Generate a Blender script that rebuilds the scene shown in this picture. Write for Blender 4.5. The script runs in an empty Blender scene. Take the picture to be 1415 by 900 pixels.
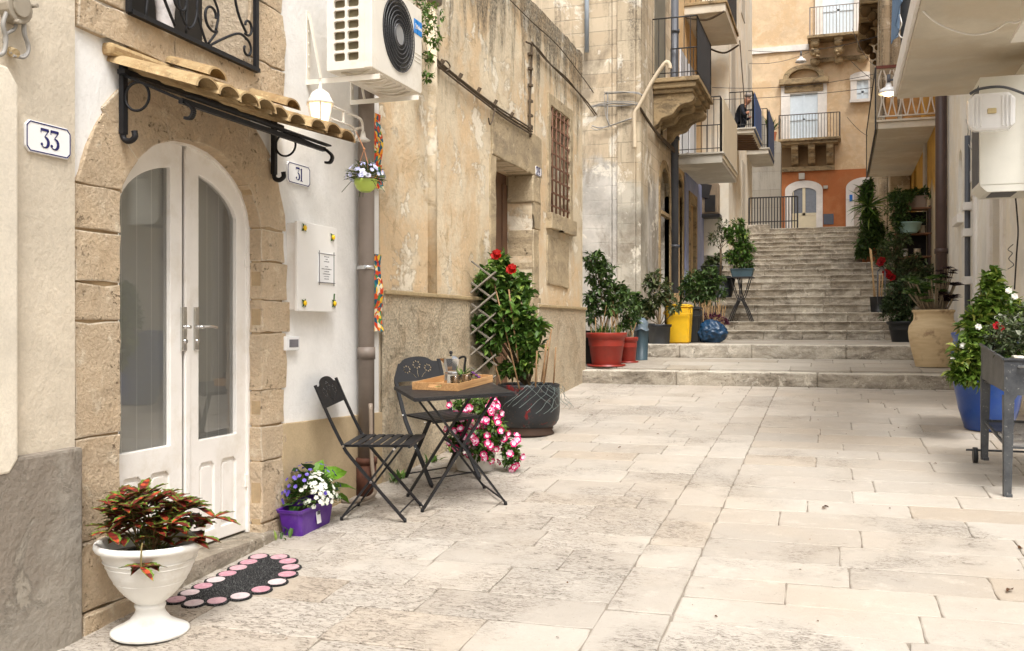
EXPO = 0.74
import bpy, bmesh, math, random
from mathutils import Vector, Matrix, noise
from mathutils.geometry import delaunay_2d_cdt
R = math.radians
rnd = random.Random(7)
scene = bpy.context.scene
COL = scene.collection
# ------------------------------------------------------------------ surveying: camera at the origin of the survey, 1.5 m up
TH = R(18.2); FPX = 1376.0
SL = 0.068                                            # grade of the street
FW = Vector((-math.sin(TH), math.cos(TH), 0)); RT = Vector((math.cos(TH), math.sin(TH), 0))
EYE = Vector((0, 0, 1.5))
def sight(px, py):
    return FW + RT*((px-707.5)/FPX) + Vector((0, 0, (450-py)/FPX))
def onX(px, py, X): d = sight(px, py); return EYE + d*(X/d.x)
def onY(px, py, Y): d = sight(px, py); return EYE + d*(Y/d.y)
def atd(px, py, t): return EYE + sight(px, py)*t
def onG(px, py, h=0): d = sight(px, py); return EYE + d*((1.5-h)/(SL*d.y-d.z))
# ------------------------------------------------------------------ levels of the street
Y1, Y2 = 11.76, 13.5
stair_d = [16.2,16.6,17.0,17.4,17.75,18.1,18.45,19.2,19.8,20.4,21.2,21.9,22.6,23.3,24.0,24.5,24.9,25.2]
stair_Y = [d/.965 for d in stair_d]
def gz(Y):
    if Y < Y1: return SL*Y
    if Y < Y2: return .958 + .107*(Y-Y1)/(Y2-Y1)
    if Y < stair_Y[0]: return 1.245 + .022*(Y-Y2)/(stair_Y[0]-Y2)
    k = sum(1 for y in stair_Y if Y >= y)
    z = 1.267 + .15*k
    if k == 18: z += .05*(Y-stair_Y[-1])
    return z
# ------------------------------------------------------------------ mesh builder
class MB:
    def __init__(s): s.bm = bmesh.new(); s.tl = s.bm.loops.layers.float_color.new('tint')
    def face(s, pts, tint=None):
        try: f = s.bm.faces.new([s.bm.verts.new(p) for p in pts])
        except ValueError: return None
        if tint is not None:
            for l in f.loops: l[s.tl] = (tint, tint, tint, 1)
        return f
    def settint(s, faces, t):
        for f in faces:
            for l in f.loops: l[s.tl] = (t, t, t, 1)
    def box(s, a, b, bev=0, rot=None, tint=None):
        a, b = Vector(a), Vector(b); c = (a+b)/2
        m = Matrix.Translation(c) @ (rot.to_4x4() if rot else Matrix.Identity(4)) @ Matrix.Diagonal((abs(b.x-a.x), abs(b.y-a.y), abs(b.z-a.z), 1))
        r = bmesh.ops.create_cube(s.bm, size=1, matrix=m)
        vs = r['verts']
        fs = list({f for v in vs for f in v.link_faces})
        if bev:
            es = list({e for v in vs for e in v.link_edges})
            r2 = bmesh.ops.bevel(s.bm, geom=es, offset=bev, segments=2, affect='EDGES', profile=.6)
            fs = [f for f in fs if f.is_valid]+list(r2['faces'])
        if tint is not None: s.settint(fs, tint)
        return s
    def tube(s, pts, r, seg=8, caps=True, tint=None):
        pts = [Vector(p) for p in pts]; n = len(pts)
        rs = r if isinstance(r, (list, tuple)) else [r]*n
        rings = []; prev = None
        for i, p in enumerate(pts):
            t = (pts[min(i+1, n-1)]-pts[max(i-1, 0)])
            if t.length < 1e-9: t = Vector((0, 0, 1))
            t.normalize()
            if prev is None:
                a = Vector((0, 0, 1)) if abs(t.z) < .9 else Vector((1, 0, 0))
                u = t.cross(a).normalized()
            else:
                u = prev - t*prev.dot(t)
                if u.length < 1e-6: u = t.orthogonal()
                u.normalize()
            prev = u; v = t.cross(u)
            rings.append([s.bm.verts.new(p + (u*math.cos(2*math.pi*k/seg)+v*math.sin(2*math.pi*k/seg))*rs[i]) for k in range(seg)])
        fs = []
        for i in range(n-1):
            for k in range(seg):
                f = s.bm.faces.new((rings[i][k], rings[i][(k+1) % seg], rings[i+1][(k+1) % seg], rings[i+1][k])); f.smooth = seg > 5; fs.append(f)
        if caps:
            fs.append(s.bm.faces.new(rings[0][::-1])); fs.append(s.bm.faces.new(rings[-1]))
        if tint is not None: s.settint(fs, tint)
        return s
    def bar(s, a, b, w, h=None, tint=None, up=(0, 0, 1)):        # rectangular bar from a to b
        a, b = Vector(a), Vector(b); h = h or w
        t = (b-a).normalized(); up = Vector(up)
        if abs(t.dot(up)) > .95: up = Vector((1, 0, 0))
        u = t.cross(up).normalized(); v = u.cross(t)
        q = [(-1, -1), (1, -1), (1, 1), (-1, 1)]
        A = [s.bm.verts.new(a+u*x*w/2+v*y*h/2) for x, y in q]; B = [s.bm.verts.new(b+u*x*w/2+v*y*h/2) for x, y in q]
        fs = [s.bm.faces.new((A[i], A[(i+1) % 4], B[(i+1) % 4], B[i])) for i in range(4)]
        fs += [s.bm.faces.new(A[::-1]), s.bm.faces.new(B)]
        if tint is not None: s.settint(fs, tint)
        return s
    def lathe(s, prof, c=(0, 0, 0), seg=32, sx=1, sy=1, jit=0):
        c = Vector(c); rings = []
        for r, z in prof:
            if r < 1e-5: rings.append([s.bm.verts.new(c+Vector((0, 0, z)))])
            else: rings.append([s.bm.verts.new(c+Vector((r*sx*math.cos(2*math.pi*k/seg), r*sy*math.sin(2*math.pi*k/seg), z+jit*math.sin(3*k)))) for k in range(seg)])
        for A, B in zip(rings, rings[1:]):
            for k in range(seg):
                k2 = (k+1) % seg
                if len(A) == 1 and len(B) == 1: continue
                if len(A) == 1: f = s.bm.faces.new((A[0], B[k], B[k2]))
                elif len(B) == 1: f = s.bm.faces.new((A[k], A[k2], B[0]))
                else: f = s.bm.faces.new((A[k], A[k2], B[k2], B[k]))
                f.smooth = True
        return s
    def ball(s, c, r, sc=(1, 1, 1), sub=2):
        m = Matrix.Translation(Vector(c)) @ Matrix.Diagonal((sc[0], sc[1], sc[2], 1))
        g = bmesh.ops.create_icosphere(s.bm, subdivisions=sub, radius=r, matrix=m)
        for v in g['verts']:
            for f in v.link_faces: f.smooth = True
        return s
    def plate(s, outer, holes, axis, a, b, bev=0, tint=None, jit=0):      # flat plate with holes between a and b along axis
        loops = [outer]+list(holes)
        vs, es, idx = [], [], []
        for L in loops:
            st = len(vs); vs += [Vector(p) for p in L]; idx.append((st, len(L)))
            es += [(st+i, st+(i+1) % len(L)) for i in range(len(L))]
        ov, oe, of, *_ = delaunay_2d_cdt(vs, es, [], 0, 1e-6)
        def inside(p, L):
            c = False; j = len(L)-1
            for i in range(len(L)):
                xi, yi = L[i]; xj, yj = L[j]
                if (yi > p[1]) != (yj > p[1]) and p[0] < (xj-xi)*(p[1]-yi)/(yj-yi)+xi: c = not c
                j = i
            return c
        def to(p, w):
            if axis == 'X': return Vector((w, p[0], p[1]))
            if axis == 'Y': return Vector((p[0], w, p[1]))
            return Vector((p[0], p[1], w))
        A = [s.bm.verts.new(to(p, a)) for p in ov]; B = [s.bm.verts.new(to(p, b)) for p in ov]
        fs = []
        for t in of:
            c = sum((ov[i] for i in t), Vector((0, 0)))/len(t)
            if inside(c, outer) and not any(inside(c, h) for h in holes):
                fs.append(s.bm.faces.new([A[i] for i in t])); fs.append(s.bm.faces.new([B[i] for i in reversed(t)]))
        key = lambda p: (round(p[0], 5), round(p[1], 5))
        mp = {key(p): i for i, p in enumerate(ov)}
        side = []
        for L in loops:
            for i in range(len(L)):
                p, q = mp.get(key(L[i])), mp.get(key(L[(i+1) % len(L)]))
                if p is None or q is None or p == q: continue
                try: f = s.bm.faces.new((A[p], A[q], B[q], B[p])); fs.append(f); side.append(f)
                except ValueError: pass
        for v in A+B:
            if not v.link_faces: s.bm.verts.remove(v)
        bmesh.ops.recalc_face_normals(s.bm, faces=fs)
        if bev:
            bf = set(); 
            # merge triangles, then bevel the rim edges
            es = [e for e in {e for f in fs for e in f.edges} if len(e.link_faces) == 2 and e.calc_face_angle(0) > .6]
            r = bmesh.ops.bevel(s.bm, geom=es, offset=bev, segments=2, affect='EDGES', profile=.6)
            fs = [f for f in fs if f.is_valid]+list(r['faces'])
        if tint is not None: s.settint(fs, tint)
        return s
    def path(s, pts, w, c0, du, dv, n, tint=None):      # flat ribbon drawn in the plane (du, dv) at c0, n = thickness vector
        pts = [Vector(p) for p in pts]; c0 = Vector(c0); du = Vector(du); dv = Vector(dv)
        ws = w if isinstance(w, (list, tuple)) else [w]*len(pts)
        L, Rr = [], []
        for i, p in enumerate(pts):
            t = pts[min(i+1, len(pts)-1)]-pts[max(i-1, 0)]; t.normalize(); q = Vector((-t.y, t.x))*ws[i]/2
            for lst, pp in ((L, p+q), (Rr, p-q)): lst.append(s.bm.verts.new(c0+du*pp.x+dv*pp.y+Vector(n)))
        for i in range(len(pts)-1):
            f = s.bm.faces.new((L[i], L[i+1], Rr[i+1], Rr[i]))
            if tint is not None: s.settint([f], tint)
        return s
    def build(s, name, mat, parent=None, label=None, smooth=None, normals=False):
        if normals: bmesh.ops.recalc_face_normals(s.bm, faces=s.bm.faces)
        me = bpy.data.meshes.new(name); s.bm.to_mesh(me); s.bm.free()
        if smooth: 
            for p in me.polygons: p.use_smooth = True
        mats = mat if isinstance(mat, list) else [mat]
        for m in mats: me.materials.append(m)
        o = bpy.data.objects.new(name, me); COL.objects.link(o)
        if parent is not None:
            o.parent = parent; org = ORG[parent.name]
            if org.length: me.transform(Matrix.Translation(-org))
            ORG[o.name] = org
        else: ORG[o.name] = Vector((0, 0, 0))
        if label: o['label'] = label
        return o
ORG = {}
def thing(name, label, cat, loc=(0, 0, 0), group=None):
    o = bpy.data.objects.new(name, None); COL.objects.link(o); o.location = loc
    o.empty_display_size = .1
    o['label'] = label; o['category'] = cat
    if group: o['group'] = group
    ORG[o.name] = Vector(loc)
    return o
def tag(o, label, cat, group=None, kind=None):
    o['label'] = label; o['category'] = cat
    if group: o['group'] = group
    if kind: o['kind'] = kind
    return o
def struct(o): o['kind'] = 'structure'; return o
def copy_tree(o, parent=None):
    c = o.copy(); COL.objects.link(c)
    if parent is not None: c.parent = parent
    ORG[c.name] = ORG[o.name]
    for ch in [x for x in bpy.data.objects if x.parent == o]: copy_tree(ch, c)
    return c
def tilt(o):       # stand a thing square to the sloping street
    o.rotation_euler = (math.atan(SL), 0, 0)
def arc(cx, cy, rx, ry, a0, a1, n):
    return [(cx+rx*math.cos(R(a0+(a1-a0)*i/n)), cy+ry*math.sin(R(a0+(a1-a0)*i/n))) for i in range(n+1)]
# ------------------------------------------------------------------ materials
class Mt:
    def __init__(s, name):
        s.m = bpy.data.materials.new(name); s.m.use_nodes = True; s.nt = s.m.node_tree; s.nt.nodes.clear(); s.cache = {}
    def n(s, typ, **kw):
        x = s.nt.nodes.new(typ)
        for k, v in kw.items(): setattr(x, k, v)
        return x
    def put(s, node, key, val):
        if val is None: return
        i = node.inputs[key]
        if isinstance(val, bpy.types.NodeSocket): s.nt.links.new(val, i)
        else:
            if i.type == 'RGBA' and len(val) == 3: val = (*val, 1)
            i.default_value = val
    def world(s):
        if 'w' not in s.cache: s.cache['w'] = s.n('ShaderNodeNewGeometry').outputs['Position']
        return s.cache['w']
    def obj(s):
        if 'o' not in s.cache: s.cache['o'] = s.n('ShaderNodeTexCoord').outputs['Object']
        return s.cache['o']
    def scale(s, vec, sc, off=(0, 0, 0), rot=(0, 0, 0)):
        x = s.n('ShaderNodeMapping'); s.put(x, 'Vector', vec); x.inputs['Scale'].default_value = sc; x.inputs['Location'].default_value = off; x.inputs['Rotation'].default_value = rot
        return x.outputs[0]
    def noise(s, vec, scale, detail=6, rough=.6, dist=0):
        x = s.n('ShaderNodeTexNoise'); s.put(x, 'Vector', vec); s.put(x, 'Scale', scale); s.put(x, 'Detail', detail); s.put(x, 'Roughness', rough); s.put(x, 'Distortion', dist)
        return x.outputs['Fac']
    def voro(s, vec, scale, feature='F1', out='Distance', rnd_=1):
        x = s.n('ShaderNodeTexVoronoi', feature=feature); s.put(x, 'Vector', vec); s.put(x, 'Scale', scale); s.put(x, 'Randomness', rnd_)
        return x.outputs[out]
    def rng(s, v, a, b, c=0, d=1):
        x = s.n('ShaderNodeMapRange'); s.put(x, 'Value', v); s.put(x, 'From Min', a); s.put(x, 'From Max', b); s.put(x, 'To Min', c); s.put(x, 'To Max', d); return x.outputs[0]
    def math(s, op, a, b=0):
        x = s.n('ShaderNodeMath', operation=op); s.put(x, 0, a); s.put(x, 1, b); return x.outputs[0]
    def mix(s, f, a, b, mode='MIX'):
        x = s.n('ShaderNodeMix', data_type='RGBA', blend_type=mode); s.put(x, 'Factor', f)
        s.put(x, x.inputs.find('A') if False else 6, a); s.put(x, 7, b); return x.outputs[2]
    def sep(s, vec):
        x = s.n('ShaderNodeSeparateXYZ'); s.put(x, 0, vec); return x.outputs
    def tint(s):
        x = s.n('ShaderNodeVertexColor', layer_name='tint'); return s.n('ShaderNodeSeparateColor'), x
    def tintv(s):
        x = s.n('ShaderNodeVertexColor', layer_name='tint'); y = s.n('ShaderNodeSeparateColor'); s.nt.links.new(x.outputs[0], y.inputs[0]); return y.outputs[0]
    def bump(s, h, dist=.005, strength=1, nrm=None):
        x = s.n('ShaderNodeBump'); s.put(x, 'Height', h); s.put(x, 'Distance', dist); s.put(x, 'Strength', strength); s.put(x, 'Normal', nrm); return x.outputs[0]
    def out(s, col, rough=.8, nrm=None, metal=0, spec=.5, trans=0, emis=None, estr=0, alpha=None, sss=0, coat=0, ior=1.45):
        p = s.n('ShaderNodeBsdfPrincipled'); o = s.n('ShaderNodeOutputMaterial')
        s.put(p, 'Base Color', col); s.put(p, 'Roughness', rough); s.put(p, 'Metallic', metal); s.put(p, 'Normal', nrm)
        s.put(p, 'Specular IOR Level', spec); s.put(p, 'Transmission Weight', trans); s.put(p, 'IOR', ior); s.put(p, 'Coat Weight', coat)
        if emis is not None: s.put(p, 'Emission Color', emis); s.put(p, 'Emission Strength', estr)
        s.nt.links.new(p.outputs[0], o.inputs[0]); s.p = p
        return s.m
def lin(r, g, b):    # picture colour (0..255) to linear
    f = lambda c: (c/255/12.92 if c/255 <= .04045 else ((c/255+.055)/1.055)**2.4)
    return (f(r), f(g), f(b))
def mul(c, k): return tuple(min(1, x*k) for x in c[:3])
def paint(name, col, rough=.5, var=.12, bump=.0008, scale=8, metal=0, spec=.5, dirt=None, coat=0):
    m = Mt(name); v = m.obj()
    a = m.noise(v, scale, 6); b = m.noise(v, scale*7, 4)
    c = m.mix(m.rng(a, .3, .7), mul(col, 1-var), mul(col, 1+var*.6))
    if dirt: c = m.mix(m.rng(m.noise(v, scale*.8, 8, .7), .5, .72, 0, .8), c, dirt)
    return m.out(c, m.rng(a, .3, .7, rough*.85, min(1, rough*1.15)), m.bump(b, bump) if bump else None, metal, spec, coat=coat)
def leafmat(name, c1, c2, c3=None, rough=.45):
    m = Mt(name); t = m.tintv(); v = m.obj()
    c = m.mix(t, c1, c2)
    if c3: c = m.mix(m.rng(t, .88, .92), c, c3)
    c = m.mix(m.rng(m.noise(v, 60, 3), .4, .7, 0, .35), c, mul(c1, .6))
    mt = m.out(c, rough, m.bump(m.noise(v, 150, 2), .0006), spec=.4)
    p = m.p
    tr = m.n('ShaderNodeBsdfTranslucent'); m.nt.links.new(c, tr.inputs[0])
    mx = m.n('ShaderNodeMixShader'); mx.inputs[0].default_value = .22
    o = [x for x in m.nt.nodes if x.type == 'OUTPUT_MATERIAL'][0]
    m.nt.links.new(p.outputs[0], mx.inputs[1]); m.nt.links.new(tr.outputs[0], mx.inputs[2]); m.nt.links.new(mx.outputs[0], o.inputs[0])
    return mt
def plaster(name, base, light=None, dark=None, streak=0, patch=.5, bumpd=.004, grain=90, top=None, base2=None, low=None, wear=None, cracks=0, speck=0, mott=.38):
    """old lime plaster: cloudy tone, peeled patches, rain streaks starting from the wall head"""
    m = Mt(name); w = m.world()
    big = m.noise(w, .9, 8, .62, .4); mid = m.noise(w, 4, 8, .65, .6); fine = m.noise(w, grain, 5, .7)
    c = m.mix(m.rng(big, .35, .65), mul(base, .82), mul(base, 1.08))
    if base2: c = m.mix(m.rng(m.noise(m.scale(w, (1, 1, .9), (3, 7, 1)), 1.3, 9, .65, .3), .47, .56), c, base2)
    c = m.mix(m.rng(mid, .40, .72, 0, mott), c, mul(base, .66))
    hgt = fine
    if light:
        pm = m.rng(m.noise(m.scale(w, (1, 1, 1.1), (5, 2, 9)), 2.6, 9, .72, .3), .56, .585, 0, patch)
        c = m.mix(pm, c, light); hgt = m.math('SUBTRACT', hgt, m.math('MULTIPLY', pm, .9))
    if wear:
        wm = m.rng(m.noise(m.scale(w, (1, 1, .95), (1, 8, 4)), 3.3, 9, .75, .5), .56, .62, 0, .6)
        c = m.mix(wm, c, wear); hgt = m.math('SUBTRACT', hgt, m.math('MULTIPLY', wm, .8))
    if speck:
        sk = m.rng(m.voro(w, 70), .18, .42, 0, 1); sk = m.math('MULTIPLY', m.rng(m.noise(w, 55, 4, .7), .50, .60), speck); c = m.mix(sk, c, mul(base, .28)); hgt = m.math('SUBTRACT', hgt, sk)
    if low:       # (z0, z1, colour): rising damp with a ragged edge
        z = m.math('ADD', m.sep(w)[2], m.rng(m.noise(w, 1.6, 7, .6), 0, 1, -.5, .5))
        c = m.mix(m.rng(z, low[0], low[1], 1, 0), c, low[2])
    if dark and streak:
        st = m.noise(m.scale(w, (2.6, 2.6, .55)), 1.5, 9, .7, .5)
        zt = m.rng(m.sep(w)[2], top[0], top[1], 0, 1) if top else .5
        sm = m.rng(m.math('ADD', st, m.math('MULTIPLY', m.math('POWER', zt, 1.8), .40)), .66, .80, 0, streak)
        sm = m.math('MULTIPLY', sm, m.rng(m.noise(w, 30, 6, .7), .35, .6, .35, 1))
        c = m.mix(sm, c, dark)
    c = m.mix(m.rng(fine, .35, .65, 0, .25 if mott > .2 else .08), c, mul(base, .5))
    if cracks:
        ck = m.voro(m.scale(w, (1, 1, 1)), 1.1, 'DISTANCE_TO_EDGE'); wv = m.mix(.12, w, m.noise(w, 5, 6, .7), 'ADD')
        ck = m.voro(wv, .9, 'DISTANCE_TO_EDGE')
        cm = m.math('MULTIPLY', m.rng(ck, 0, .006, 1, 0), m.rng(m.noise(w, 1.1, 3), .5, .6, 0, cracks)); c = m.mix(cm, c, mul(base, .2))
        hgt = m.math('SUBTRACT', hgt, cm)
    b1 = m.bump(m.noise(w, 12, 6, .6), bumpd*1.6)
    return m.out(c, .92, m.bump(hgt, bumpd, 1, b1), spec=.2)
def stone(name, c1, c2, dark, bumpd=.006, holes=True, dirt=.6, dark_blots=None, blots_by_tint=False):
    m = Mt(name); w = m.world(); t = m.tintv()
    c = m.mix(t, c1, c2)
    c = m.mix(m.rng(m.noise(w, 3, 8, .65, .8), .38, .68, 0, dirt), c, mul(c1, .62))
    if dark_blots:
        c = m.mix(m.rng(m.noise(m.scale(w, (1, 1, 2.2)), 2.6, 9, .72, .4), .47, .62, 0, .85) if not blots_by_tint else m.math('MULTIPLY', m.rng(m.noise(m.scale(w, (1, 1, 2.2)), 2.6, 9, .72, .4), .44, .60, 0, .8), m.rng(t, .25, .5, .12, 1)), c, dark_blots)
    c = m.mix(m.rng(m.noise(w, 11, 9, .75, .3), .42, .62, 0, .38), c, mul(c2, .8)); c = m.mix(m.rng(m.noise(m.scale(w, (1, 1, 1), (7, 7, 7)), 7, 9, .75, .3), .56, .64, 0, .5), c, mul(c1, 1.12))
    f = m.noise(w, 60, 6, .7)
    h = m.math('ADD', f, m.math('MULTIPLY', m.noise(w, 14, 8, .7), 1.6))
    if holes:
        hm = m.rng(m.noise(w, 38, 3, .6), .60, .68); reg = m.rng(m.noise(w, 4, 3), .5, .6)
        hm = m.math('MULTIPLY', hm, reg); c = m.mix(m.math('MULTIPLY', hm, .7), c, dark); h = m.math('SUBTRACT', h, hm)
    c = m.mix(m.rng(f, .35, .65, 0, .2), c, dark)
    return m.out(c, .93, m.bump(h, bumpd), spec=.15)
# ================================================================== world, light, camera
world = bpy.data.worlds.new('World'); scene.world = world; world.use_nodes = True
nt = world.node_tree; nt.nodes.clear()
sky = nt.nodes.new('ShaderNodeTexSky'); sky.sky_type = 'NISHITA'; sky.sun_disc = False
SUN_EL, SUN_AZ = R(58), R(150)
sky.sun_elevation = SUN_EL; sky.sun_rotation = SUN_AZ; sky.dust_density = 6; sky.air_density = 1.2; sky.ozone_density = 1
hs = nt.nodes.new('ShaderNodeHueSaturation'); hs.inputs['Saturation'].default_value = .22
bg = nt.nodes.new('ShaderNodeBackground'); bg.inputs[1].default_value = .15
ow = nt.nodes.new('ShaderNodeOutputWorld')
nt.links.new(sky.outputs[0], hs.inputs['Color']); nt.links.new(hs.outputs[0], bg.inputs[0]); nt.links.new(bg.outputs[0], ow.inputs[0])
sl = bpy.data.lights.new('sun', 'SUN'); sl.energy = 1.4; sl.angle = R(18); sl.color = (1, .975, .94)
so = bpy.data.objects.new('sun', sl); COL.objects.link(so)
sdir = Vector((math.sin(SUN_AZ)*math.cos(SUN_EL), math.cos(SUN_AZ)*math.cos(SUN_EL), math.sin(SUN_EL)))
so.rotation_euler = sdir.to_track_quat('Z', 'Y').to_euler(); so.location = (4, -4, 14)
cd = bpy.data.cameras.new('camera'); cd.lens = 35; cd.sensor_width = 36; cd.clip_end = 600; cd.clip_start = .05
cam = bpy.data.objects.new('camera', cd); COL.objects.link(cam)
cam.location = EYE; cam.rotation_euler = (R(90), 0, TH); scene.camera = cam
vs = scene.view_settings; vs.view_transform = 'Standard'; vs.look = 'None'; vs.gamma = 1; vs.use_curve_mapping = False
vs.exposure = EXPO
scene.cycles.max_bounces = 8; scene.cycles.diffuse_bounces = 5; scene.cycles.transparent_max_bounces = 12
scene.cycles.use_denoising = True
scene.cycles.sample_clamp_indirect = 6
# ================================================================== materials of the setting
def paving_mat(name, c1, c2, scuff=(.095, .072, .052), sc=.6, warm=(.50, .37, .24)):
    m = Mt(name); w = m.world(); t = m.tintv()
    c = m.mix(t, c1, c2); t2 = m.math('FRACT', m.math('MULTIPLY', t, 7.3)); c = m.mix(m.rng(t2, .72, .78, 0, .5), c, mul(c1, .86)); c = m.mix(m.rng(t2, .0, .12, .6, 0), c, warm)
    c = m.mix(m.rng(m.noise(w, 1.1, 6, .6), .42, .68, 0, .4), c, warm)
    c = m.mix(m.rng(m.noise(w, 5, 8, .7, .5), .42, .7, 0, .28), c, mul(c1, .75))
    c = m.mix(m.rng(m.noise(m.scale(w, (1, 1, 1), (9, 4, 0)), 8, 5, .75), .55, .75, 0, .25), c, (.78, .72, .62))
    # dark scuffing: small chisel-like marks inside large patches
    marks = m.noise(m.scale(w, (10, 26, 10), (0, 0, 0), (0, 0, .5)), 2.2, 6, .8, 1.6)
    reg = m.noise(m.scale(w, (1, 1, 1), (2.3, 1.4, 0)), 1.5, 5, .6, .3)
    x = m.sep(w)
    reg = m.math('ADD', reg, m.rng(x[0], -2.6, 1.2, .12, -.05))
    reg = m.math('ADD', reg, m.rng(x[1], 2.5, 8, .09, -.06))
    sm = m.math('MULTIPLY', m.rng(marks, .50, .60), m.rng(reg, .50, .62, 0, sc))
    c = m.mix(sm, c, scuff)
    sp = m.math('MULTIPLY', m.rng(m.noise(w, 130, 2, .5), .68, .74), .5); c = m.mix(sp, c, scuff)
    g = m.noise(w, 55, 6, .7)
    h = m.math('SUBTRACT', g, m.math('MULTIPLY', sm, .5))
    return m.out(c, m.rng(m.noise(w, 3, 4), .3, .7, .55, .8), m.bump(h, .0035, .8, m.bump(m.noise(w, 6, 5, .6), .008)), spec=.35)
M_PAVE = paving_mat("limestone_paving", (.44,.395,.34), (.515,.47,.41), sc=.8, warm=(.42,.34,.255))
M_STEP = stone('step_stone', lin(236, 228, 212), lin(172, 160, 142), (.07, .055, .04), .012, True, .55, dark_blots=lin(98, 88, 76), blots_by_tint=True)
M_TREAD = paving_mat("tread_stone", (.37,.33,.275), (.46,.42,.36), sc=.5, warm=(.36,.30,.22))
M_JOINT = paving_mat("joint_mortar", (.24,.205,.165), (.32,.28,.23), sc=.3, warm=(.12,.09,.06))
# ================================================================== ground sheet
mb = MB()
ys = [-120, -20, 0, 2, Y1-.01]
rows = [(y, SL*y-.0065) for y in ys]
rows += [(Y1+.05, .80), (Y2, .80), (Y2+.1, 1.0), (stair_Y[0], 1.05), (stair_Y[-1], 3.2), (stair_Y[-1]+.3, 3.85), (47, 4.95), (160, 9)]
for (ya, za), (yb, zb) in zip(rows, rows[1:]):
    mb.face([(-120, ya, za), (120, ya, za), (120, yb, zb), (-120, yb, zb)], .3)
struct(mb.build('ground', M_JOINT))
# ================================================================== paving slabs
def slab(mb, x0, x1, y0, y1, zf, tint, th=.05, gap=.0026):
    cx, cy = (x0+x1)/2, (y0+y1)/2; pts = []
    def edge(a, b, n):
        for i in range(n):
            t = i/n; pts.append((a[0]+(b[0]-a[0])*t, a[1]+(b[1]-a[1])*t))
    x0 += gap*.7; x1 -= gap*.7; y0 += gap*1.5; y1 -= gap*1.5; c = .008
    nx = max(2, int((x1-x0)/.07)); ny = max(2, int((y1-y0)/.07))
    edge((x0+c, y0), (x1-c, y0), nx); edge((x1, y0+c), (x1, y1-c), ny); edge((x1-c, y1), (x0+c, y1), nx); edge((x0, y1-c), (x0, y0+c), ny)
    j = [(p[0]+rnd.gauss(0, .0016), p[1]+rnd.gauss(0, .0016)) for p in pts]
    dz = rnd.uniform(-.0015, .0025); tx = rnd.gauss(0, .0022); ty = rnd.gauss(0, .0022)
    def Z(p): return zf(p[1])+dz+tx*(p[0]-cx)+ty*(p[1]-cy)
    def ins(p, k): 
        d = Vector((cx-p[0], cy-p[1])); d.normalize(); return (p[0]+d.x*k, p[1]+d.y*k)
    top = [mb.bm.verts.new((*ins(p, .006), Z(p))) for p in j]
    mid = [mb.bm.verts.new((p[0], p[1], Z(p)-.0035)) for p in j]
    bot = [mb.bm.verts.new((p[0], p[1], Z(p)-th)) for p in j]
    n = len(j); fs = [mb.bm.faces.new(top)]
    for i in range(n):
        k = (i+1) % n
        fs.append(mb.bm.faces.new((mid[i], mid[k], top[k], top[i]))); fs.append(mb.bm.faces.new((bot[i], bot[k], mid[k], mid[i])))
    mb.settint(fs, tint)
mb = MB()
def zone(mb, xa, xb, ya, yb, row, l0, l1, zf=gz, skew=0):
    y = ya; off = 0
    while y < yb-.01:
        h = min(row*rnd.uniform(.8, 1.2), yb-y)
        if yb-y-h < .12: h = yb-y
        x = xa - rnd.uniform(0, l0)*0
        first = rnd.uniform(.3, 1)*l1
        L = first
        while x < xb-.01:
            if xb-x-L < .16: L = xb-x
            slab(mb, x, x+L, y, y+h, zf, rnd.random())
            x += L; L = rnd.uniform(l0, l1)
        y += h
zone(mb, -3.02, -.955, 1.2, Y1-.01, .34, .38, .78)
zone(mb, -.665, 5.0, 1.2, 9.35, .33, .5, 1.0)
zone(mb, -.665, 1.66, 9.35, Y1-.01, .33, .45, .95)
y = 1.2
while y < Y1-.02:
    h = min(rnd.uniform(.35, .75), Y1-.01-y)
    if Y1-.01-y-h < .15: h = Y1-.01-y
    slab(mb, -.9535, -.6665, y, y+h, gz, rnd.random()); y += h
struct(mb.build('street_paving', M_PAVE))
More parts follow.
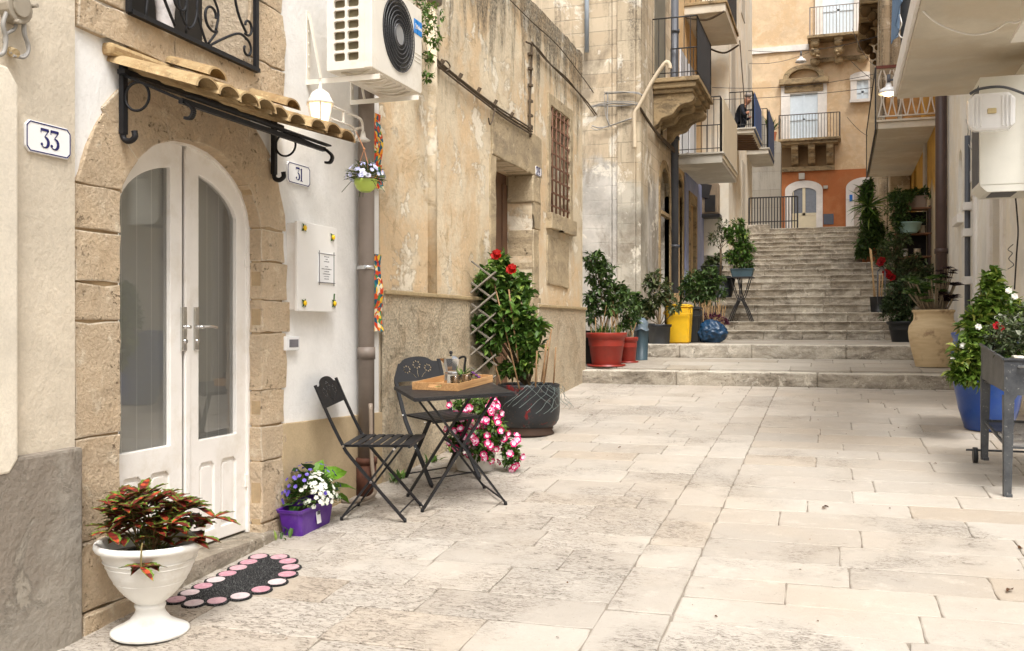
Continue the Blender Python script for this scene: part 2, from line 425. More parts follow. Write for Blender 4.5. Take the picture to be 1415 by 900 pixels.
# ================================================================== steps
def block(mb, x0, x1, y0, y1, z0, z1, tint, j=.004, bev=.014, nose=0):
    """one hewn stone: rounded worn edges"""
    nz = max(1, int((z1-z0)/.04)); ny = max(1, int((y1-y0-bev)/.1))
    def sec(i):
        y0_, y1_, z0_, z1_ = y0+i, y1-i, z0+i, z1-i; r = bev
        pts = [(y1_, z0_)]
        pts += [(y0_+nose, z0_)]
        pts += [(y0_+(nose if z0_+(z1_-r-z0_)*k/nz < z1_-.045 else 0), z0_+(z1_-r-z0_)*k/nz) for k in range(1, nz+1)]
        pts += [(y0_+r*.3, z1_-r*.3), (y0_+r, z1_)]
        pts += [(y0_+r+(y1_-y0_-r)*k/ny, z1_) for k in range(1, ny+1)]
        return pts
    n = max(2, int((x1-x0)/.09)); xs = [x0]+[x0+bev*.5]+[x0+bev+(x1-x0-2*bev)*k/n for k in range(n+1)]+[x1-bev*.5, x1]
    ins_ = [bev*.8, bev*.25]+[0]*(n+1)+[bev*.25, bev*.8]
    rings = []
    for x, i in zip(xs, ins_):
        rg = []
        for (y, z) in sec(i):
            v = Vector((x, y, z)); rg.append(mb.bm.verts.new(v+Vector((0, noise.noise(v*5)*j*2+noise.noise(v*17)*j, noise.noise(v*5+Vector((9, 3, 1)))*j*1.2))))
        rings.append(rg)
    fs = []
    for A, B in zip(rings, rings[1:]):
        for k in range(len(A)):
            q = (k+1) % len(A); fs.append(mb.bm.faces.new((A[k], B[k], B[q], A[q])))
    fs.append(mb.bm.faces.new(rings[0])); fs.append(mb.bm.faces.new(rings[-1][::-1]))
    for f in fs[:-2]: f.smooth = False
    for f in fs:
        f.normal_update(); mb.settint([f], tint*.22 if abs(f.normal.z) > .8 else .42+tint*.58)  # top faces tinted lighter, upright faces darker and more blotted
mb = MB(); mt_ = MB()
def course(mb, xa, xb, y0, y1, z0, z1, l0=.7, l1=1.5, j=.004, bev=.014, nose=0):
    x = xa
    while x < xb-.01:
        L = rnd.uniform(l0, l1)
        if xb-x-L < .35: L = xb-x
        block(mb, x+.002, x+L-.002, y0, y1, z0, z1, rnd.random(), j, bev, nose); x += L
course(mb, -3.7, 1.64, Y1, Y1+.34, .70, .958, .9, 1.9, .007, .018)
zone(mt_, -3.9, 1.64, Y1+.345, Y2-.005, .42, .5, 1.0, lambda y: .958+.107*(y-Y1)/(Y2-Y1))
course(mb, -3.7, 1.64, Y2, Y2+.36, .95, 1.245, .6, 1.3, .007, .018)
zone(mt_, -3.9, 1.64, Y2+.365, stair_Y[0]-.005, .45, .5, 1.0, lambda y: 1.245+.022*(y-Y2)/(stair_Y[0]-Y2))
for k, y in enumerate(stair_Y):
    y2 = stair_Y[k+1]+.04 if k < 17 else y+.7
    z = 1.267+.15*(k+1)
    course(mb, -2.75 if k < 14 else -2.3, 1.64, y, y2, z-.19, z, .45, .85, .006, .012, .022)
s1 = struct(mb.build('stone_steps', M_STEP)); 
s2 = struct(mt_.build('landing_paving', M_TREAD))
mb = MB(); zone(mb, -2.6, 2.2, stair_Y[-1]+.7, 30, .5, .5, 1, gz); struct(mb.build('upper_street_paving', M_TREAD))
# low wall closing the upper street on the left, at the head of the steps
# ================================================================== left side, house 33, 31, 29
WX = -3.0
M_CREAM = plaster('cream_plaster', lin(222, 210, 190), bumpd=.0035, grain=55)
M_CREAM2 = plaster('pale_cream_plaster', lin(236, 226, 208), bumpd=.002)
M_CEM = plaster('grey_cement_render', lin(164, 156, 144), base2=lin(142, 132, 120), wear=lin(172, 164, 150), bumpd=.007, grain=32)
M_WHITE = plaster('white_limewash', lin(240, 238, 234), low=(.1, .2, lin(220, 205, 180)), bumpd=.003, grain=40, patch=.3, mott=.10)
M_BEIGE = plaster('beige_dado_render', lin(198, 176, 142), bumpd=.003)
M_OCHRE = plaster('old_ochre_plaster', lin(228, 211, 182), light=lin(240, 230, 210), base2=lin(218, 190, 152), dark=(.035, .03, .024), streak=.95, patch=.8, top=(2.6, 4.9), bumpd=.006, grain=34, cracks=.22, wear=lin(196, 172, 136))
M_PEB = plaster('pebbledash_dado', lin(240, 222, 192), base2=lin(226, 204, 172), wear=lin(208, 186, 154), bumpd=.026, grain=55, speck=.4)
M_LIME = stone('golden_limestone', lin(246, 231, 208), lin(228, 203, 170), (.20, .14, .09), .020, True, .38)
M_LEDGE = stone('ledge_stone', lin(206, 184, 148), lin(190, 168, 130), (.1, .07, .04), .008, True, .6)
M_WPAINT = paint('white_door_paint', lin(238, 234, 228), .45, .05, .0012, 5, dirt=lin(216, 208, 194))
M_BLACK = paint('black_iron', (.012, .012, .014), .55, .3, .0006, 30, spec=.4)
M_CHAR = paint('charcoal_metal', (.014, .014, .016), .5, .2, .0003, 30)
M_ZINC = paint('zinc', lin(120, 122, 124), .4, .2, .0004, 14, metal=.7)
M_CHROME = paint('polished_metal', (.75, .75, .74), .16, .1, 0, 20, metal=1)
M_DKROOM = paint('dark_room', (.02, .017, .014), .9, .1, 0)
def glassmat(name, tint=(.88, .90, .88), rough=.02, fac=.75):
    m = Mt(name); g = m.n('ShaderNodeBsdfGlossy'); g.inputs['Roughness'].default_value = rough; g.inputs['Color'].default_value = (1, 1, 1, 1)
    t = m.n('ShaderNodeBsdfTransparent'); t.inputs[0].default_value = (*tint, 1)
    df = m.n('ShaderNodeBsdfDiffuse'); df.inputs[0].default_value = (.55, .55, .52, 1); x0 = m.n('ShaderNodeMixShader'); x0.inputs[0].default_value = .20
    lw = m.n('ShaderNodeFresnel'); lw.inputs['IOR'].default_value = 2.0
    x = m.n('ShaderNodeMixShader'); o = m.n('ShaderNodeOutputMaterial')
    m.nt.links.new(lw.outputs[0], x.inputs[0]); m.nt.links.new(t.outputs[0], x0.inputs[1]); m.nt.links.new(df.outputs[0], x0.inputs[2]); m.nt.links.new(x0.outputs[0], x.inputs[1]); m.nt.links.new(g.outputs[0], x.inputs[2]); m.nt.links.new(x.outputs[0], o.inputs[0])
    return m.m
M_GLASS = glassmat('window_glass')
# ---------- house 33
h33 = thing('plaster_house', 'cream plastered house end with rough grey cement base, at the far left edge', 'house', (-3.2, 2.9, 0))
YB = 3.315     # where 33 meets 31
zs = .99
MB().box((-5.5, .2, zs), (-2.975, YB, 7)).build('wall', M_CREAM, h33)
b = MB(); b.plate([(.2, -.3), (YB-.004, -.3), (YB-.004, zs+.015), (.2, zs+.0)], [], 'X', -2.93, -3.6, bev=.012); b.build('cement_base', M_CEM, h33)
yp = onX(24, 300, -2.93).y
b = MB(); b.plate([(.2, .95), (yp-.04, .95), (yp, 1.0), (yp, 2.40), (yp-.05, 2.46), (.2, 2.46)], [], 'X', -2.975, -2.925, bev=.01); b.build('door_trim', M_CREAM2, h33)
# ---------- junction box with cables, top left
jb = thing('junction_box', 'round grey electrical junction box with loose grey cables, high on the cream wall', 'junction box', tuple(onX(25, 12, -2.97)))
c = onX(27, 10, -2.93)
b = MB(); b.plate([(c.y+p[0], c.z+p[1]) for p in arc(0, 0, .062, .062, 0, 337.5, 15)], [], 'X', -2.975, -2.925, bev=.006)
b.plate([(c.y+p[0], c.z+p[1]) for p in arc(0, 0, .040, .040, 0, 337.5, 15)], [], 'X', -2.925, -2.915, bev=.004)
for a in (20, 140, 250): b.tube([(-2.93, c.y+.066*math.cos(R(a)), c.z+.066*math.sin(R(a))), (-2.905, c.y+.066*math.cos(R(a)), c.z+.066*math.sin(R(a)))], .008)
M_CABLE = paint('grey_cable', lin(150, 146, 140), .5, .15, 0)
b.build('box', paint('grey_box_plastic', lin(158, 148, 132), .6, .15), jb)
def wall_cable(pts, X, r=.004, seg=6): return [tuple(onX(px, py, X)) for px, py in pts]
def smooth(pts, n=6):
    P = [Vector(p) for p in pts]; out = []
    for i in range(len(P)-1):
        p0, p1, p2, p3 = P[max(i-1, 0)], P[i], P[i+1], P[min(i+2, len(P)-1)]
        for k in range(n):
            t = k/n; out.append(.5*((2*p1)+(p2-p0)*t+(2*p0-5*p1+4*p2-p3)*t*t+(-p0+3*p1-3*p2+p3)*t**3))
    out.append(P[-1]); return out
b = MB(); b.tube(smooth(wall_cable([(32, 30), (32, 45), (37, 60), (38, 72), (30, 78), (20, 76), (14, 72)], -2.94)), .006, 6)
b.tube(smooth(wall_cable([(34, 30), (35, 48), (40, 64), (38, 75), (31, 80), (18, 77)], -2.935)), .006, 6)
b.tube(smooth(wall_cable([(10, 15), (4, 34), (8, 52), (6, 70), (0, 76), (-8, 74)], -2.945)), .009, 6)
b.tube(smooth(wall_cable([(22, 28), (20, 40), (8, 48), (6, 60)], -2.95)), .007, 6)
b.build('cables', M_CABLE, jb)
b = MB(); b.tube([tuple(onX(12, 70, -2.99)), tuple(onX(21, 74, -2.93))], .018, 10); b.build('cable_inlet', M_LEDGE, jb)
# ---------- house 31
h31 = thing('whitewashed_house', 'whitewashed house with arched golden stone door surround and beige base', 'house', (-3.2, 4.8, 0))
DY0, DY1 = 3.60, 4.72; DC = (DY0+DY1)/2; DA = (DY1-DY0)/2; SPR = 2.0; RISE = .40; SILL = .375
def arch(y0, y1, zb, spr, rise, n=20):
    a = (y1-y0)/2; c = (y0+y1)/2
    return [(y0, zb), (y1, zb)]+[(c+a*math.cos(R(t)), spr+rise*math.sin(R(t))) for t in [180*i/n for i in range(n+1)]]
YE = 6.20
wy0, wy1, wz0 = 3.63, 4.59, 2.87
b = MB(); hole = arch(DY0-.02, DY1+.02, SILL-.2, SPR, RISE+.02); whole = [(wy0, wz0), (wy1, wz0), (wy1, 4.3), (wy0, 4.3)]
b.plate([(YB, .0), (YE, .0), (YE, 7.2), (YB, 7.2)], [hole, whole], 'X', WX, WX-.35); b.build('wall', M_WHITE, h31)
b = MB(); b.plate([(4.93, .2), (YE+.02, .25), (YE+.02, .905), (4.93, .945)], [], 'X', WX-.01, WX+.018, bev=.006); b.build('dado', M_BEIGE, h31)
def hewn(b, poly, a, bx, tint, bev=.006, j=.010, axis='X'):
    st = len(b.bm.verts); old = set(b.bm.verts)
    P = []
    for i in range(len(poly)):       # jitter along the outline
        p, q = poly[i], poly[(i+1) % len(poly)]; L = math.hypot(q[0]-p[0], q[1]-p[1]); n = max(1, int(L/.07))
        for k in range(n):
            t = k/n; f = j if 0 < k else j*.4; P.append((p[0]+(q[0]-p[0])*t+rnd.gauss(0, f*.42), p[1]+(q[1]-p[1])*t+rnd.gauss(0, f*.42)))
    b.plate(P, [], axis, a, bx, bev=bev, tint=tint)
    for v in b.bm.verts:
        if v not in old: v.co.x += noise.noise(v.co*7)*j*.9+noise.noise(v.co*31)*j*.5
b = MB()
fx = WX+.016
lz = [.16, .235, .60, 1.03, 1.52, 1.68, 1.90, 2.09]
lz = [.10, .31, .60, 1.03, 1.52, 1.68, 1.90, 2.09]
for i, (z0, z1) in enumerate(zip(lz, lz[1:])):
    w0 = YB+.012; w1 = DY0+ (.0 if i > 1 else (.035 if i == 1 else .05))
    hewn(b, [(w0, z0+.004), (w1, z0+.004), (w1, z1-.004), (w0, z1-.004)], WX-.15, fx+(.045 if i == 0 else .02 if i == 1 else 0), rnd.random())
rz = [.20, .42, .76, .95, 1.145, 1.46, 1.64, 1.85, 2.03]
for i, (z0, z1) in enumerate(zip(rz, rz[1:])):
    w1 = 4.965+rnd.uniform(-.02, .03)+(.03 if i in (5, 6) else 0)
    hewn(b, [(DY1, z0+.004), (w1, z0+.004), (w1+rnd.uniform(-.015, .015), z1-.004), (DY1, z1-.004)], WX-.15, fx, rnd.random())
def ell(c, a, bb, t): return (c+a*math.cos(R(t)), SPR+bb*math.sin(R(t)))
angs = [(180-6, 143), (143, 112), (112, 72), (72, 38), (38, 5)]
for n_, (t0, t1) in enumerate(angs):
    ins = [ell(DC, DA, RISE, t0+(t1-t0)*i/6) for i in range(7)]
    o = rnd.uniform(-.015, .02)
    if t0 > 170: ins = [(DY0, 2.095)]+ins[1:]
    outs = [ell(DC, DA+.27+o, .70+o, t1+(t0-t1)*i/6) for i in range(7)]
    if t0 > 170: outs[-1] = (YB+.02, 2.095)
    if n_ == 4: ins = ins+[(DY1, 2.035)]; outs[0] = (4.985, 2.035)
    hewn(b, ins+outs, WX-.15, fx-.002*n_, rnd.random(), bev=.006)
b.build('door_surround', M_LIME, h31)
# threshold
b = MB(); b.plate([(DY0+.06, .20), (DY1+.10, .28), (DY1+.10, SILL-.004), (DY0+.06, SILL)], [], 'X', WX-.3, WX+.07, bev=.018)
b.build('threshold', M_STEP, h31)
# window frame stones
b = MB()
for (y0, y1, dz) in ((YB+.02, 3.96, 0), (3.965, 4.62, .004), ):
    hewn(b, [(y0, 2.735+dz), (y1, 2.725), (y1, wz0), (y0, wz0)], WX-.2, WX+.03, rnd.random())
hewn(b, [(4.60, 2.66), (4.93, 2.66), (4.95, 2.93), (4.60, 2.93)], WX-.2, WX+.02, .3)
hewn(b, [(4.60, 2.94), (4.955, 2.94), (4.94, 3.25), (4.60, 3.25)], WX-.2, WX+.02, .7)
hewn(b, [(4.60, 3.26), (4.93, 3.26), (4.95, 3.6), (4.60, 3.6)], WX-.2, WX+.018, .1)
hewn(b, [(YB+.06, 2.88), (3.62, 2.88), (3.62, 3.6), (YB+.06, 3.6)], WX-.2, WX+.02, .5)
b.box((WX-.34, 4.572, wz0-.02), (WX+.01, 4.598, 4.3), tint=.4); b.box((WX-.34, 3.615, wz0-.02), (WX+.01, 3.64, 4.3)); b.box((WX-.34, 3.642, wz0-.03), (WX+.01, 4.57, wz0+.004))
b.build('window_surround', M_LIME, h31)
b = MB(); ring = [(YB+.025, .2), (YB+.025, 2.1)]+[ell(DC, DA+.25, .68, t) for t in range(165, 14, -8)]+[(4.95, 2.03), (4.93, .3), (DY1+.002, .3)]+[ell(DC, DA+.004, RISE+.004, t) for t in range(0, 181, 9)]+[(DY0-.002, .2)]
b.plate(ring, [], 'X', WX-.05, WX+.004); b.build('mortar', paint('brown_mortar', lin(176, 152, 118), .95, .2, .003, 20), h31)
win = MB().box((WX-.30, wy0, wz0), (WX-.26, wy1, 4.3)).build('window', M_DKROOM, h31)
b = MB(); 
for y in (wy0+.30, wy0+.62): b.box((WX-.262, y, wz0), (WX-.235, y+.035, 4.3))
b.box((WX-.262, wy0, wz0), (WX-.24, wy1, wz0+.05)); b.build('frame', paint('brown_wood', lin(70, 52, 40), .6, .2), win)
# iron grille
b = MB(); gx = WX+.05
b.bar((gx, wy0-.01, wz0+.005), (gx, wy1+.04, wz0-.01), .028, .022); b.bar((gx, wy1+.02, wz0-.01), (gx, wy1+.02, 3.9), .028, .02); b.bar((gx, wy0-.02, wz0), (gx, wy0-.02, 3.9), .02, .02)
def gpath(pts, r=.007): b.tube(smooth([(gx, y, z) for y, z in pts], 5), r, 6)
def spiral(cy, cz, r0, r1, a0, a1, n=16): return [(cy+(r0+(r1-r0)*i/n)*math.cos(R(a0+(a1-a0)*i/n)), cz+(r0+(r1-r0)*i/n)*math.sin(R(a0+(a1-a0)*i/n))) for i in range(n+1)]
for cy in (3.98, 4.02+.2):
    s_ = 1 if cy > 4 else -1
    gpath(spiral(cy, wz0+.16, .03, .075, 0, 300*s_)+[(cy-.03*s_, wz0+.02)])
gpath([(3.70, 3.30), (3.82, 3.05), (3.93, 2.90)]); gpath([(4.38, 3.3), (4.44, 3.12), (4.52, 3.03)])
gpath(spiral(4.53, wz0+.20, .02, .05, 180, -120)); gpath(spiral(4.52, wz0+.08, .018, .052, 150, 460))
gpath([(4.18, wz0+.0), (4.32, wz0+.08), (4.45, wz0+.14), (4.53, wz0+.13)])
gpath([(4.18, wz0), (4.10, wz0+.14), (4.12, wz0+.24), (4.2, wz0+.27), (4.27, wz0+.2), (4.25, wz0+.1)])
gpath([(3.98, wz0+.26), (3.96, wz0+.14), (4.02, wz0+.05), (4.08, wz0+.09), (4.10, wz0+.2), (4.08, wz0+.36)])
gpath([(3.72, wz0), (3.75, wz0+.3), (3.68, wz0+.5)]); gpath([(4.15, 3.3), (4.22, wz0+.30), (4.32, wz0+.34), (4.30, wz0+.5)])
b.build('window_grille', M_BLACK, h31)
# front door
door = thing_door = MB()
b = door; lx = WX-.075
def leaf(b, y0, y1, gy0, gy1, a):
    o = []
    for t in [180*i/40 for i in range(41)]:
        y = DC+(DA-.012)*math.cos(R(t)); z = SPR+(RISE-.012)*math.sin(R(t))
        if y0-1e-6 <= y <= y1+1e-6: o.append((y, z))
    zc = lambda y: SPR+(RISE-.012)*math.sqrt(max(0, 1-((y-DC)/(DA-.012))**2))
    left = y0 < DC-.3
    if left: o = [(y0, SILL+.01), (y1, SILL+.01), (y1, zc(y1))]+[p for p in o if p[0] < y1-.01]
    else: o = [(y0, SILL+.01), (y1, SILL+.01)]+[p for p in o if p[0] > y0+.01]+[(y0, zc(y0))]
    zg = lambda y: SPR+(RISE-.13)*math.sqrt(max(0, 1-((y-DC)/(DA-.085))**2))
    n = 12; gl = [(gy0, .92), (gy1, .92)]+[(gy1+(gy0-gy1)*i/n, zg(gy1+(gy0-gy1)*i/n)) for i in range(n+1)]
    gl = [p for i, p in enumerate(gl) if i == 0 or (abs(p[0]-gl[i-1][0])+abs(p[1]-gl[i-1][1])) > 1e-4]
    w = (y1-y0); pan = []
    for pa, pb in ((y0+.11, y0+w/2-.03), (y0+w/2+.03, y1-.10)):
        m_ = (pa+pb)/2; hw = (pb-pa)/2; zt = .80
        pan.append([(pa, .45), (pb, .45), (pb, zt-.02), (pb-.02, zt), (pa+.02, zt), (pa, zt-.02)])
    b.plate(o, [gl]+pan, 'X', lx, lx-.04, bev=.005)
    for q in pan:
        cy = sum(p[0] for p in q)/len(q); cz = .625
        b.plate(q, [], 'X', lx-.014, lx-.03)
        b.plate([(cy+(p[0]-cy)*.72, cz+(p[1]-cz)*.88) for p in q], [], 'X', lx-.006, lx-.02, bev=.004)
    return gl
g1 = leaf(b, DY0+.008, DC-.008, 3.70, 4.06, 0); g2 = leaf(b, DC+.022, DY1-.008, 4.285, 4.615, 1)
b.box((lx-.001, DC+.001, SILL+.02), (lx+.014, DC+.036, 2.37), .004)
dr = b.build('front_door', M_WPAINT, h31)
for g in (g1, g2):
    b = MB(); b.face([(lx-.022, p[0], p[1]) for p in g]); b.build('pane', M_GLASS, dr)
b = MB(); a_out = arch(DY0, DY1, SILL, SPR, RISE, 24); a_in = [(DC+(p[0]-DC)*.978, SPR+(p[1]-SPR)*.97 if p[1] > SPR else p[1]) for p in a_out]
b.plate(a_out[1:]+[a_out[0]], [], 'X', lx-.05, lx-.045) if False else None
for i in range(len(a_out)-2):
    p, q = a_out[1:][i], a_out[1:][i+1]; b.bar((lx-.01, p[0], p[1]), (lx-.01, q[0], q[1]), .03, .05, up=(1, 0, 0))
b.build('frame', M_WPAINT, dr)
b = MB(); hy = 4.195; hz = onX(264, 452, lx).z
for (yy, ox, s_) in ((4.15, .006, 0), (4.255, 0, 1)):
    b.box((lx, yy-.018, hz-.12), (lx+.012+ox, yy+.018, hz+.10), .006)
    b.tube([(lx, yy, hz), (lx+.05, yy, hz)], .009, 10)
    if s_: b.tube(smooth([(lx+.05, yy, hz), (lx+.054, yy+.05, hz+.003), (lx+.05, yy+.11, hz-.004)]), .009, 8)
    b.tube([(lx, yy, hz-.07), (lx+.022+ox, yy, hz-.07)], .011, 10)
b.build('handle', M_CHROME, dr)
for z in (.62, 1.82): MB().box((lx, DY1-.03, z), (lx+.012, DY1-.006, z+.07), .003).build('hinge', M_WPAINT, dr)
# inner shutter boards behind the panes
mS = Mt('grey_shutter_boards'); w = mS.world(); yy = mS.sep(w)[1]
ln = mS.math('FRACT', mS.math('MULTIPLY', yy, 9.5)); cS = mS.mix(mS.rng(ln, .93, .95), lin(186, 184, 176), lin(226, 224, 216))
M_SHUT = mS.out(cS, .6)
MB().box((lx-.085, DY0-.05, .3), (lx-.06, DC-.02, 2.5)).build('shutter', M_SHUT, dr); MB().box((lx-.15, DC-.01, .3), (lx-.12, DY1+.1, 2.5)).build('shutter', M_SHUT, dr)
# ---------- number plates
M_ENAM = paint('white_enamel', lin(240, 240, 240), .15, .02, 0, coat=.5); M_NAVY = paint('navy_enamel', lin(28, 28, 96), .25, .1, 0)
def ser3(b, cy, cz, s, X):
    P = lambda pts, w: b.path([(p[0]*s, p[1]*s) for p in pts], [x*s for x in w] if isinstance(w, list) else w*s, (X, cy, cz), (0, 1, 0), (0, 0, 1), (0, 0, 0))
    P([(-.26, .42), (.24, .42)], .13); P([(-.26, .46), (-.26, .26)], .05)
    P([(.23, .42), (-.03, .08)], .05); n = 14
    P([(-.03+.0+.24*math.sin(R(a)), -.17+.25*math.cos(R(a))) for a in range(0, 200, 14)], [.05+.13*math.sin(R(min(a, 180))) for a in range(0, 200, 14)])
    P([(-.03-.24*math.sin(R(a))*.9, -.17-.25*math.cos(R(a))) for a in range(-10, 60, 10)], .06)
    b.plate([(cy+s*(-.20+.075*math.cos(R(a))), cz+s*(-.28+.075*math.sin(R(a)))) for a in range(0, 360, 30)], [], 'X', X-.001, X)
def ser1(b, cy, cz, s, X):
    P = lambda pts, w: b.path([(p[0]*s, p[1]*s) for p in pts], w*s, (X, cy, cz), (0, 1, 0), (0, 0, 1), (0, 0, 0))
    P([(.03, -.44), (.03, .46)], .16); P([(-.15, -.44), (.2, -.44)], .05); P([(-.13, .34), (.0, .42)], .06)
def plate_sign(px0, py0, px1, py1, X, digits, label):
    a = onX(px0, py0, X); c = onX(px1, py1, X)
    y0, y1, z1, z0 = a.y, c.y, a.z, c.z; h = (z1-z0); cyy = (y0+y1)/2; czz = (z0+z1)/2; k = min(h, y1-y0)*.16
    r = thing('house_number_plate', label, 'house number', (X, cyy, czz), 'enamel house number plates')
    def oc(i): return [(y0+k+i*.4, z0+i), (y1-k-i*.4, z0+i), (y1-i, z0+k+i*.4), (y1-i, z1-k-i*.4), (y1-k-i*.4, z1-i), (y0+k+i*.4, z1-i), (y0+i, z1-k-i*.4), (y0+i, z0+k+i*.4)]
    b = MB(); b.plate(oc(0), [], 'X', X-.003, X+.008, bev=.003); b.build('plate', M_ENAM, r)
    b = MB(); b.plate(oc(h*.035), [oc(h*.07)], 'X', X+.0075, X+.0095); 
    s = h*.66
    if digits == '33': ser3(b, cyy-.21*s*1.25, czz, s, X+.0095); ser3(b, cyy+.30*s*1.2, czz, s, X+.0095)
    if digits == '31': ser3(b, cyy-.19*s, czz, s, X+.0095); ser1(b, cyy+.27*s, czz, s, X+.0095)
    b.build('number', M_NAVY, r); return r
plate_sign(33, 163.5, 96, 222, -2.972, '33', 'white enamel plate with navy number 33 on the cream wall')
plate_sign(395.5, 222, 427, 260, WX+.004, '31', 'white enamel plate with navy number 31 on the white wall')
# ---------- canopy
cn = thing('tiled_canopy', 'small terracotta tiled canopy on two black iron scroll brackets above the arched door', 'canopy', (WX, 4.2, 2.6))
def bracket(y):
    b = MB(); top = 2.60; bot = 2.315; X0 = WX+.018
    b.bar((X0+.012, y, bot+.02), (X0+.012, y, top+.04), .03, .024, up=(1, 0, 0))
    b.tube(smooth([(X0+.012, y, bot+.03), (X0+.015, y, bot), (X0+.045, y, bot-.012), (X0+.072, y, bot+.004), (X0+.07, y, bot+.03)]), [.015]*1+[.013]*23+[.015], 8)
    P = [(X0, y, top), (X0+.30, y, top-.13), (X0+.345, y, top-.155), (X0+.372, y, top-.185), (X0+.36, y, top-.215), (X0+.33, y, top-.215)]
    sp = smooth(P, 5)
    for p, q in zip(sp, sp[1:]): b.bar(p, q, .024, .012)
    b.tube([(X0+.085+.062*math.cos(R(a)), y, top-.105+.062*math.sin(R(a))) for a in range(0, 361, 15)], .006, 6, caps=False)
    b.build('bracket', M_BLACK, cn)
bracket(3.60); bracket(4.82)
b = MB(); b.bar((WX+.34, 3.58, 2.456), (WX+.34, 4.82, 2.456), .022, .022); b.bar((WX+.36, 3.60, 2.478), (WX+.36, 4.84, 2.478), .03, .008); b.bar((WX+.05, 3.56, 2.60), (WX+.05, 4.86, 2.60), .04, .02); b.build('rail', M_BLACK, cn)
m = Mt('terracotta_tile'); v = m.world(); t = m.tintv()
c = m.mix(t, lin(200, 176, 134), lin(156, 130, 94)); c = m.mix(m.rng(m.noise(v, 14, 7, .7), .45, .65, 0, .6), c, lin(150, 116, 78)); c = m.mix(m.rng(m.noise(v, 40, 4, .7), .55, .7, 0, .5), c, lin(226, 200, 152))
c = m.mix(m.rng(m.noise(m.scale(v, (1, 1, 1), (4, 4, 4)), 9, 8, .7), .58, .68, 0, .7), c, lin(84, 70, 52))
M_TILE = m.out(c, .9, m.bump(m.noise(v, 90, 5, .7), .003), spec=.2)
def coppo(b, y, x0, z0, x1, z1, r0, r1, up, t=.014, tint=.5):   # half-round tile, up = convex
    seg = 10; A = []; s = 1 if up else -1
    for (x, z, r) in ((x0, z0, r0), (x1, z1, r1)):
        A.append([[b.bm.verts.new((x, y+rr*math.cos(R(180*k/seg)), z+s*rr*.66*math.sin(R(180*k/seg)))) for k in range(seg+1)] for rr in (r, r-t)])
    fs = []
    for k in range(seg):
        for li in (0, 1):
            f = b.bm.faces.new((A[0][li][k], A[0][li][k+1], A[1][li][k+1], A[1][li][k])); f.smooth = True; fs.append(f)
        for e in (0, 1): fs.append(b.bm.faces.new((A[e][0][k], A[e][0][k+1], A[e][1][k+1], A[e][1][k])))
    for k in (0, seg): fs.append(b.bm.faces.new((A[0][0][k], A[1][0][k], A[1][1][k], A[0][1][k])))
    b.settint(fs, tint)
b = MB(); n = 8; sp_ = 1.22/n
for i in range(n+1):
    y = 3.60+sp_*i
    jx = rnd.uniform(-.02, .03); jz = rnd.uniform(-.006, .006)
    coppo(b, y, WX-.0, 2.645+jz, WX+.46+jx, 2.50+jz, .070, .088, True, tint=rnd.random())
    if i < n: coppo(b, y+sp_/2, WX+0, 2.675+jz, WX+.36+jx, 2.560+jz, .07, .06, False, tint=rnd.random())
b.build('roof_tiles', M_TILE, cn)
b = MB()
for i, y in enumerate((3.95, 4.62)):
    coppo(b, y, WX+.0, 2.735, WX+.27, 2.645, .06, .075, True, tint=rnd.random())
b.box((WX-.01, 3.50, 2.66), (WX+.05, 4.86, 2.715), .02, tint=.3)
b.build('ridge_tiles', M_TILE, cn)
# ---------- statue behind the grille
b = MB(); c = (WX-.12, 4.08, wz0)
b.lathe([(0, 0), (.052, 0), (.055, .02), (.045, .06), (.05, .16), (.058, .22), (.05, .28), (.03, .31), (.034, .35), (.03, .39), (0, .405)], c, 16, sx=.8)
tag(b.build('statuette', paint('white_glazed_clay', lin(220, 214, 212), .4, .2, .001, 20, dirt=lin(140, 132, 128))), 'white clay statuette standing in the dark window behind the scrolled grille', 'statuette')
# ---------- meter cabinet with painted lemons
X = WX+.075
a = onX(411, 305, X); c = onX(466, 432, X); y0, y1, z1, z0 = a.y, c.y, a.z, c.z
y1 = onX(465.5, 380, X).y; y0 = onX(411, 380, X).y; z1 = onX(411, 305, X).z; z0 = onX(411, 430, X).z
mc = thing('meter_cabinet', 'flat white meter cabinet with yellow lemon ornaments on its corners and a framed notice', 'cabinet', (WX, (y0+y1)/2, (z0+z1)/2))
b = MB(); b.box((WX-.01, y0+.01, z0+.01), (X-.02, y1-.01, z1-.01)); b.build('box', M_WPAINT, mc)
b = MB(); b.box((X-.02, y0, z0), (X, y1, z1), .004); b.build('door', paint('cabinet_white', lin(238, 236, 232), .35, .03, .0003), mc)
M_YEL = paint('lemon_yellow', lin(240, 196, 30), .35, .15); M_GRN = paint('painted_green', lin(50, 92, 30), .4, .3)
for (fy, fz) in ((.14, .93), (.86, .88), (.14, .09), (.9, .1)):
    yy, zz = y0+(y1-y0)*fy, z0+(z1-z0)*fz
    b = MB()
    for q in range(4):
        an = R(45+90*q+rnd.uniform(-15, 15)); u = Vector((0, math.cos(an), math.sin(an))); p = Vector((X+.004, yy, zz)); v = Vector((0, -u.z, u.y))
        b.face([p, p+u*.016+v*.009+Vector((.004, 0, 0)), p+u*.034, p+u*.016-v*.009+Vector((.004, 0, 0))])
    if fy > .8 and fz < .5: b.tube([(X+.004, yy, zz), (X+.006, yy+.005, zz+.06)], .004, 6)
    le = b.build('lemon_ornament', M_GRN, mc)
    MB().ball((X+.012, yy, zz), .013, (.8, 1, 1.25)).build('lemon', M_YEL, le)
M_INK = paint('grey_print', (.12, .12, .13), .7, .1, 0)
b = MB(); ya, yb, za, zb = y0+(y1-y0)*.50, y0+(y1-y0)*.90, z0+(z1-z0)*.33, z0+(z1-z0)*.68
b.box((X-.001, ya, za), (X+.006, yb, zb), .002); nb = b.build('notice', M_ENAM, mc)
b = MB(); e = .004
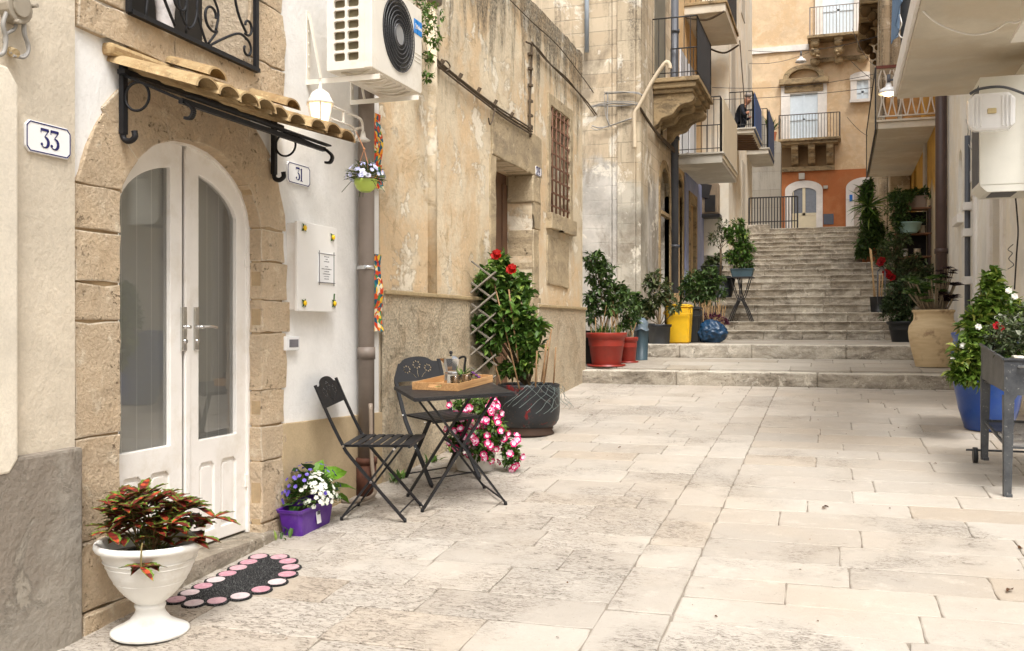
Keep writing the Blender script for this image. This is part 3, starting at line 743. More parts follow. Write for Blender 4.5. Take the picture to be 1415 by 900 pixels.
for (p, q) in (((ya-.01, za+e), (yb+.01, za+e)), ((ya-.01, zb-e), (yb+.01, zb-e)), ((ya+e, za-.012), (ya+e, zb+.012)), ((yb-e, za-.012), (yb-e, zb+.012))):
    b.bar((X+.0075, p[0], p[1]), (X+.0075, q[0], q[1]), .003, .0035)
for i, wd in enumerate((.3, .12, .34, 0, .2, .66, .3, .5, .36, .3)):
    zz = zb-.02-i*(zb-za-.04)/9.5; ww = (yb-ya)*wd; k = (ya+yb)/2-ww/2
    while k < (ya+yb)/2+ww/2-.002: 
        g_ = rnd.uniform(.003, .008); b.box((X+.0062, k, zz-.003), (X+.0068, k+g_, zz+rnd.uniform(.0, .003))); k += g_+.0025
b.build('print', M_INK, nb)
# ---------- thermostat-like box
X = WX+.035; a = onX(396, 465, X); c = onX(414, 484, X)
tb = thing('doorbell_box', 'small square white box with grey screen low on the white wall', 'doorbell', (WX, a.y, c.z))
MB().box((WX-.01, a.y, c.z), (X, c.y, a.z), .005).build('housing', M_ENAM, tb)
MB().box((X-.005, a.y+.03, c.z+.018), (X+.0025, c.y-.016, a.z-.018), .001).build('screen', paint('grey_screen', lin(118, 116, 122), .2, .2), tb)
# ---------- drainpipe
M_PIPE = paint('brown_grey_pipe', lin(128, 116, 106), .45, .12, .0006, 5, dirt=lin(112, 100, 90))
pY = 5.87; pX = WX+.07; pr = .053
dp = thing('drainpipe', 'thick taupe drainpipe with metal clip running down the white wall', 'drainpipe', (pX, pY, .42))
b = MB(); zc = onX(505, 370, pX).z
b.tube([(pX, pY, .62), (pX, pY, zc-.02), (pX, pY, 7.1)], pr, 20)
b.tube([(pX, pY, 1.28), (pX, pY, 1.36)], pr+.006, 20); b.build('pipe', M_PIPE, dp)
b = MB(); b.tube([(pX, pY, zc-.012), (pX, pY, zc+.012)], pr+.005, 20); b.bar((pX+.03, pY-.06, zc), (pX+.05, pY-.12, zc), .012, .02); b.bar((pX-.02, pY, zc), (WX-.01, pY, zc), .02); b.build('clip', M_CHROME, dp)
b = MB(); b.tube([(pX, pY, .38), (pX, pY, .63)], .066, 20); b.tube([(pX, pY, .60), (pX, pY, .64)], .072, 20)
b.build('foot_sleeve', paint('rusty_iron', lin(88, 54, 40), .85, .4, .002, 18), dp)
b = MB(); b.tube(smooth([(pX+.08, pY-.1, 1.0), (pX+.085, pY-.09, .62), (pX+.13, pY-.14, .44), (pX+.10, pY-.32, .415), (pX+.02, pY-.38, .42)]), .013, 10)
tag(b.build('waste_hose', paint('grey_hose', lin(150, 134, 118), .5, .2)), 'thin grey waste hose bending onto the paving beside the drainpipe foot', 'hose')
# ---------- patterned fabric strips
mF = Mt('folk_pattern_print'); v = mF.world(); n_ = mF.n('ShaderNodeTexVoronoi', feature='F1'); mF.put(n_, 'Vector', v); mF.put(n_, 'Scale', 34)
cr = mF.n('ShaderNodeValToRGB'); mF.nt.links.new(mF.math('FRACT', mF.math('ADD', mF.sep(n_.outputs['Color'])[0], mF.math('MULTIPLY', mF.noise(v, 4, 2), .6))), cr.inputs[0])
st = [(0, (206, 60, 24)), (.16, (240, 150, 30)), (.3, (30, 120, 130)), (.42, (236, 196, 60)), (.55, (18, 84, 110)), (.68, (214, 80, 30)), (.8, (230, 220, 190)), (.88, (60, 130, 70)), (.95, (150, 24, 20))]
cr.color_ramp.interpolation = 'CONSTANT'
while len(cr.color_ramp.elements) < len(st): cr.color_ramp.elements.new(.5)
for e_, (p, c3) in zip(cr.color_ramp.elements, st): e_.position = p; e_.color = (*lin(*c3), 1)
M_FOLK = mF.out(cr.outputs[0], .7, mF.bump(mF.noise(v, 60, 3), .002))
for (pa, pb, lab) in ((158, 262, 'upper strip of brightly patterned folk fabric beside the drainpipe, near the hanging flowers'), (352, 458, 'lower strip of brightly patterned folk fabric behind the drainpipe, above the chair')):
    zt = onX(521, pa, WX+.02).z; zb = onX(521, pb, WX+.02).z; b = MB(); n = 14
    for i in range(n):
        za, zb_ = zt+(zb-zt)*i/n, zt+(zb-zt)*(i+1)/n; f = lambda z: WX+.03+.012*math.sin(z*19)
        for (p, q) in ((za, zb_),): 
            k = .02 if i > n*.6 else 0
            b.face([(f(p), 6.00, p), (f(p)+.01, 6.165+k, p), (f(q)+.01, 6.165+k, q), (f(q), 6.00, q)]); b.face([(f(p)-.006, 6.00, p), (f(q)-.006, 6.00, q), (f(q)+.004, 6.165+k, q), (f(p)+.004, 6.165+k, p)])
    tag(b.build('fabric_strip', M_FOLK), lab, 'fabric strip', 'patterned fabric strips')
# ---------- air conditioner on brackets
M_ACW = paint('ac_cream_plastic', lin(232, 226, 214), .35, .05, .0004, 6, dirt=lin(206, 196, 178))
ax0, ax1 = -2.84, -2.55; ay0, ay1 = 5.18, 5.90; az0 = 2.985; az1 = az0+.54
ac = thing('air_conditioner', 'white outdoor air conditioner with round black fan and blue badge, high above the wall lantern', 'air conditioner', (ax0, ay0, az0))
fc = (5.545, az0+.285); fr = .222
b = MB(); side = []
for i in range(2):
    for k in range(8):
        sx0 = ax0+.045+i*.088; sz0 = az0+.05+k*.062; q = .008; x1_, z1_ = sx0+.072, sz0+.048
        side.append([(sx0+q, sz0), (x1_-q, sz0), (x1_, sz0+q), (x1_, z1_-q), (x1_-q, z1_), (sx0+q, z1_), (sx0, z1_-q), (sx0, sz0+q)])
b.plate([(ax0, az0), (ax1-.05, az0), (ax1-.05, az1), (ax0, az1)], side, 'Y', ay0, ay0+.02)
ci = [(fc[0]+fr*math.cos(R(a)), fc[1]+fr*math.sin(R(a))) for a in range(0, 360, 9)]
b.plate([(ay0+.03, az0), (ay1-.02, az0), (ay1, az0+.02), (ay1, az1-.02), (ay1-.02, az1), (ay0+.03, az1), ], [ci], 'X', ax1-.012, ax1, bev=.004)
b.plate([(ax1-.052, az0), (ax1-.02, az0), (ax1, az0+.0), (ax1, az1), (ax1-.052, az1)], [], 'Y', ay0, ay0+.032, bev=.006)
b.box((ax0, ay0+.02, az1-.01), (ax1-.012, ay1, az1+.005)); b.box((ax0, ay0+.02, az0), (ax1-.012, ay1, az0+.015)); b.box((ax0, ay1-.015, az0+.015), (ax1-.012, ay1, az1-.01)); b.box((ax0, ay0+.03, az0+.015), (ax0+.012, ay1-.015, az1-.01))
for k in range(3): b.box((ax1-.002, fc[0]+.235, az0+.24-k*.025), (ax1+.004, ay1-.02, az0+.247-k*.025), .001)
b.build('casing', M_ACW, ac)
b = MB(); b.box((ax0+.03, ay0+.026, az0+.03), (ax1-.07, ay0+.03, az1-.03)); 
for k in range(34): b.box((ax0+.04+k*.0055, ay0+.022, az0+.04), (ax0+.042+k*.0055, ay0+.026, az1-.04))
b.build('coil', paint('coil_fins', lin(150, 140, 112), .6, .2, 0, metal=.2), ac)
b = MB(); xg = ax1+.004
for k in range(7): rr = fr*(.28+.72*k/6); b.tube([(xg+.006*math.cos(k*.2), fc[0]+rr*math.cos(R(a)), fc[1]+rr*math.sin(R(a))) for a in range(0, 361, 10)], .0035, 5, caps=False)
for a in range(0, 360, 6):
    for (r0, r1) in ((.30, 1.0),):
        p = [(xg, fc[0]+fr*r*math.cos(R(a+18*(r-r0))), fc[1]+fr*r*math.sin(R(a+18*(r-r0)))) for r in (r0, .55, .8, r1)]; b.tube(p, .0017, 4)
M_GRAYG = paint('grey_fan_guard', lin(66, 66, 68), .5, .1, 0)
b.build('fan_guard', M_GRAYG, ac)
b = MB(); b.plate([(fc[0]+fr*.3*math.cos(R(a)), fc[1]+fr*.3*math.sin(R(a))) for a in range(0, 360, 15)], [], 'X', ax1, ax1+.008, bev=.002); b.build('fan_hub', paint('hub_grey', lin(150, 150, 150), .4, .1, 0), ac)
b = MB(); b.box((ax1-.10, fc[0]-fr-.005, fc[1]-fr-.005), (ax1-.095, fc[0]+fr+.005, fc[1]+fr+.005))
for q in range(3):
    a0 = 120*q+20
    for k in range(6):
        a, a2 = R(a0+k*15), R(a0+k*15+16); dx = .012*k
        b.face([(ax1-.075+dx*.6, fc[0]+.05*math.cos(a), fc[1]+.05*math.sin(a)), (ax1-.085+dx, fc[0]+.2*math.cos(a), fc[1]+.2*math.sin(a)), (ax1-.085+dx+.01, fc[0]+.2*math.cos(a2), fc[1]+.2*math.sin(a2)), (ax1-.075+dx*.6+.006, fc[0]+.05*math.cos(a2), fc[1]+.05*math.sin(a2))])
b.build('fan', paint('black_fan', (.03, .03, .032), .5, .1, 0), ac)
def text_mesh(txt, size, mat, name, parent, loc, rot, extrude=.0005, offset=0, spacing=1):
    cu = bpy.data.curves.new('t', 'FONT'); cu.body = txt; cu.size = size; cu.extrude = extrude; cu.align_x = 'CENTER'; cu.align_y = 'CENTER'; cu.offset = offset; cu.space_character = spacing
    o = bpy.data.objects.new('t', cu); COL.objects.link(o); dg = bpy.context.evaluated_depsgraph_get(); me = bpy.data.meshes.new_from_object(o.evaluated_get(dg)); bpy.data.objects.remove(o)
    me.transform(Matrix.Translation(Vector(loc)) @ rot.to_matrix().to_4x4()); me.transform(Matrix.Translation(-ORG[parent.name])); me.name = name; me.materials.append(mat)
    q = bpy.data.objects.new(name, me); COL.objects.link(q); q.parent = parent; ORG[q.name] = ORG[parent.name]; return q
from mathutils import Euler
EX = Euler((R(90), 0, R(90)))      # lettering on a wall facing +X
b = MB(); b.box((ax1-.002, 5.775, az1-.175), (ax1+.003, 5.895, az1-.085), .001); bd = b.build('badge', paint('badge_blue', lin(20, 130, 210), .3, .05, 0), ac)
text_mesh('Midea', .038, M_ENAM, 'badge_text', bd, (ax1+.004, 5.842, az1-.13), EX, offset=.0006)
b = MB(); b.path([(.016*math.cos(R(a)), .016*math.sin(R(a))) for a in range(60, 330, 20)], .004, (ax1+.0045, 5.795, az1-.13), (0, 1, 0), (0, 0, 1), (0, 0, 0)); b.build('badge_swirl', M_ENAM, bd)
b = MB()
for k in range(9): b.tube(smooth([(ax0+.06, ay0+.06+k*.07, az0-.003), (ax0+.16, ay0+.08+k*.07, az0-.012-.006*math.sin(k*2)), (ax1-.03, ay0+.05+k*.07, az0-.003)]), .006, 5)
b.build('base_pan', M_ACW, ac)
for yy in (ay0+.06, ay1-.10):
    b = MB()
    b.box((WX, yy-.018, az0-.03), (WX+.006, yy+.018, az0+.38)); b.box((WX, yy-.018, az0-.035), (ax1+.03, yy+.018, az0-.03)); b.box((WX, yy-.020, az0-.06), (ax1+.03, yy-.016, az0-.03))
    b.bar((WX+.02, yy-.018, az0+.36), (WX+.10, yy-.018, az0-.03), .03, .004)
    for k in range(5): b.tube([(WX, yy, az0+.05+k*.07), (WX+.011, yy, az0+.05+k*.07)], .007, 6)
    b.build('wall_bracket', M_ACW, ac)
# ---------- wall lantern
ln_p = Vector((-2.80, 5.03, 2.62))
wl = thing('wall_lantern', 'lit white hexagonal wall lantern with scrolled white iron arm under the air conditioner', 'lantern', (WX, 6.1, 2.75))
M_WIRON = paint('white_iron', lin(228, 222, 212), .45, .05, .0004, 20, dirt=lin(190, 170, 140))
b = MB(); cx_, cy_, cz_ = ln_p.x, ln_p.y, ln_p.z
b.lathe([(.083, .135), (.088, .14), (.075, .155), (.055, .195), (.028, .215), (.012, .222), (.012, .235), (.004, .262), (0, .265)], ln_p, 6)
for k in range(6):
    a = R(60*k); b.bar((cx_+.045*math.cos(a), cy_+.045*math.sin(a), cz_), (cx_+.076*math.cos(a), cy_+.076*math.sin(a), cz_+.138), .008)
    a2 = R(60*k+60); b.bar((cx_+.045*math.cos(a), cy_+.045*math.sin(a), cz_), (cx_+.045*math.cos(a2), cy_+.045*math.sin(a2), cz_), .008)
b.lathe([(0, -.03), (.012, -.02), (.03, -.004), (.047, 0), (0, .002)], ln_p, 6)
b.build('lantern_cage', M_WIRON, wl)
mL = Mt('lit_lantern_glass'); M_LIT = mL.out(lin(255, 244, 225), .4, emis=lin(255, 226, 178), estr=1.5)
b = MB(); b.lathe([(.040, .006), (.070, .132)], ln_p, 6); b.build('lantern_glass', M_LIT, wl)
b = MB(); az_ = 2.775
b.tube(smooth([(cx_, cy_, cz_+.15), (cx_, cy_+.09, az_), (cx_, cy_+.28, az_+.0), (cx_+.0, cy_+.46, az_+.0), (cx_+.0, cy_+.52, az_-.02), (cx_, cy_+.535, az_-.09)]), .008, 8)
b.tube(smooth([(cx_, cy_+.08, az_-.075)]+[(cx_, p, q) for p, q in [(cy_+.2, az_-.075), (cy_+.36, az_-.07), (cy_+.43, az_-.085), (cy_+.445, az_-.12), (cy_+.42, az_-.145), (cy_+.39, az_-.13), (cy_+.395, az_-.11)]]), .007, 8)
b.tube(smooth([(cx_, cy_+.22, az_-.075), (cx_, cy_+.12, az_-.085), (cx_, cy_+.10, az_-.13), (cx_, cy_+.14, az_-.17), (cx_, cy_+.17, az_-.15), (cx_, cy_+.155, az_-.13)]), .006, 8)
b.bar((cx_, cy_+.28, az_), (cx_, cy_+.28, az_-.075), .012); b.tube([(cx_, cy_+.535, az_-.05), (WX, cy_+.60, az_-.05)], .008, 8)
b.build('arm', M_WIRON, wl)
b = MB(); b.lathe([(0, .06), (.012, .055), (.018, .02), (.045, 0), (.04, -.004), (0, -.004)], (cx_, cy_+.535, az_-.13), 16); b.build('bell_cap', M_WIRON, wl)
# ---------- foliage tools
def sprig(b, p, d, n, size, t0=0, t1=1, droop=.3, wid=.5, spread=1.0, fold=.25):
    """n leaves around point p heading d"""
    for _ in range(n):
        v = Vector((rnd.gauss(0, 1), rnd.gauss(0, 1), rnd.gauss(0, 1))).normalized()
        u = (Vector(d)*(1.2-spread)+v*spread).normalized(); u.z -= droop*rnd.random(); u.normalize()
        leaf_at(b, Vector(p), u, size*rnd.uniform(.65, 1.25), wid, rnd.uniform(t0, t1), fold)
def leaf_at(b, p, u, L, wid, t, fold=.25, serr=False):
    a = Vector((0, 0, 1)) if abs(u.z) < .9 else Vector((1, 0, 0))
    s = u.cross(a).normalized(); s = (s+Vector((rnd.gauss(0, .3), rnd.gauss(0, .3), rnd.gauss(0, .3)))).normalized(); nrm = s.cross(u).normalized(); s = u.cross(nrm)
    w = L*wid/2; up = nrm*w*fold*2
    tip = p+u*L-nrm*L*.18; mid1 = p+u*L*.35; mid2 = p+u*L*.7-nrm*L*.05
    V = b.bm.verts.new
    P0, T = V(p), V(tip); M1, M2 = V(mid1), V(mid2)
    for sg in (1, -1):
        A, B = V(mid1+s*w*sg+up), V(mid2+s*w*.72*sg+up*.6)
        f1 = b.bm.faces.new((P0, M1, A)) if sg > 0 else b.bm.faces.new((P0, A, M1))
        f2 = b.bm.faces.new((M1, M2, B, A)) if sg > 0 else b.bm.faces.new((M1, A, B, M2))
        f3 = b.bm.faces.new((M2, T, B)) if sg > 0 else b.bm.faces.new((M2, B, T))
        b.settint((f1, f2, f3), t)
def shrub(fol, stem, base, blobs, n_twigs, leaves, size, wid=.5, stemr=.006, droop=.3, t0=0, t1=1, spread=.9, seed=1, reach=.8, tint_hi=None):
    """stems from the base out to twig ends inside the blobs, a sprig of leaves along the end of each twig"""
    base = Vector(base)
    tot = sum(bl[1]**1.5 if not isinstance(bl[1], tuple) else (bl[1][0]*bl[1][1]*bl[1][2])**.5 for bl in blobs)
    for c, r in blobs:
        rr = r if isinstance(r, tuple) else (r, r, r); c = Vector(c)
        w = ((rr[0]*rr[1]*rr[2])**.5)/tot; n = max(2, int(n_twigs*w))
        mid0 = base+(c-base)*.55+Vector((rnd.gauss(0, .02), rnd.gauss(0, .02), 0))
        if stem: stem.tube(smooth([base+Vector((rnd.gauss(0, .015), rnd.gauss(0, .015), 0)), mid0, c], 4), [stemr*(1-.5*i/8) for i in range(9)], 5, tint=.5)
        for _ in range(n):
            v = Vector((rnd.gauss(0, 1), rnd.gauss(0, 1), rnd.gauss(0, 1))).normalized(); k = rnd.uniform(.35, 1)**.6
            e = c+Vector((v.x*rr[0], v.y*rr[1], v.z*rr[2]))*k
            s = c+(e-c)*.15; d = (e-s).normalized() if (e-s).length > 1e-4 else Vector((0, 0, 1))
            if stem and rnd.random() < .5: stem.tube([s, (s+e)/2+Vector((0, 0, .01)), e], [stemr*.35, stemr*.28, stemr*.15], 4, caps=False, tint=.5)
            L = (e-s).length
            for q in range(leaves):
                p = e-d*L*.35*rnd.random()
                sprig(fol, p, (d+Vector((0, 0, .35))).normalized(), 1, size, t0, t1, droop, wid, spread)
def flower(b, p, n, r, pet=5, t=.5, cup=.3):
    n = Vector(n).normalized(); a = n.orthogonal().normalized(); c = n.cross(a); o = rnd.random()*6
    for k in range(pet):
        an = o+2*math.pi*k/pet; u = a*math.cos(an)+c*math.sin(an); s = n.cross(u); P = Vector(p)
        w = r*math.sin(math.pi/pet)*1.05
        f = b.face([P, P+u*r*.55+s*w*.9+n*r*cup*.5, P+u*r+s*w*.45+n*r*cup, P+u*r-s*w*.45+n*r*cup, P+u*r*.55-s*w*.9+n*r*cup*.5], min(1, max(0, t+rnd.uniform(-.15, .15))))
M_SOIL = paint('potting_soil', (.035, .025, .018), .95, .4, .01, 30)
L_MID = leafmat('leaf_green', (.035, .085, .014), (.14, .26, .04), (.24, .32, .06))
L_DARK = leafmat('leaf_dark_green', (.024, .056, .015), (.115, .19, .045))
L_OLIVE = leafmat('leaf_olive', (.045, .065, .022), (.13, .16, .06), (.22, .22, .10))
L_LIME = leafmat('leaf_lime', (.09, .19, .015), (.30, .42, .06), (.42, .42, .10))
M_STEM = leafmat('stem', (.16, .11, .06), (.26, .19, .11))
M_STICK = paint('dry_stick', lin(186, 152, 108), .8, .25, .001, 30)
# ---------- hanging flower bowl
hx, hy = -2.70, 5.40; hz = 2.30
hb = thing('hanging_flower_bowl', 'small lime green bowl of pale blue flowers hanging from the lantern arm', 'hanging basket', (hx, hy, hz))
b = MB(); b.lathe([(0, 0), (.03, .002), (.055, .02), (.068, .05), (.070, .075), (.064, .075), (.05, .04), (0, .03)], (hx, hy, hz), 24)
b.build('bowl', paint('lime_plastic', lin(186, 206, 96), .35, .06, 0), hb)
b = MB(); top = (cx_+.02, cy_+.40, az_-.10); b.tube([top, (hx-.01, hy+.0, hz+.26)], .003, 5)
for a in (90, 210, 330): b.tube([(hx-.01, hy, hz+.26), (hx+.068*math.cos(R(a)), hy+.068*math.sin(R(a)), hz+.075)], .0018, 4)
b.ball((hx-.01, hy, hz+.26), .008); b.build('hanger', paint('copper_wire', lin(190, 130, 90), .4, .2, 0), hb)
b = MB(); f = MB()
for _ in range(170): 
    v = Vector((rnd.gauss(0, 1), rnd.gauss(0, 1), abs(rnd.gauss(0, .8)))).normalized(); p = Vector((hx, hy, hz+.075))+Vector((v.x*.10, v.y*.11, v.z*.10))*rnd.uniform(.4, 1); leaf_at(b, p, v, .045, .35, rnd.random())
for _ in range(6): 
    a = rnd.random()*6.28; b.tube([(hx, hy, hz+.07), (hx+.09*math.cos(a), hy+.09*math.sin(a), hz+.06), (hx+.15*math.cos(a), hy+.15*math.sin(a), hz-.01)], .002, 4, tint=.5)
for _ in range(70):
    v = Vector((rnd.gauss(0, 1), rnd.gauss(0, 1), abs(rnd.gauss(0, .8)))).normalized(); p = Vector((hx, hy, hz+.08))+Vector((v.x*.115, v.y*.12, v.z*.10)); flower(f, p, v, .013, 6, rnd.random())
b.build('foliage', L_OLIVE, hb); f.build('flowers', leafmat('pale_blue_petals', lin(180, 184, 228), lin(236, 236, 246)), hb)
# ================================================================== house 29
h29 = thing('weathered_house', 'low ochre plastered house with black stained parapet, small barred window and pebbledash base', 'house', (-4, 9, .6))
YC = 11.9
dy0, dy1 = 8.62, 9.78; dz1 = 3.05
wy = (10.46, 11.27, 2.72, 3.90)
b = MB(); n = 40
top = [(YC-(YC-6.21)*i/n, 4.84+.03*noise.noise(Vector((i*.7, 0, 0)))) for i in range(n+1)]
b.plate([(6.21, .2), (YC, .6)]+top, [[(dy0, .3), (dy1, .3), (dy1, dz1), (dy0, dz1)], [(wy[0], wy[2]), (wy[1], wy[2]), (wy[1], wy[3]), (wy[0], wy[3])]], 'X', -3.0, -3.32)
b.box((-8, 11.55, .5), (-3.33, YC, 4.84)); b.box((-8, 6.21, 4.2), (-3.33, 11.5, 4.3)); b.box((-8, 6.21, 0.3), (-3.6, 6.5, 4.2))
b.build('wall', M_OCHRE, h29)
b = MB(); zl = 1.735
for (ya, yb) in ((6.215, dy0-.12), (dy1+.14, YC+.03)):
    b = MB(); b.plate([(ya, .2), (yb, .3), (yb, zl-.03), (ya, zl)], [], 'X', -2.99, -2.965, bev=.012)
    if ya > 8: b.box((-3.6, YC-.002, .4), (-2.97, YC+.03, zl-.02))
    pb_ = b.build('pebbledash_base', M_PEB, h29)
    b = MB()
    if ya < 8: b.box((-2.97, 6.215, zl-.02), (-2.945, 8.50, zl+.012), .008)
    else: b.box((-2.97, 9.92, zl-.045), (-2.945, YC+.03, zl-.012), .008)
    b.build('base_moulding', M_LEDGE, pb_)
M_DSTONE = stone('weathered_stone', lin(214, 196, 164), lin(194, 174, 142), (.08, .06, .04), .01, True, .6, dark_blots=lin(146, 132, 112))
b = MB(); b.rx = 1
hewn(b, [(dy0-.15, .4), (dy0, .4), (dy0, dz1), (dy0-.15, dz1)], -3.2, -2.985, .9, bev=.01)
for i, (z0, z1) in enumerate(((.5, 1.1), (1.1, 1.8), (1.8, 2.5), (2.5, 2.86))): hewn(b, [(dy1, z0), (dy1+.20+.06*(i % 2), z0), (dy1+.20+.06*(i % 2), z1-.01), (dy1, z1-.01)], -3.26, -2.982, rnd.random(), bev=.01)
hewn(b, [(dy0-.12, dz1), (dy1+.3, dz1), (dy1+.3, dz1+.42), (dy0-.12, dz1+.42)], -3.2, -2.98, .4, bev=.012)
hewn(b, [(dy1-.02, dz1-.28), (dy1+.24, dz1-.28), (dy1+.24, dz1), (dy1-.02, dz1)], -3.26, -2.978, .4, bev=.012)
b.build('doorway_stones', M_DSTONE, h29)
M_BROWN = paint('old_brown_wood', lin(104, 76, 56), .7, .25, .002, 12)
b = MB(); b.box((-3.34, dy0, .3), (-3.28, dy1, dz1)); 
for k in range(5): b.box((-3.285, dy0+.05+k*.24, .5), (-3.265, dy0+.21+k*.24, dz1-.1), .006)
b.build('door', M_BROWN, h29)
b = MB(); hewn(b, [(wy[0]-.16, wy[2]-.17), (wy[1]+.10, wy[2]-.17), (wy[1]+.10, wy[2]), (wy[0]-.16, wy[2])], -3.1, -2.93, .5)
hewn(b, [(wy[0]-.12, wy[2]+.004), (wy[0]-.004, wy[2]+.004), (wy[0]-.004, wy[3]+.10), (wy[0]-.12, wy[3]+.10)], -3.1, -2.985, .6, bev=.008); hewn(b, [(wy[1], wy[2]+.004), (wy[1]+.12, wy[2]+.004), (wy[1]+.12, wy[3]+.08), (wy[1], wy[3]+.08)], -3.1, -2.985, .3, bev=.008)
hewn(b, [(wy[0]-.12, wy[3]+.005), (wy[1]+.12, wy[3]+.005), (wy[1]+.12, wy[3]+.13), (wy[0]-.12, wy[3]+.13)], -3.1, -2.984, .5, bev=.008)
hewn(b, [(10.30, 1.95), (11.20, 1.93), (11.2, 2.46), (10.30, 2.48)], -3.1, -2.982, .5, bev=.012)
b.build('window_surround', M_DSTONE, h29)
b = MB(); b.box((-3.30, wy[0], wy[2]), (-3.26, wy[1], wy[3])); wn = b.build('window', M_DKROOM, h29)
b = MB(); b.box((-3.26, wy[0], wy[2]), (-3.22, wy[0]+.07, wy[3])); b.box((-3.26, wy[1]-.07, wy[2]), (-3.22, wy[1], wy[3])); b.box((-3.26, (wy[0]+wy[1])/2-.04, wy[2]), (-3.22, (wy[0]+wy[1])/2+.04, wy[3])); b.build('shutter', M_BROWN, wn)
b = MB()
for k in range(5):
    y = wy[0]+.08+k*.162; b.tube([(-3.0, y, wy[2]), (-3.0, y, wy[3])], .011, 6)
for k in range(8): z = wy[2]+.1+k*.145; b.bar((-3.0, wy[0], z), (-3.0, wy[1], z), .012, .02)
b.build('window_bars', paint('rusty_brown_iron', lin(116, 82, 62), .8, .3, .001, 20), wn)
plate_sign(739.5, 229, 747.5, 246, -2.985, '', 'small white enamel number plate on ochre wall beside the recessed brown doorway')
o29 = bpy.data.objects[[o.name for o in bpy.data.objects if o.name.startswith('house_number_plate')][-1]]
a = onX(743.5, 238, -2.976); text_mesh('29', .13, M_NAVY, 'number', o29, (-2.974, a.y, a.z), EX)
# plastered-in pipe and its broken top
b = MB(); Yp = 7.11
b.tube([(-3.005, Yp, zl), (-3.005, Yp, 4.05)], .055, 14, tint=.5); b.build('buried_pipe', M_OCHRE, h29)
b = MB(); b.tube([(-2.985, Yp, 3.98), (-2.985, Yp, 4.03), (-2.985, Yp, 4.12)], [.075, .08, .08], 14); b.tube([(-2.985, Yp, 4.1), (-2.985, Yp, 4.5)], .055, 14); b.build('pipe_collar', paint('grey_cement_pipe', lin(140, 130, 116), .9, .25, .003, 15), h29)
# ---------- cables on the ochre wall
M_OLDC = paint('old_cable', lin(92, 78, 62), .8, .35, .002, 14)
def cable(label, strands, name='wall_cable', mat=None, cat='cable', group='cables'):
    b = MB()
    for pts, r in strands: b.tube(smooth(pts, 5), r, 6)
    return tag(b.build(name, mat or M_OLDC), label, cat, group)
Xc = -2.975
P = [(592, 76), (625, 103), (668, 137), (700, 160), (735, 182)]
def off(pts, dx, dy): return [(x+dx, y+dy) for x, y in pts]
clips = []
t_ = thing('wall_cable', 'bundle of twisted cables crossing the ochre wall from the air conditioner to the doorway', 'cable', tuple(onX(*P[2], Xc)), 'cables fixed to the ochre wall')
b = MB()
for k, (dx, dy) in enumerate(((0, 0), (1, -3), (-1, 3))): b.tube(smooth(wall_cable([(x+dx+rnd.uniform(-1, 1), y+dy+rnd.uniform(-1, 1)) for x, y in P], Xc+.006*k), 5), .009, 6)
b.tube(smooth(wall_cable([(612, 90), (616, 84), (622, 92), (616, 98), (610, 90)], Xc+.02)), .006, 5)
b.build('strands', M_OLDC, t_)
b = MB(); 
for f_ in (.12, .3, .48, .64, .8, .97):
    x = 592+143*f_; y = 76+106*f_; p = onX(x, y, Xc); b.bar(p+Vector((-.02, 0, -.035)), p+Vector((.02, 0, .035)), .012, .03)
b.build('cable_clips', M_OLDC, t_)
t_ = thing('wall_cable', 'vertical dark cable clipped to the ochre wall above the doorway lintel', 'cable', tuple(onX(734, 120, Xc)), 'cables fixed to the ochre wall')
b = MB(); b.tube(smooth(wall_cable([(733, 190), (732, 150), (734, 100), (735, 58)], Xc), 5), .012, 6); b.build('strands', M_OLDC, t_)
b = MB(); 
for y in (75, 95, 118, 140, 160, 175): b.box(onX(733, y, Xc)-Vector((.02, .03, .012)), onX(733, y, Xc)+Vector((.02, .03, .012)))
b.build('cable_clips', M_OLDC, t_)
cable('long thin cable running along the ochre wall above the barred window to its corner', [(wall_cable([(727, 58), (742, 66), (760, 88), (790, 118), (812, 142), (824, 158)], Xc), .010), (wall_cable([(735, 58), (755, 84), (785, 110), (815, 150), (822, 160), (817, 152)], Xc+.01), .007)], group='cables fixed to the ochre wall')
cable('upper slack cable sagging along the stained parapet of the ochre house', [(wall_cable([(705, 0), (735, 30), (770, 62), (800, 100), (820, 128)], Xc), .006)], group='cables fixed to the ochre wall')
cable('short curled stub of grey cable hanging above the recessed doorway', [(wall_cable([(684, 150), (681, 165), (677, 172), (675, 163)], Xc+.02), .007)], group='cables fixed to the ochre wall')
# ---------- creeper falling over the air conditioner
b = MB(); s = MB(); cxx = Vector((-2.9, 6.5, 4.25))
for (px, py, r) in ((560, -20, .30), (585, 5, .2), (600, 18, .14), (598, 48, .16), (604, 60, .10), (592, 80, .12), (590, 105, .09), (575, 12, .16), (588, 30, .14)):
    c = onX(px, py, -2.86); shrub(b, s, cxx, [(c, r*.6)], 15, 3, .04, .55, .003, .6, seed=px)
cp = thing('creeper', 'green creeper tumbling down the ochre wall behind the air conditioner', 'creeper', (-2.9, 6.5, 4.2))
b.build('foliage', L_MID, cp); s.build('stems', M_STEM, cp)
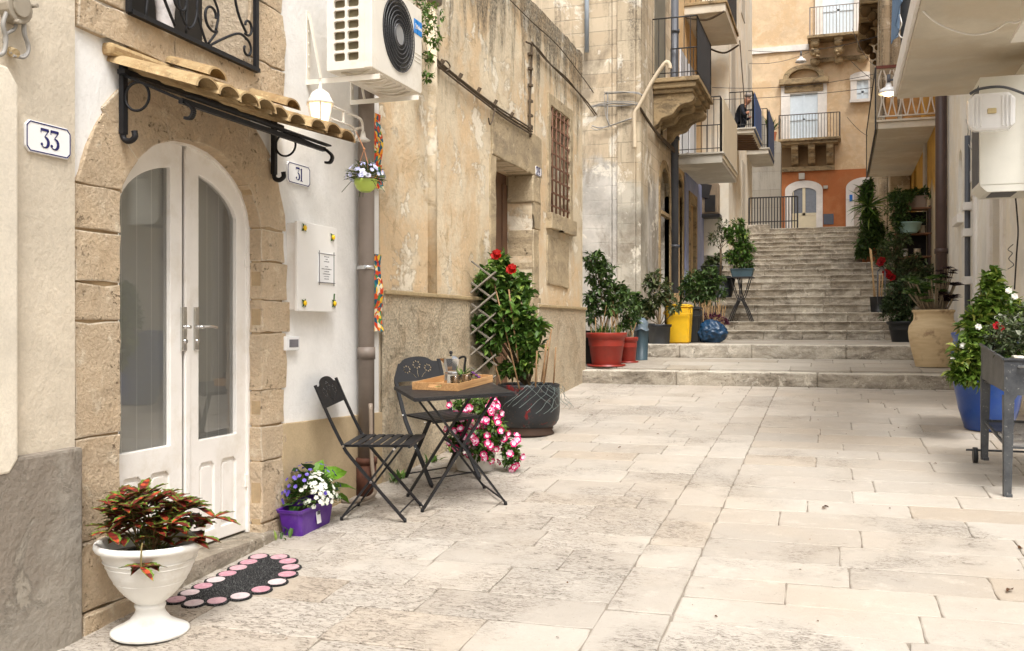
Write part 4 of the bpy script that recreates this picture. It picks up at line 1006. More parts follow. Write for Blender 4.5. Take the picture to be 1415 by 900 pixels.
# ================================================================== houses up the steps
def ashlar(name, c1, c2, row=.21, lng=.75, plaster_low=None, dark=(.04, .033, .026), dk=.8, top=(3, 9), blotch=None):
    m = Mt(name); w = m.world(); s = m.sep(w); u = m.math('ADD', s[0], s[1])
    cb = m.n('ShaderNodeCombineXYZ'); m.put(cb, 0, u); m.put(cb, 1, s[2])
    br = m.n('ShaderNodeTexBrick'); m.put(br, 'Vector', cb.outputs[0]); m.put(br, 'Scale', 1.0); m.put(br, 'Mortar Size', .006); m.put(br, 'Brick Width', lng); m.put(br, 'Row Height', row); m.put(br, 'Mortar Smooth', .3)
    m.put(br, 'Color1', (.3, .3, .3)); m.put(br, 'Color2', (.7, .7, .7)); m.put(br, 'Mortar', (0, 0, 0))
    rand = m.n('ShaderNodeSeparateColor'); m.nt.links.new(br.outputs[0], rand.inputs[0])
    c = m.mix(m.rng(rand.outputs[0], .3, .7), c1, c2)
    c = m.mix(m.rng(m.noise(w, 1.3, 8, .65, .5), .4, .65, 0, .5), c, mul(c1, .78))
    joint = m.math('MULTIPLY', br.outputs['Fac'], m.rng(m.noise(w, 2.5, 4), .35, .5, .35, 1))
    h = m.math('SUBTRACT', m.noise(w, 30, 6, .7), m.math('MULTIPLY', joint, .5))
    c = m.mix(m.math('MULTIPLY', joint, .6), c, mul(c1, .35))
    if plaster_low:
        z = m.math('ADD', s[2], m.rng(m.noise(w, 1.1, 8, .65, .3), 0, 1, -1.1, 1.1))
        pm = m.rng(z, plaster_low[0], plaster_low[0]+.25, 1, 0)
        pc = m.mix(m.rng(m.noise(w, 1.4, 8, .6), .42, .62), plaster_low[1], mul(plaster_low[1], .62))
        c = m.mix(pm, c, pc)
    if blotch:
        c = m.mix(m.rng(m.noise(m.scale(w, (1, 1, .6), (2, 5, 3)), 1.0, 10, .72, .4), .50, .62, 0, .75), c, blotch); c = m.mix(m.rng(m.noise(m.scale(w, (1, 1, 1), (8, 5, 3)), 2.0, 10, .72, .4), .56, .60, 0, .7), c, lin(232, 224, 208))
    st = m.noise(m.scale(w, (4, 4, .3)), 1.3, 8, .7, .4); zt = m.rng(s[2], top[0], top[1])
    sm = m.math('MULTIPLY', m.rng(m.math('ADD', st, m.math('MULTIPLY', zt, .2)), .60, .78, 0, dk), m.rng(m.noise(w, 22, 6, .75), .4, .6, .2, 1)); c = m.mix(sm, c, dark)
    return m.out(c, .93, m.bump(h, .008), spec=.15)
M_ASH = ashlar('ashlar_stone_wall', lin(214, 198, 172), lin(196, 176, 148), plaster_low=(3.6, lin(208, 202, 192)), blotch=lin(128, 116, 100))
M_ASH2 = ashlar('grey_weathered_stone', lin(204, 188, 162), lin(182, 164, 138), .3, .6, plaster_low=(3.3, lin(196, 188, 172)), dk=.85, blotch=lin(126, 114, 98), top=(1, 8))
M_STONE2 = stone('carved_stone', lin(206, 182, 142), lin(178, 154, 118), (.06, .045, .03), .008, False, .8, dark_blots=lin(84, 74, 62))
M_PIPEG = paint('slate_grey_pipe', lin(86, 88, 94), .5, .15)
hs_ = thing('stone_house', 'tall stone house at the alley corner with whitewashed foot and scrolled stone balcony', 'house', (-4, 15, 1))
b = MB()
b.plate([(14.5, .5), (17.8, .5), (17.8, 13), (14.5, 13)], [arch(16.4, 17.35, 1.0, 3.75, .42, 12)], 'X', -2.82, -3.2)
b.box((-9, 14.5, .5), (-3.21, 14.8, 13)); b.build('wall', M_ASH, hs_)
b = MB(); b.box((-2.845, 14.48, .9), (-2.77, 15.05, 13), .015); b.box((-3.12, 14.46, .9), (-2.846, 14.55, 13), .012); b.build('corner_pilaster', M_ASH2, hs_)
b = MB(); a1 = arch(16.28, 17.47, 1.0, 3.78, .52, 12); a2 = arch(16.4, 17.35, .99, 3.75, .42, 12)
b.plate(a1, [a2], 'X', -2.80, -2.9); b.box((-2.86, 16.4, 3.35), (-2.78, 17.35, 3.41)); b.build('arch_surround', M_STONE2, hs_)
b = MB(); b.box((-3.1, 16.35, 1), (-3.02, 17.4, 4.3)); 
for k in range(4): b.box((-3.03, 16.42+k*.24, 1), (-3.0, 16.62+k*.24, 3.3), .01)
b.build('door', paint('grey_brown_door', lin(132, 116, 96), .7, .2), hs_)
M_RAIL = paint('thin_black_railing', (.03, .028, .028), .55, .3, 0)
def railing(b, x0, x1, y0, y1, z0, h, sp=.11, r=.007, ends=True, nobars=False):
    segs = [((x1, y0), (x1, y1))]
    if ends: segs += [((x0, y0), (x1, y0)), ((x0, y1), (x1, y1))]
    for (p, q) in segs:
        b.tube([(*p, z0+h), (*q, z0+h)], r*1.6, 6); b.tube([(*p, z0+.08), (*q, z0+.08)], r*1.2, 6)
        L = math.hypot(q[0]-p[0], q[1]-p[1]); n = max(1, round(L/sp))
        if not nobars:
            for k in range(n+1): x, y = p[0]+(q[0]-p[0])*k/n, p[1]+(q[1]-p[1])*k/n; b.tube([(x, y, z0), (x, y, z0+h)], r, 5)
b = MB(); bz = 5.28
b.plate([(-2.82, 15.66), (-2.08, 15.66), (-2.08, 17.55), (-2.82, 17.55)], [], 'Z', bz+.06, bz+.13, bev=.012)
b.plate([(-2.82, 15.70), (-2.13, 15.70), (-2.13, 17.50), (-2.82, 17.50)], [], 'Z', bz-.03, bz+.058, bev=.02)
b.plate([(-2.82, 15.75), (-2.18, 15.75), (-2.18, 17.45), (-2.82, 17.45)], [], 'Z', bz-.10, bz-.032, bev=.02)
bal = b.build('balcony', M_STONE2, hs_)
b = MB(); prof = [(-2.82, bz-.10), (-2.20, bz-.10), (-2.17, bz-.18), (-2.22, bz-.25), (-2.33, bz-.27), (-2.42, bz-.31), (-2.46, bz-.36), (-2.52, bz-.43), (-2.62, bz-.46), (-2.70, bz-.49), (-2.75, bz-.57), (-2.82, bz-.62)]
prof = smooth([(p[0], p[1], 0) for p in prof[1:]], 3); prof = [(-2.82, bz-.10)]+[(p.x, p.y) for p in prof]
b.plate(prof, [], 'Y', 15.80, 16.05, bev=.015); b.build('corbel', M_STONE2, bal)
b = MB(); b.plate(prof, [], 'Y', 17.12, 17.38, bev=.015); b.build('corbel', M_STONE2, bal)
b = MB(); b.plate([(p[0]*1+(.1 if p[0] > -2.8 else 0)*-1, p[1]) for p in prof], [], 'Y', 16.48, 16.70, bev=.015); b.build('corbel', M_STONE2, bal)
b = MB(); railing(b, -2.82, -2.12, 15.72, 17.50, bz+.13, .95, .10); b.build('balcony_railing', M_RAIL, bal)
b = MB(); b.box((-2.83, 15.9, bz+.13), (-2.81, 16.9, bz+2.3)); b.build('balcony_door', paint('grey_green_shutter', lin(120, 116, 104), .7, .2), hs_)
for (px, y0, y1, Y, r, name, lab, mt_) in ((811, -60, 72, 14.42, .035, 'downpipe', 'thin pale blue grey pipe at the left edge of the stone house', paint('pale_blue_pipe', lin(150, 158, 166), .5, .1)), (932, -40, 405, 17.62, .075, 'downpipe', 'dark slate drainpipe beside the arched door of the stone house', M_PIPEG)):
    X_ = onY(px, 200, Y).x; z1, z0 = onY(px, y0, Y).z, onY(px, y1, Y).z
    b = MB(); b.tube([(X_, Y, z0), (X_, Y, z1)], r, 12); k = z0+.8
    while k < z1: b.tube([(X_, Y, k), (X_, Y, k+.05)], r*1.25, 12); k += 1.9
    b.tube([(X_, Y, z0+1), (X_+(-.3 if px > 900 else 0), Y+(.0 if px > 900 else .12), z0+1)], .015, 6)
    tag(b.build(name, mt_), lab, 'pipe')
M_CREAMP = paint('cream_conduit', lin(206, 188, 160), .6, .15)
b = MB(); pts = [onY(x, y, 14.35) for x, y in ((877, 205), (877, 185), (877, 158), (884, 145), (900, 115), (915, 92), (921, 86), (925, 89), (926, 95))]; b.tube(smooth(pts), .03, 8)
tag(b.build('conduit', M_CREAMP), 'cream bent conduit leaning up the corner of the stone house to its balcony', 'conduit')
b = MB()
for L in ([(815, 146), (840, 142), (870, 144), (882, 148)], [(836, 128), (838, 132), (838, 160), (842, 172)], [(836, 130), (860, 128), (884, 130), (890, 136)], [(816, 175), (828, 178), (842, 174), (872, 165)], [(818, 148), (850, 145), (882, 144)]):
    b.tube(smooth([onY(x+rnd.uniform(-2, 2), y+rnd.uniform(-2, 2), 14.43) for x, y in L], 5), .011, 6); b.tube(smooth([onY(x+rnd.uniform(-3, 3), y+rnd.uniform(-4, 4), 14.41) for x, y in L], 5), .006, 5)
tag(b.build('wall_cable', M_CABLE), 'tangle of pale grey cables across the end wall of the stone house', 'cable')
b = MB()
for L in ([(884, 148), (905, 180), (930, 205), (952, 228)], [(886, 152), (910, 188), (934, 212), (950, 230)]):
    b.tube(smooth([onX(x, y, -2.76) for x, y in L], 5), .02, 6)
for k in range(5): p = onX(950+k, 215+k*3, -2.74); b.ball(p, .06, (1, 1, 1), 1)
tag(b.build('wall_cable', M_OLDC), 'dark cables running along the side of the stone house under its balcony', 'cable')
# ---------- lilac house
hl = thing('lilac_house', 'narrow house with lilac painted ground floor behind the drainpipe', 'house', (-4, 19.5, 2))
b = MB(); b.plate([(17.82, 1), (21.6, 1), (21.6, 12), (17.82, 12)], [arch(18.05, 18.7, 1.5, 3.9, .3, 10), [(19.5, 1.5), (20.2, 1.5), (20.2, 3.9), (19.5, 3.9)]], 'X', -2.8, -3.1)
b.build('wall', plaster('peach_plaster', lin(226, 196, 152), base2=lin(212, 176, 128), bumpd=.004), hl)
b = MB(); b.plate([(18.95, 1.2), (21.58, 1.2), (21.58, 4.45), (18.95, 4.45)], [[(19.4, 1.0), (20.3, 1.0), (20.3, 4.0), (19.4, 4.0)]], 'X', -2.79, -2.76); b.build('lilac_render', plaster('lilac_paint', lin(164, 170, 200), base2=lin(146, 154, 190), bumpd=.003), hl)
b = MB(); b.plate(arch(17.95, 18.8, 1.5, 3.9, .4, 10), [arch(18.05, 18.7, 1.49, 3.9, .3, 10)], 'X', -2.78, -2.84); b.plate([(19.3, 1.5), (20.4, 1.5), (20.4, 4.1), (19.3, 4.1)], [[(19.5, 1.49), (20.2, 1.49), (20.2, 3.9), (19.5, 3.9)]], 'X', -2.74, -2.8); b.build('door_surrounds', M_STONE2, hl)
b = MB(); b.box((-3.0, 18.0, 1.5), (-2.95, 18.75, 4.2)); b.box((-3.0, 19.45, 1.5), (-2.95, 20.25, 3.95)); b.build('doors', paint('taupe_doors', lin(120, 104, 88), .7, .2), hl)
M_CONC = plaster('pale_concrete', lin(206, 200, 188), base2=lin(190, 182, 168), bumpd=.003)
M_SOFF = plaster('soffit_render', lin(216, 207, 190), base2=lin(206, 194, 174), mott=.15, bumpd=.0015, grain=20)
def balcony(house, x0, x1, y0, y1, z, th=.2, rail=1.0, panel=None, mat=M_CONC, lip=True, rmat=M_RAIL, ends=True):
    b = MB(); b.box((x0, y0, z), (x1, y1, z+th), .008)
    o = b.build('balcony', mat, house)
    if lip: MB().box((x0, y0-.03, z+th), (x1+(.03 if x1 > x0 else -.03), y1+.03, z+th+.035), .006).build('balcony_edge', M_CONC, o)
    if rail: b = MB(); railing(b, x0, x1+(-.04 if x1 > x0 else .04), y0+.03, y1-.03, z+th+.03, rail, ends=ends); b.build('balcony_railing', rmat, o)
    if panel: MB().box((x1, y0+.02, z+th*.5), (x1+(.015 if x1 > x0 else -.015), y1-.02, z+th+rail), .002).build('balcony_panel', panel, o)
    return o
bl = balcony(hl, -2.8, -1.98, 18.0, 20.6, 4.40, .16, 1.0, paint('beige_fabric_panel', lin(206, 192, 166), .8, .08, .001, 3), M_CONC)
b = MB(); b.box((-2.81, 18.4, 4.6), (-2.77, 19.3, 6.6)); b.box((-2.81, 19.5, 4.6), (-2.765, 20.4, 6.6)); b.build('balcony_door', paint('pale_blue_grey_door', lin(206, 208, 212), .5, .05), hl)
b = MB(); b.box((-2.8, 19.0, 7.40), (-2.03, 21.3, 7.56), .01); b2 = b.build('balcony', M_SOFF, hl)
b = MB(); b.plate([(-2.82, 18.97), (-2.0, 18.97), (-2.0, 21.33), (-2.82, 21.33)], [], 'Z', 7.56, 7.62, bev=.01); b.build('balcony_edge', M_STONE2, b2)
b = MB(); railing(b, -2.8, -2.05, 19.02, 21.28, 7.62, .95); b.build('balcony_railing', M_RAIL, b2)
b = MB(); b.tube(smooth([(-2.78, 19.0, 7.36), (-2.4, 19.1, 7.30), (-2.05, 19.0, 7.4)]), .02, 6); b.build('stay_cable', M_OLDC, b2); b = MB(); b.tube(smooth([(-2.6, 21.3, 7.35), (-2.3, 21.35, 7.25), (-2.0, 21.3, 7.38)]), .02, 6); b.build('stay_cable', M_OLDC, b2); b = MB(); b.tube([(-1.99, 21.4, 7.5), (-1.93, 21.5, 6.6), (-1.90, 21.5, 6.1)], .012, 5); b.build('hanging_wire', M_OLDC, b2)
# ---------- white house
hw = thing('white_house', 'tall whitewashed house with three balconies on the left of the steps', 'house', (-4, 23, 3))
M_WH2 = plaster('white_wall_far', lin(240, 232, 216), base2=lin(232, 218, 194), bumpd=.003)
b = MB(); b.box((-9, 21.6, 1.5), (-2.24, 27.6, 16)); b.build('wall', M_WH2, hw)
b = MB(); b.box((-2.9, 21.57, 1.5), (-2.21, 21.6-.001, 3.0)); b.box((-2.24, 21.57, 1.5), (-2.215, 24.3, 3.1)); b.build('grey_base', M_CEM, hw)
M_GBS = paint('grey_beige_shutters', lin(190, 182, 168), .6, .1)
for (y0, y1, z0, z1) in ((22.0, 22.9, 5.85, 8.0), (26.0, 26.9, 6.1, 8.2), (24.6, 25.4, 3.4, 5.5), (24.4, 25.3, 9.0, 11)): MB().box((-2.25, y0, z0), (-2.225, y1, z1)).build('shutter', M_GBS, hw)
b3 = balcony(hw, -2.24, -1.72, 21.7, 23.7, 5.60, .08, .78, paint('blue_screen', lin(66, 88, 132), .7, .1), M_SOFF)
b = MB()
for k in range(7): b.bar((-2.24, 21.75+k*.28, 5.56), (-1.78, 22.0+k*.28, 5.585), .06, .04)
b.build('balcony_beams', paint('dark_joists', lin(108, 82, 62), .8, .2), b3)
b4 = balcony(hw, -2.24, -1.70, 25.9, 28.0, 5.84, .12, 1.0, paint('navy_screen', lin(58, 70, 98), .7, .1), M_CONC)
b = MB(); b.box((-2.80, 21.25, 3.86), (-2.42, 21.60, 4.5), .02); b.build('ac_box', paint('brown_beige_box', lin(148, 130, 108), .6, .2), hw)
b = MB(); b.box((-2.84, 21.2, 3.78), (-2.38, 21.6, 3.85), .01); b.box((-2.85, 21.22, 4.2), (-2.58, 21.26, 4.5), .01, rot=Euler((0, R(14), 0)).to_matrix()); b.box((-2.7, 21.235, 3.9), (-2.48, 21.26, 4.25), .01); b.build('ac_grille', M_RAIL, hw)
# ---------- person leaning on the second balcony
def body(name, verts, edges, root, mat, parent=None, sub=1):
    me = bpy.data.meshes.new(name); me.from_pydata([v[:3] for v in verts], edges, []); o = bpy.data.objects.new(name, me); COL.objects.link(o)
    sk = o.modifiers.new('s', 'SKIN')
    for i, v in enumerate(verts): me.skin_vertices[0].data[i].radius = (v[3], v[4] if len(v) > 4 else v[3]); me.skin_vertices[0].data[i].use_root = i == root
    s_ = o.modifiers.new('u', 'SUBSURF'); s_.levels = s_.render_levels = sub
    dg = bpy.context.evaluated_depsgraph_get(); m2 = bpy.data.meshes.new_from_object(o.evaluated_get(dg)); bpy.data.objects.remove(o)
    m2.name = name
    for p in m2.polygons: p.use_smooth = True
    m2.materials.clear(); 
    for mm in (mat if isinstance(mat, list) else [mat]): m2.materials.append(mm)
    q = bpy.data.objects.new(name, m2); COL.objects.link(q); return q
M_SKIN = paint('skin', lin(196, 140, 112), .5, .08, 0); M_SHIRT = paint('dark_shirt', (.012, .014, .022), .85, .2, .001, 40)
px_, py_, pz_ = -2.02, 22.0, 5.46
V = [(px_-.10, py_, pz_+.40, .12, .11), (px_-.04, py_, pz_+.58, .12, .10), (px_+.04, py_-.04, pz_+.74, .13, .09), (px_+.10, py_-.06, pz_+.80, .045), (px_+.15, py_-.08, pz_+.87, .075, .085), (px_+.17, py_-.09, pz_+.94, .085, .09),
     (px_+.02, py_-.20, pz_+.73, .055), (px_+.10, py_-.26, pz_+.52, .042), (px_+.20, py_-.30, pz_+.60, .032), (px_+.02, py_+.14, pz_+.73, .055), (px_+.10, py_+.22, pz_+.52, .042), (px_+.20, py_+.24, pz_+.60, .032),
     (px_-.08, py_-.10, pz_+.38, .085), (px_+.10, py_-.12, pz_+.46, .065), (px_-.02, py_-.13, pz_+.29, .045), (px_+.10, py_-.14, pz_+.28, .04), (px_-.08, py_+.10, pz_+.38, .085), (px_+.10, py_+.12, pz_+.46, .065), (px_-.02, py_+.13, pz_+.29, .045), (px_+.10, py_+.14, pz_+.28, .04)]
E = [(0, 1), (1, 2), (2, 3), (3, 4), (4, 5), (2, 6), (6, 7), (7, 8), (2, 9), (9, 10), (10, 11), (0, 12), (12, 13), (13, 14), (14, 15), (0, 16), (16, 17), (17, 18), (18, 19)]
pe = body('person', V, E, 0, [M_SHIRT, M_SKIN], sub=2)
for p in pe.data.polygons:
    c = p.center; d = min(range(len(V)), key=lambda i: (Vector(V[i][:3])-c).length)
    p.material_index = 1 if d in (3, 4, 5, 8, 11) else 0
tag(pe, 'person in a dark top leaning over the railing of the blue screened balcony', 'person'); ORG[pe.name] = Vector((0, 0, 0))
b = MB(); b.ball((px_+.155, py_-.075, pz_+.985), .078, (1, 1.05, .8)); b.build('hair', paint('grey_hair', lin(150, 140, 132), .8, .2, .002, 60), pe)

# ---------- concrete wall and railing at the head of the steps
rw = thing('retaining_wall', 'grey concrete retaining wall left of the orange house', 'wall', (-4, 34, 4))
p = [onY(x, y, 34) for x, y in ((1010, 330), (1079, 330), (1079, 197), (1062, 192), (1055, 160), (1010, 160))]
b = MB(); b.plate([(q.x, q.z) for q in p], [], 'Y', 34, 34.5); b.build('wall', ashlar('grey_concrete', lin(186, 180, 168), lin(176, 168, 154), .6, 3, dk=.6), rw)
hb_ = MB(); q0, q1 = onY(1035, 312, 26.2), onY(1102, 312, 26.2)
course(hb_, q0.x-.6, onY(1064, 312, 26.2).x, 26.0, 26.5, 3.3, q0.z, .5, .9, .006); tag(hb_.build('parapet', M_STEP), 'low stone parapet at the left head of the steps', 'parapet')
b = MB(); z0 = onY(1035, 310, 26.25).z; z1 = onY(1035, 274, 26.25).z; n = 17
b.tube([(q0.x, 26.25, z1), (q1.x, 26.25, z1)], .018, 6); b.tube([(q0.x, 26.25, z0+.05), (q1.x, 26.25, z0+.05)], .014, 6)
for k in range(n+1): x = q0.x+(q1.x-q0.x)*k/n; b.tube([(x, 26.25, z0-.15), (x, 26.25, z1)], .014 if k not in (0, n) else .022, 5)
tag(b.build('railing', M_RAIL), 'black iron railing standing at the top of the stone steps', 'railing')
# ================================================================== orange house closing the view
ho = thing('orange_house', 'large house with orange ground floor and white arched doorways closing the street', 'house', (-1, 44, 5))
YO = 44.0
O = lambda x, y, Y=YO: onY(x or 1130, y, Y)
zb_ = O(1130, 236).z
M_OPL = plaster('warm_sand_plaster', lin(228, 200, 164), base2=lin(216, 184, 144), bumpd=.004, patch=.4, light=lin(232, 208, 170))
M_OR = plaster('orange_plaster', lin(192, 124, 80), base2=lin(180, 110, 68), bumpd=.004)
b = MB(); b.box((-16, YO+.02, zb_), (9, YO+1, 30)); b.build('wall', M_OPL, ho)
b = MB(); b.box((O(1079, 300).x, YO, 3), (9, YO+1, zb_)); b.build('orange_wall', M_OR, ho)
b = MB(); b.box((-16, YO+.03, 3), (O(1079, 300).x-.001, YO+1, zb_-.001)); b.build('side_wall', M_OPL, ho)
def arched(px0, px1, ytop, yspr, ybot, inner, name, parent, mat):
    o = arch(O(px0, 0).x, O(px1, 0).x, O(0, ybot).z, O(0, yspr).z, O(0, ytop).z-O(0, yspr).z, 14)
    i0, i1, it, isp = inner; h = arch(O(i0, 0).x, O(i1, 0).x, O(0, ybot).z-.001, O(0, isp).z, O(0, it).z-O(0, isp).z, 14)
    b = MB(); b.plate(o, [h], 'Y', YO-.06, YO+.01); return b.build(name, mat, parent), h
M_WTRIM = plaster('white_trim', lin(240, 232, 222), bumpd=.002)
o1, h1 = arched(1085, 1137, 249, 262, 330, (1095, 1128, 259, 266), 'doorway', ho, M_WTRIM)
o2, h2 = arched(1169, 1222, 248, 262, 330, (1180, 1213, 258, 266), 'doorway', ho, M_WTRIM)
M_FGL = paint('far_window_glass', lin(120, 124, 132), .1, .15, 0, spec=.8)
b = MB(); b.plate(h1, [], 'Y', YO-.012, YO-.004); b.build('pane', M_FGL, o1)
b = MB(); xm = O(1111, 0).x; b.box((xm-.06, YO-.04, 4), (xm+.06, YO-.013, O(0, 258).z)); zz = O(0, 296).z; b.box((h1[0][0], YO-.04, zz-.06), (h1[1][0], YO-.014, zz+.06)); b.box((xm+.06, YO-.03, 4), (h1[1][0], YO-.013, zz-.06)); b.box((h1[0][0], YO-.03, 4), (xm-.06, YO-.013, zz-.06))
b.bar((h1[0][0]+.04, YO-.03, 4), (h1[0][0]+.04, YO-.03, O(0, 264).z), .08, .03); b.build('door', paint('cream_far_door', lin(222, 208, 176), .5, .05), o1)
b = MB(); b.plate(h2, [], 'Y', YO-.012, YO-.004); b.build('door', paint('beige_far_door', lin(186, 172, 156), .6, .1), o2)
b = MB(); p = O(1176, 274, YO-.05); b.box((p.x-.06, YO-.09, p.z-.14), (p.x+.06, YO-.062, p.z+.14)); b.build('blue_tile', paint('blue_tile', lin(40, 110, 190), .4, .1), o2)
b = MB(); p, q = O(1138, 296), O(1152, 310); b.box((p.x, YO-.03, q.z), (q.x, YO+.01, p.z)); b.build('grey_hatch', paint('grey_hatch', lin(92, 96, 106), .5, .1), ho)
b = MB(); p, q = O(1138, 257), O(1144, 261); b.box((p.x, YO-.1, q.z), (q.x, YO+.01, p.z)); p, q = O(1104, 240), O(1112, 248); b.box((p.x, YO-.15, q.z), (q.x, YO+.01, p.z)); b.build('wall_fitting', M_CONC, ho)
# piano nobile: balcony, door, pediment, side window
b = MB(); x0, x1 = O(1080, 0).x, O(1157, 0).x; zt = O(0, 190, YO-.9).z
b.box((x0-.1, YO-.95, zt-.10), (x1+.15, YO, zt), .02); b.box((x0, YO-.85, zt-.22), (x1+.05, YO, zt-.10), .02); bo = b.build('balcony', M_STONE2, ho)
for px in (1099, 1122, 1147):
    b = MB(); x = O(px, 0).x; pr_ = [(YO, zt-.22), (YO-.75, zt-.22), (YO-.75, zt-.42), (YO-.62, zt-.5), (YO-.5, zt-.55), (YO-.5, zt-.72), (YO-.35, zt-.82), (YO-.25, zt-.95), (YO, zt-1.0)]
    b.plate(pr_, [], 'X', x-.14, x+.14, bev=.02); b.build('corbel', M_STONE2, bo)
b = MB(); b.box((x0-.05, YO-.12, O(0, 236).z), (x1-.1, YO, O(0, 230).z)); b.build('ledge', M_STONE2, ho)
b = MB(); b.box((x0, YO-.03, O(0, 230).z), (x1-.1, YO+.0, O(0, 200).z)); b.build('recess', plaster('brown_recess', lin(150, 124, 92), bumpd=.003), ho)
b = MB()
xs0, xs1 = x0-.05, x1+.1; yb0 = YO-.9
b.tube([(xs0, yb0, zt+1.0), (xs1, yb0, zt+1.0)], .02, 6); b.tube([(xs1, yb0, zt+1.0), (xs1, YO, zt+1.0)], .02, 6); b.tube([(xs0, yb0, zt+1.0), (xs0, YO, zt+1.0)], .02, 6)
for k in range(21): x = xs0+(xs1-xs0)*k/20; b.tube([(x, yb0, zt), (x, yb0, zt+1.0)], .012 if k % 20 else .03, 5)
for k in range(1, 6): 
    for x in (xs0, xs1): b.tube([(x, yb0+.15*k, zt), (x, yb0+.15*k, zt+1)], .012, 5)
b.build('balcony_railing', paint('grey_far_iron', lin(90, 82, 76), .6, .1), bo)
def far_opening(px0, px1, y0, y1, frame, name):
    a, c = O(px0, y0), O(px1, y1); f = frame*.031
    b = MB(); b.plate([(a.x-f, c.z), (c.x+f, c.z), (c.x+f, a.z+f), (a.x-f, a.z+f)], [[(a.x, c.z+.0001), (c.x, c.z+.0001), (c.x, a.z), (a.x, a.z)]], 'Y', YO-.10, YO+.0); o = b.build(name, M_WTRIM, ho)
    b = MB(); b.box((a.x, YO-.02, c.z), (c.x, YO+.015, a.z)); b.box(((a.x+c.x)/2-.05, YO-.05, c.z), ((a.x+c.x)/2+.05, YO-.021, a.z)); b.box((a.x, YO-.05, (a.z*.4+c.z*.6)), (c.x, YO-.022, (a.z*.4+c.z*.6)+.08))
    b.build('casement', paint('pale_blue_casement', lin(214, 224, 230), .25, .05), o); return o
fo = far_opening(1092, 1130, 131, 190, 12, 'balcony_door')
b = MB(); cx0 = O(1111, 0).x
pz = O(0, 112).z; b.plate([(O(1077, 0).x, pz-.12), (O(1145, 0).x, pz-.12), (O(1145, 0).x, pz+.12), (O(1077, 0).x, pz+.12)], [], 'Y', YO-.3, YO, bev=.03)
av = [(cx0+.85*math.cos(R(a)), pz+.12+.55*math.sin(R(a))) for a in range(0, 181, 12)]; ai = [(cx0+.62*math.cos(R(a)), pz+.12+.38*math.sin(R(a))) for a in range(180, -1, -12)]
b.plate(av+ai, [], 'Y', YO-.28, YO); b.box((O(1084, 0).x, YO-.14, O(0, 127).z), (O(1138, 0).x, YO, O(0, 116).z), .05); b.build('pediment', M_STONE2, ho)
far_opening(1184, 1200, 112, 140, 8, 'window')
b = MB(); xw, zw = O(1192, 112).x, O(1192, 107).z; b.plate([(xw-.5, zw-.12), (xw+.5, zw-.12)]+[(xw+.5*math.cos(R(a)), zw+.22*math.sin(R(a))) for a in range(0, 181, 15)], [], 'Y', YO-.135, YO, bev=.01); b.build('window_head', M_WTRIM, ho); b = MB(); b.box((O(1174, 0).x, YO-.2, O(0, 146).z), (O(1211, 0).x, YO-.101, O(0, 142).z)); b.build('window_sill', M_WTRIM, ho)
# upper balcony
zt2 = O(0, 48, YO-.9).z; x0, x1 = O(1120, 0).x, O(1197, 0).x
b = MB(); b.box((x0-.1, YO-.95, zt2-.12), (x1+.15, YO, zt2), .02); b.box((x0, YO-.2, O(0, 88).z), (x1+.1, YO, O(0, 82).z), .02); bu = b.build('balcony', M_STONE2, ho)
for px in (1127, 1159, 1191):
    b = MB(); x = O(px, 0).x
    for (dz, r, dy) in ((.3, .2, .65), (.62, .22, .5), (.98, .2, .28)): b.ball((x, YO-dy, zt2-dz), r, (1, 1.1, .9), 2)
    for k in range(8): b.ball((x+rnd.uniform(-.18, .18), YO-rnd.uniform(.3, .8), zt2-rnd.uniform(.2, .9)), .07, sub=1)
    b.box((x-.17, YO-.85, zt2-.25), (x+.17, YO, zt2-.12), .02); b.build('corbel', M_STONE2, bu)
b = MB(); b.tube([(x0, YO-.9, zt2+1.15), (x1, YO-.9, zt2+1.15)], .02, 6)
for k in range(18): x = x0+(x1-x0)*k/17; b.tube([(x, YO-.9, zt2), (x, YO-.9, zt2+1.15)], .012 if k % 17 else .03, 5)
b.build('balcony_railing', paint('pale_far_iron', lin(150, 140, 132), .6, .1), bu)
far_opening(1137, 1180, -30, 46, 10, 'upper_balcony_door')
b = MB(); b.box((O(1035, 0).x, YO-.06, O(0, 68).z), (O(1118, 0).x, YO+.019, O(0, 60).z)); b.build('string_course', M_WTRIM, ho)
po = thing('potted_plant', 'terracotta potted plant on the end of the far balcony of the orange house', 'plant', tuple(onY(1066, 196, 36)))
p = onY(1066, 196, 36); b = MB(); b.lathe([(0, 0), (.13, 0), (.19, .32), (.15, .32), (0, .28)], p, 14); b.build('pot', paint('terracotta', lin(170, 100, 66), .8, .15), po)
b = MB()
for _ in range(60): leaf_at(b, p+Vector((0, 0, .3)), Vector((rnd.gauss(0, .5), rnd.gauss(0, .5), 1)).normalized(), rnd.uniform(.3, .7), .12, rnd.random())
b.build('foliage', L_MID, po)
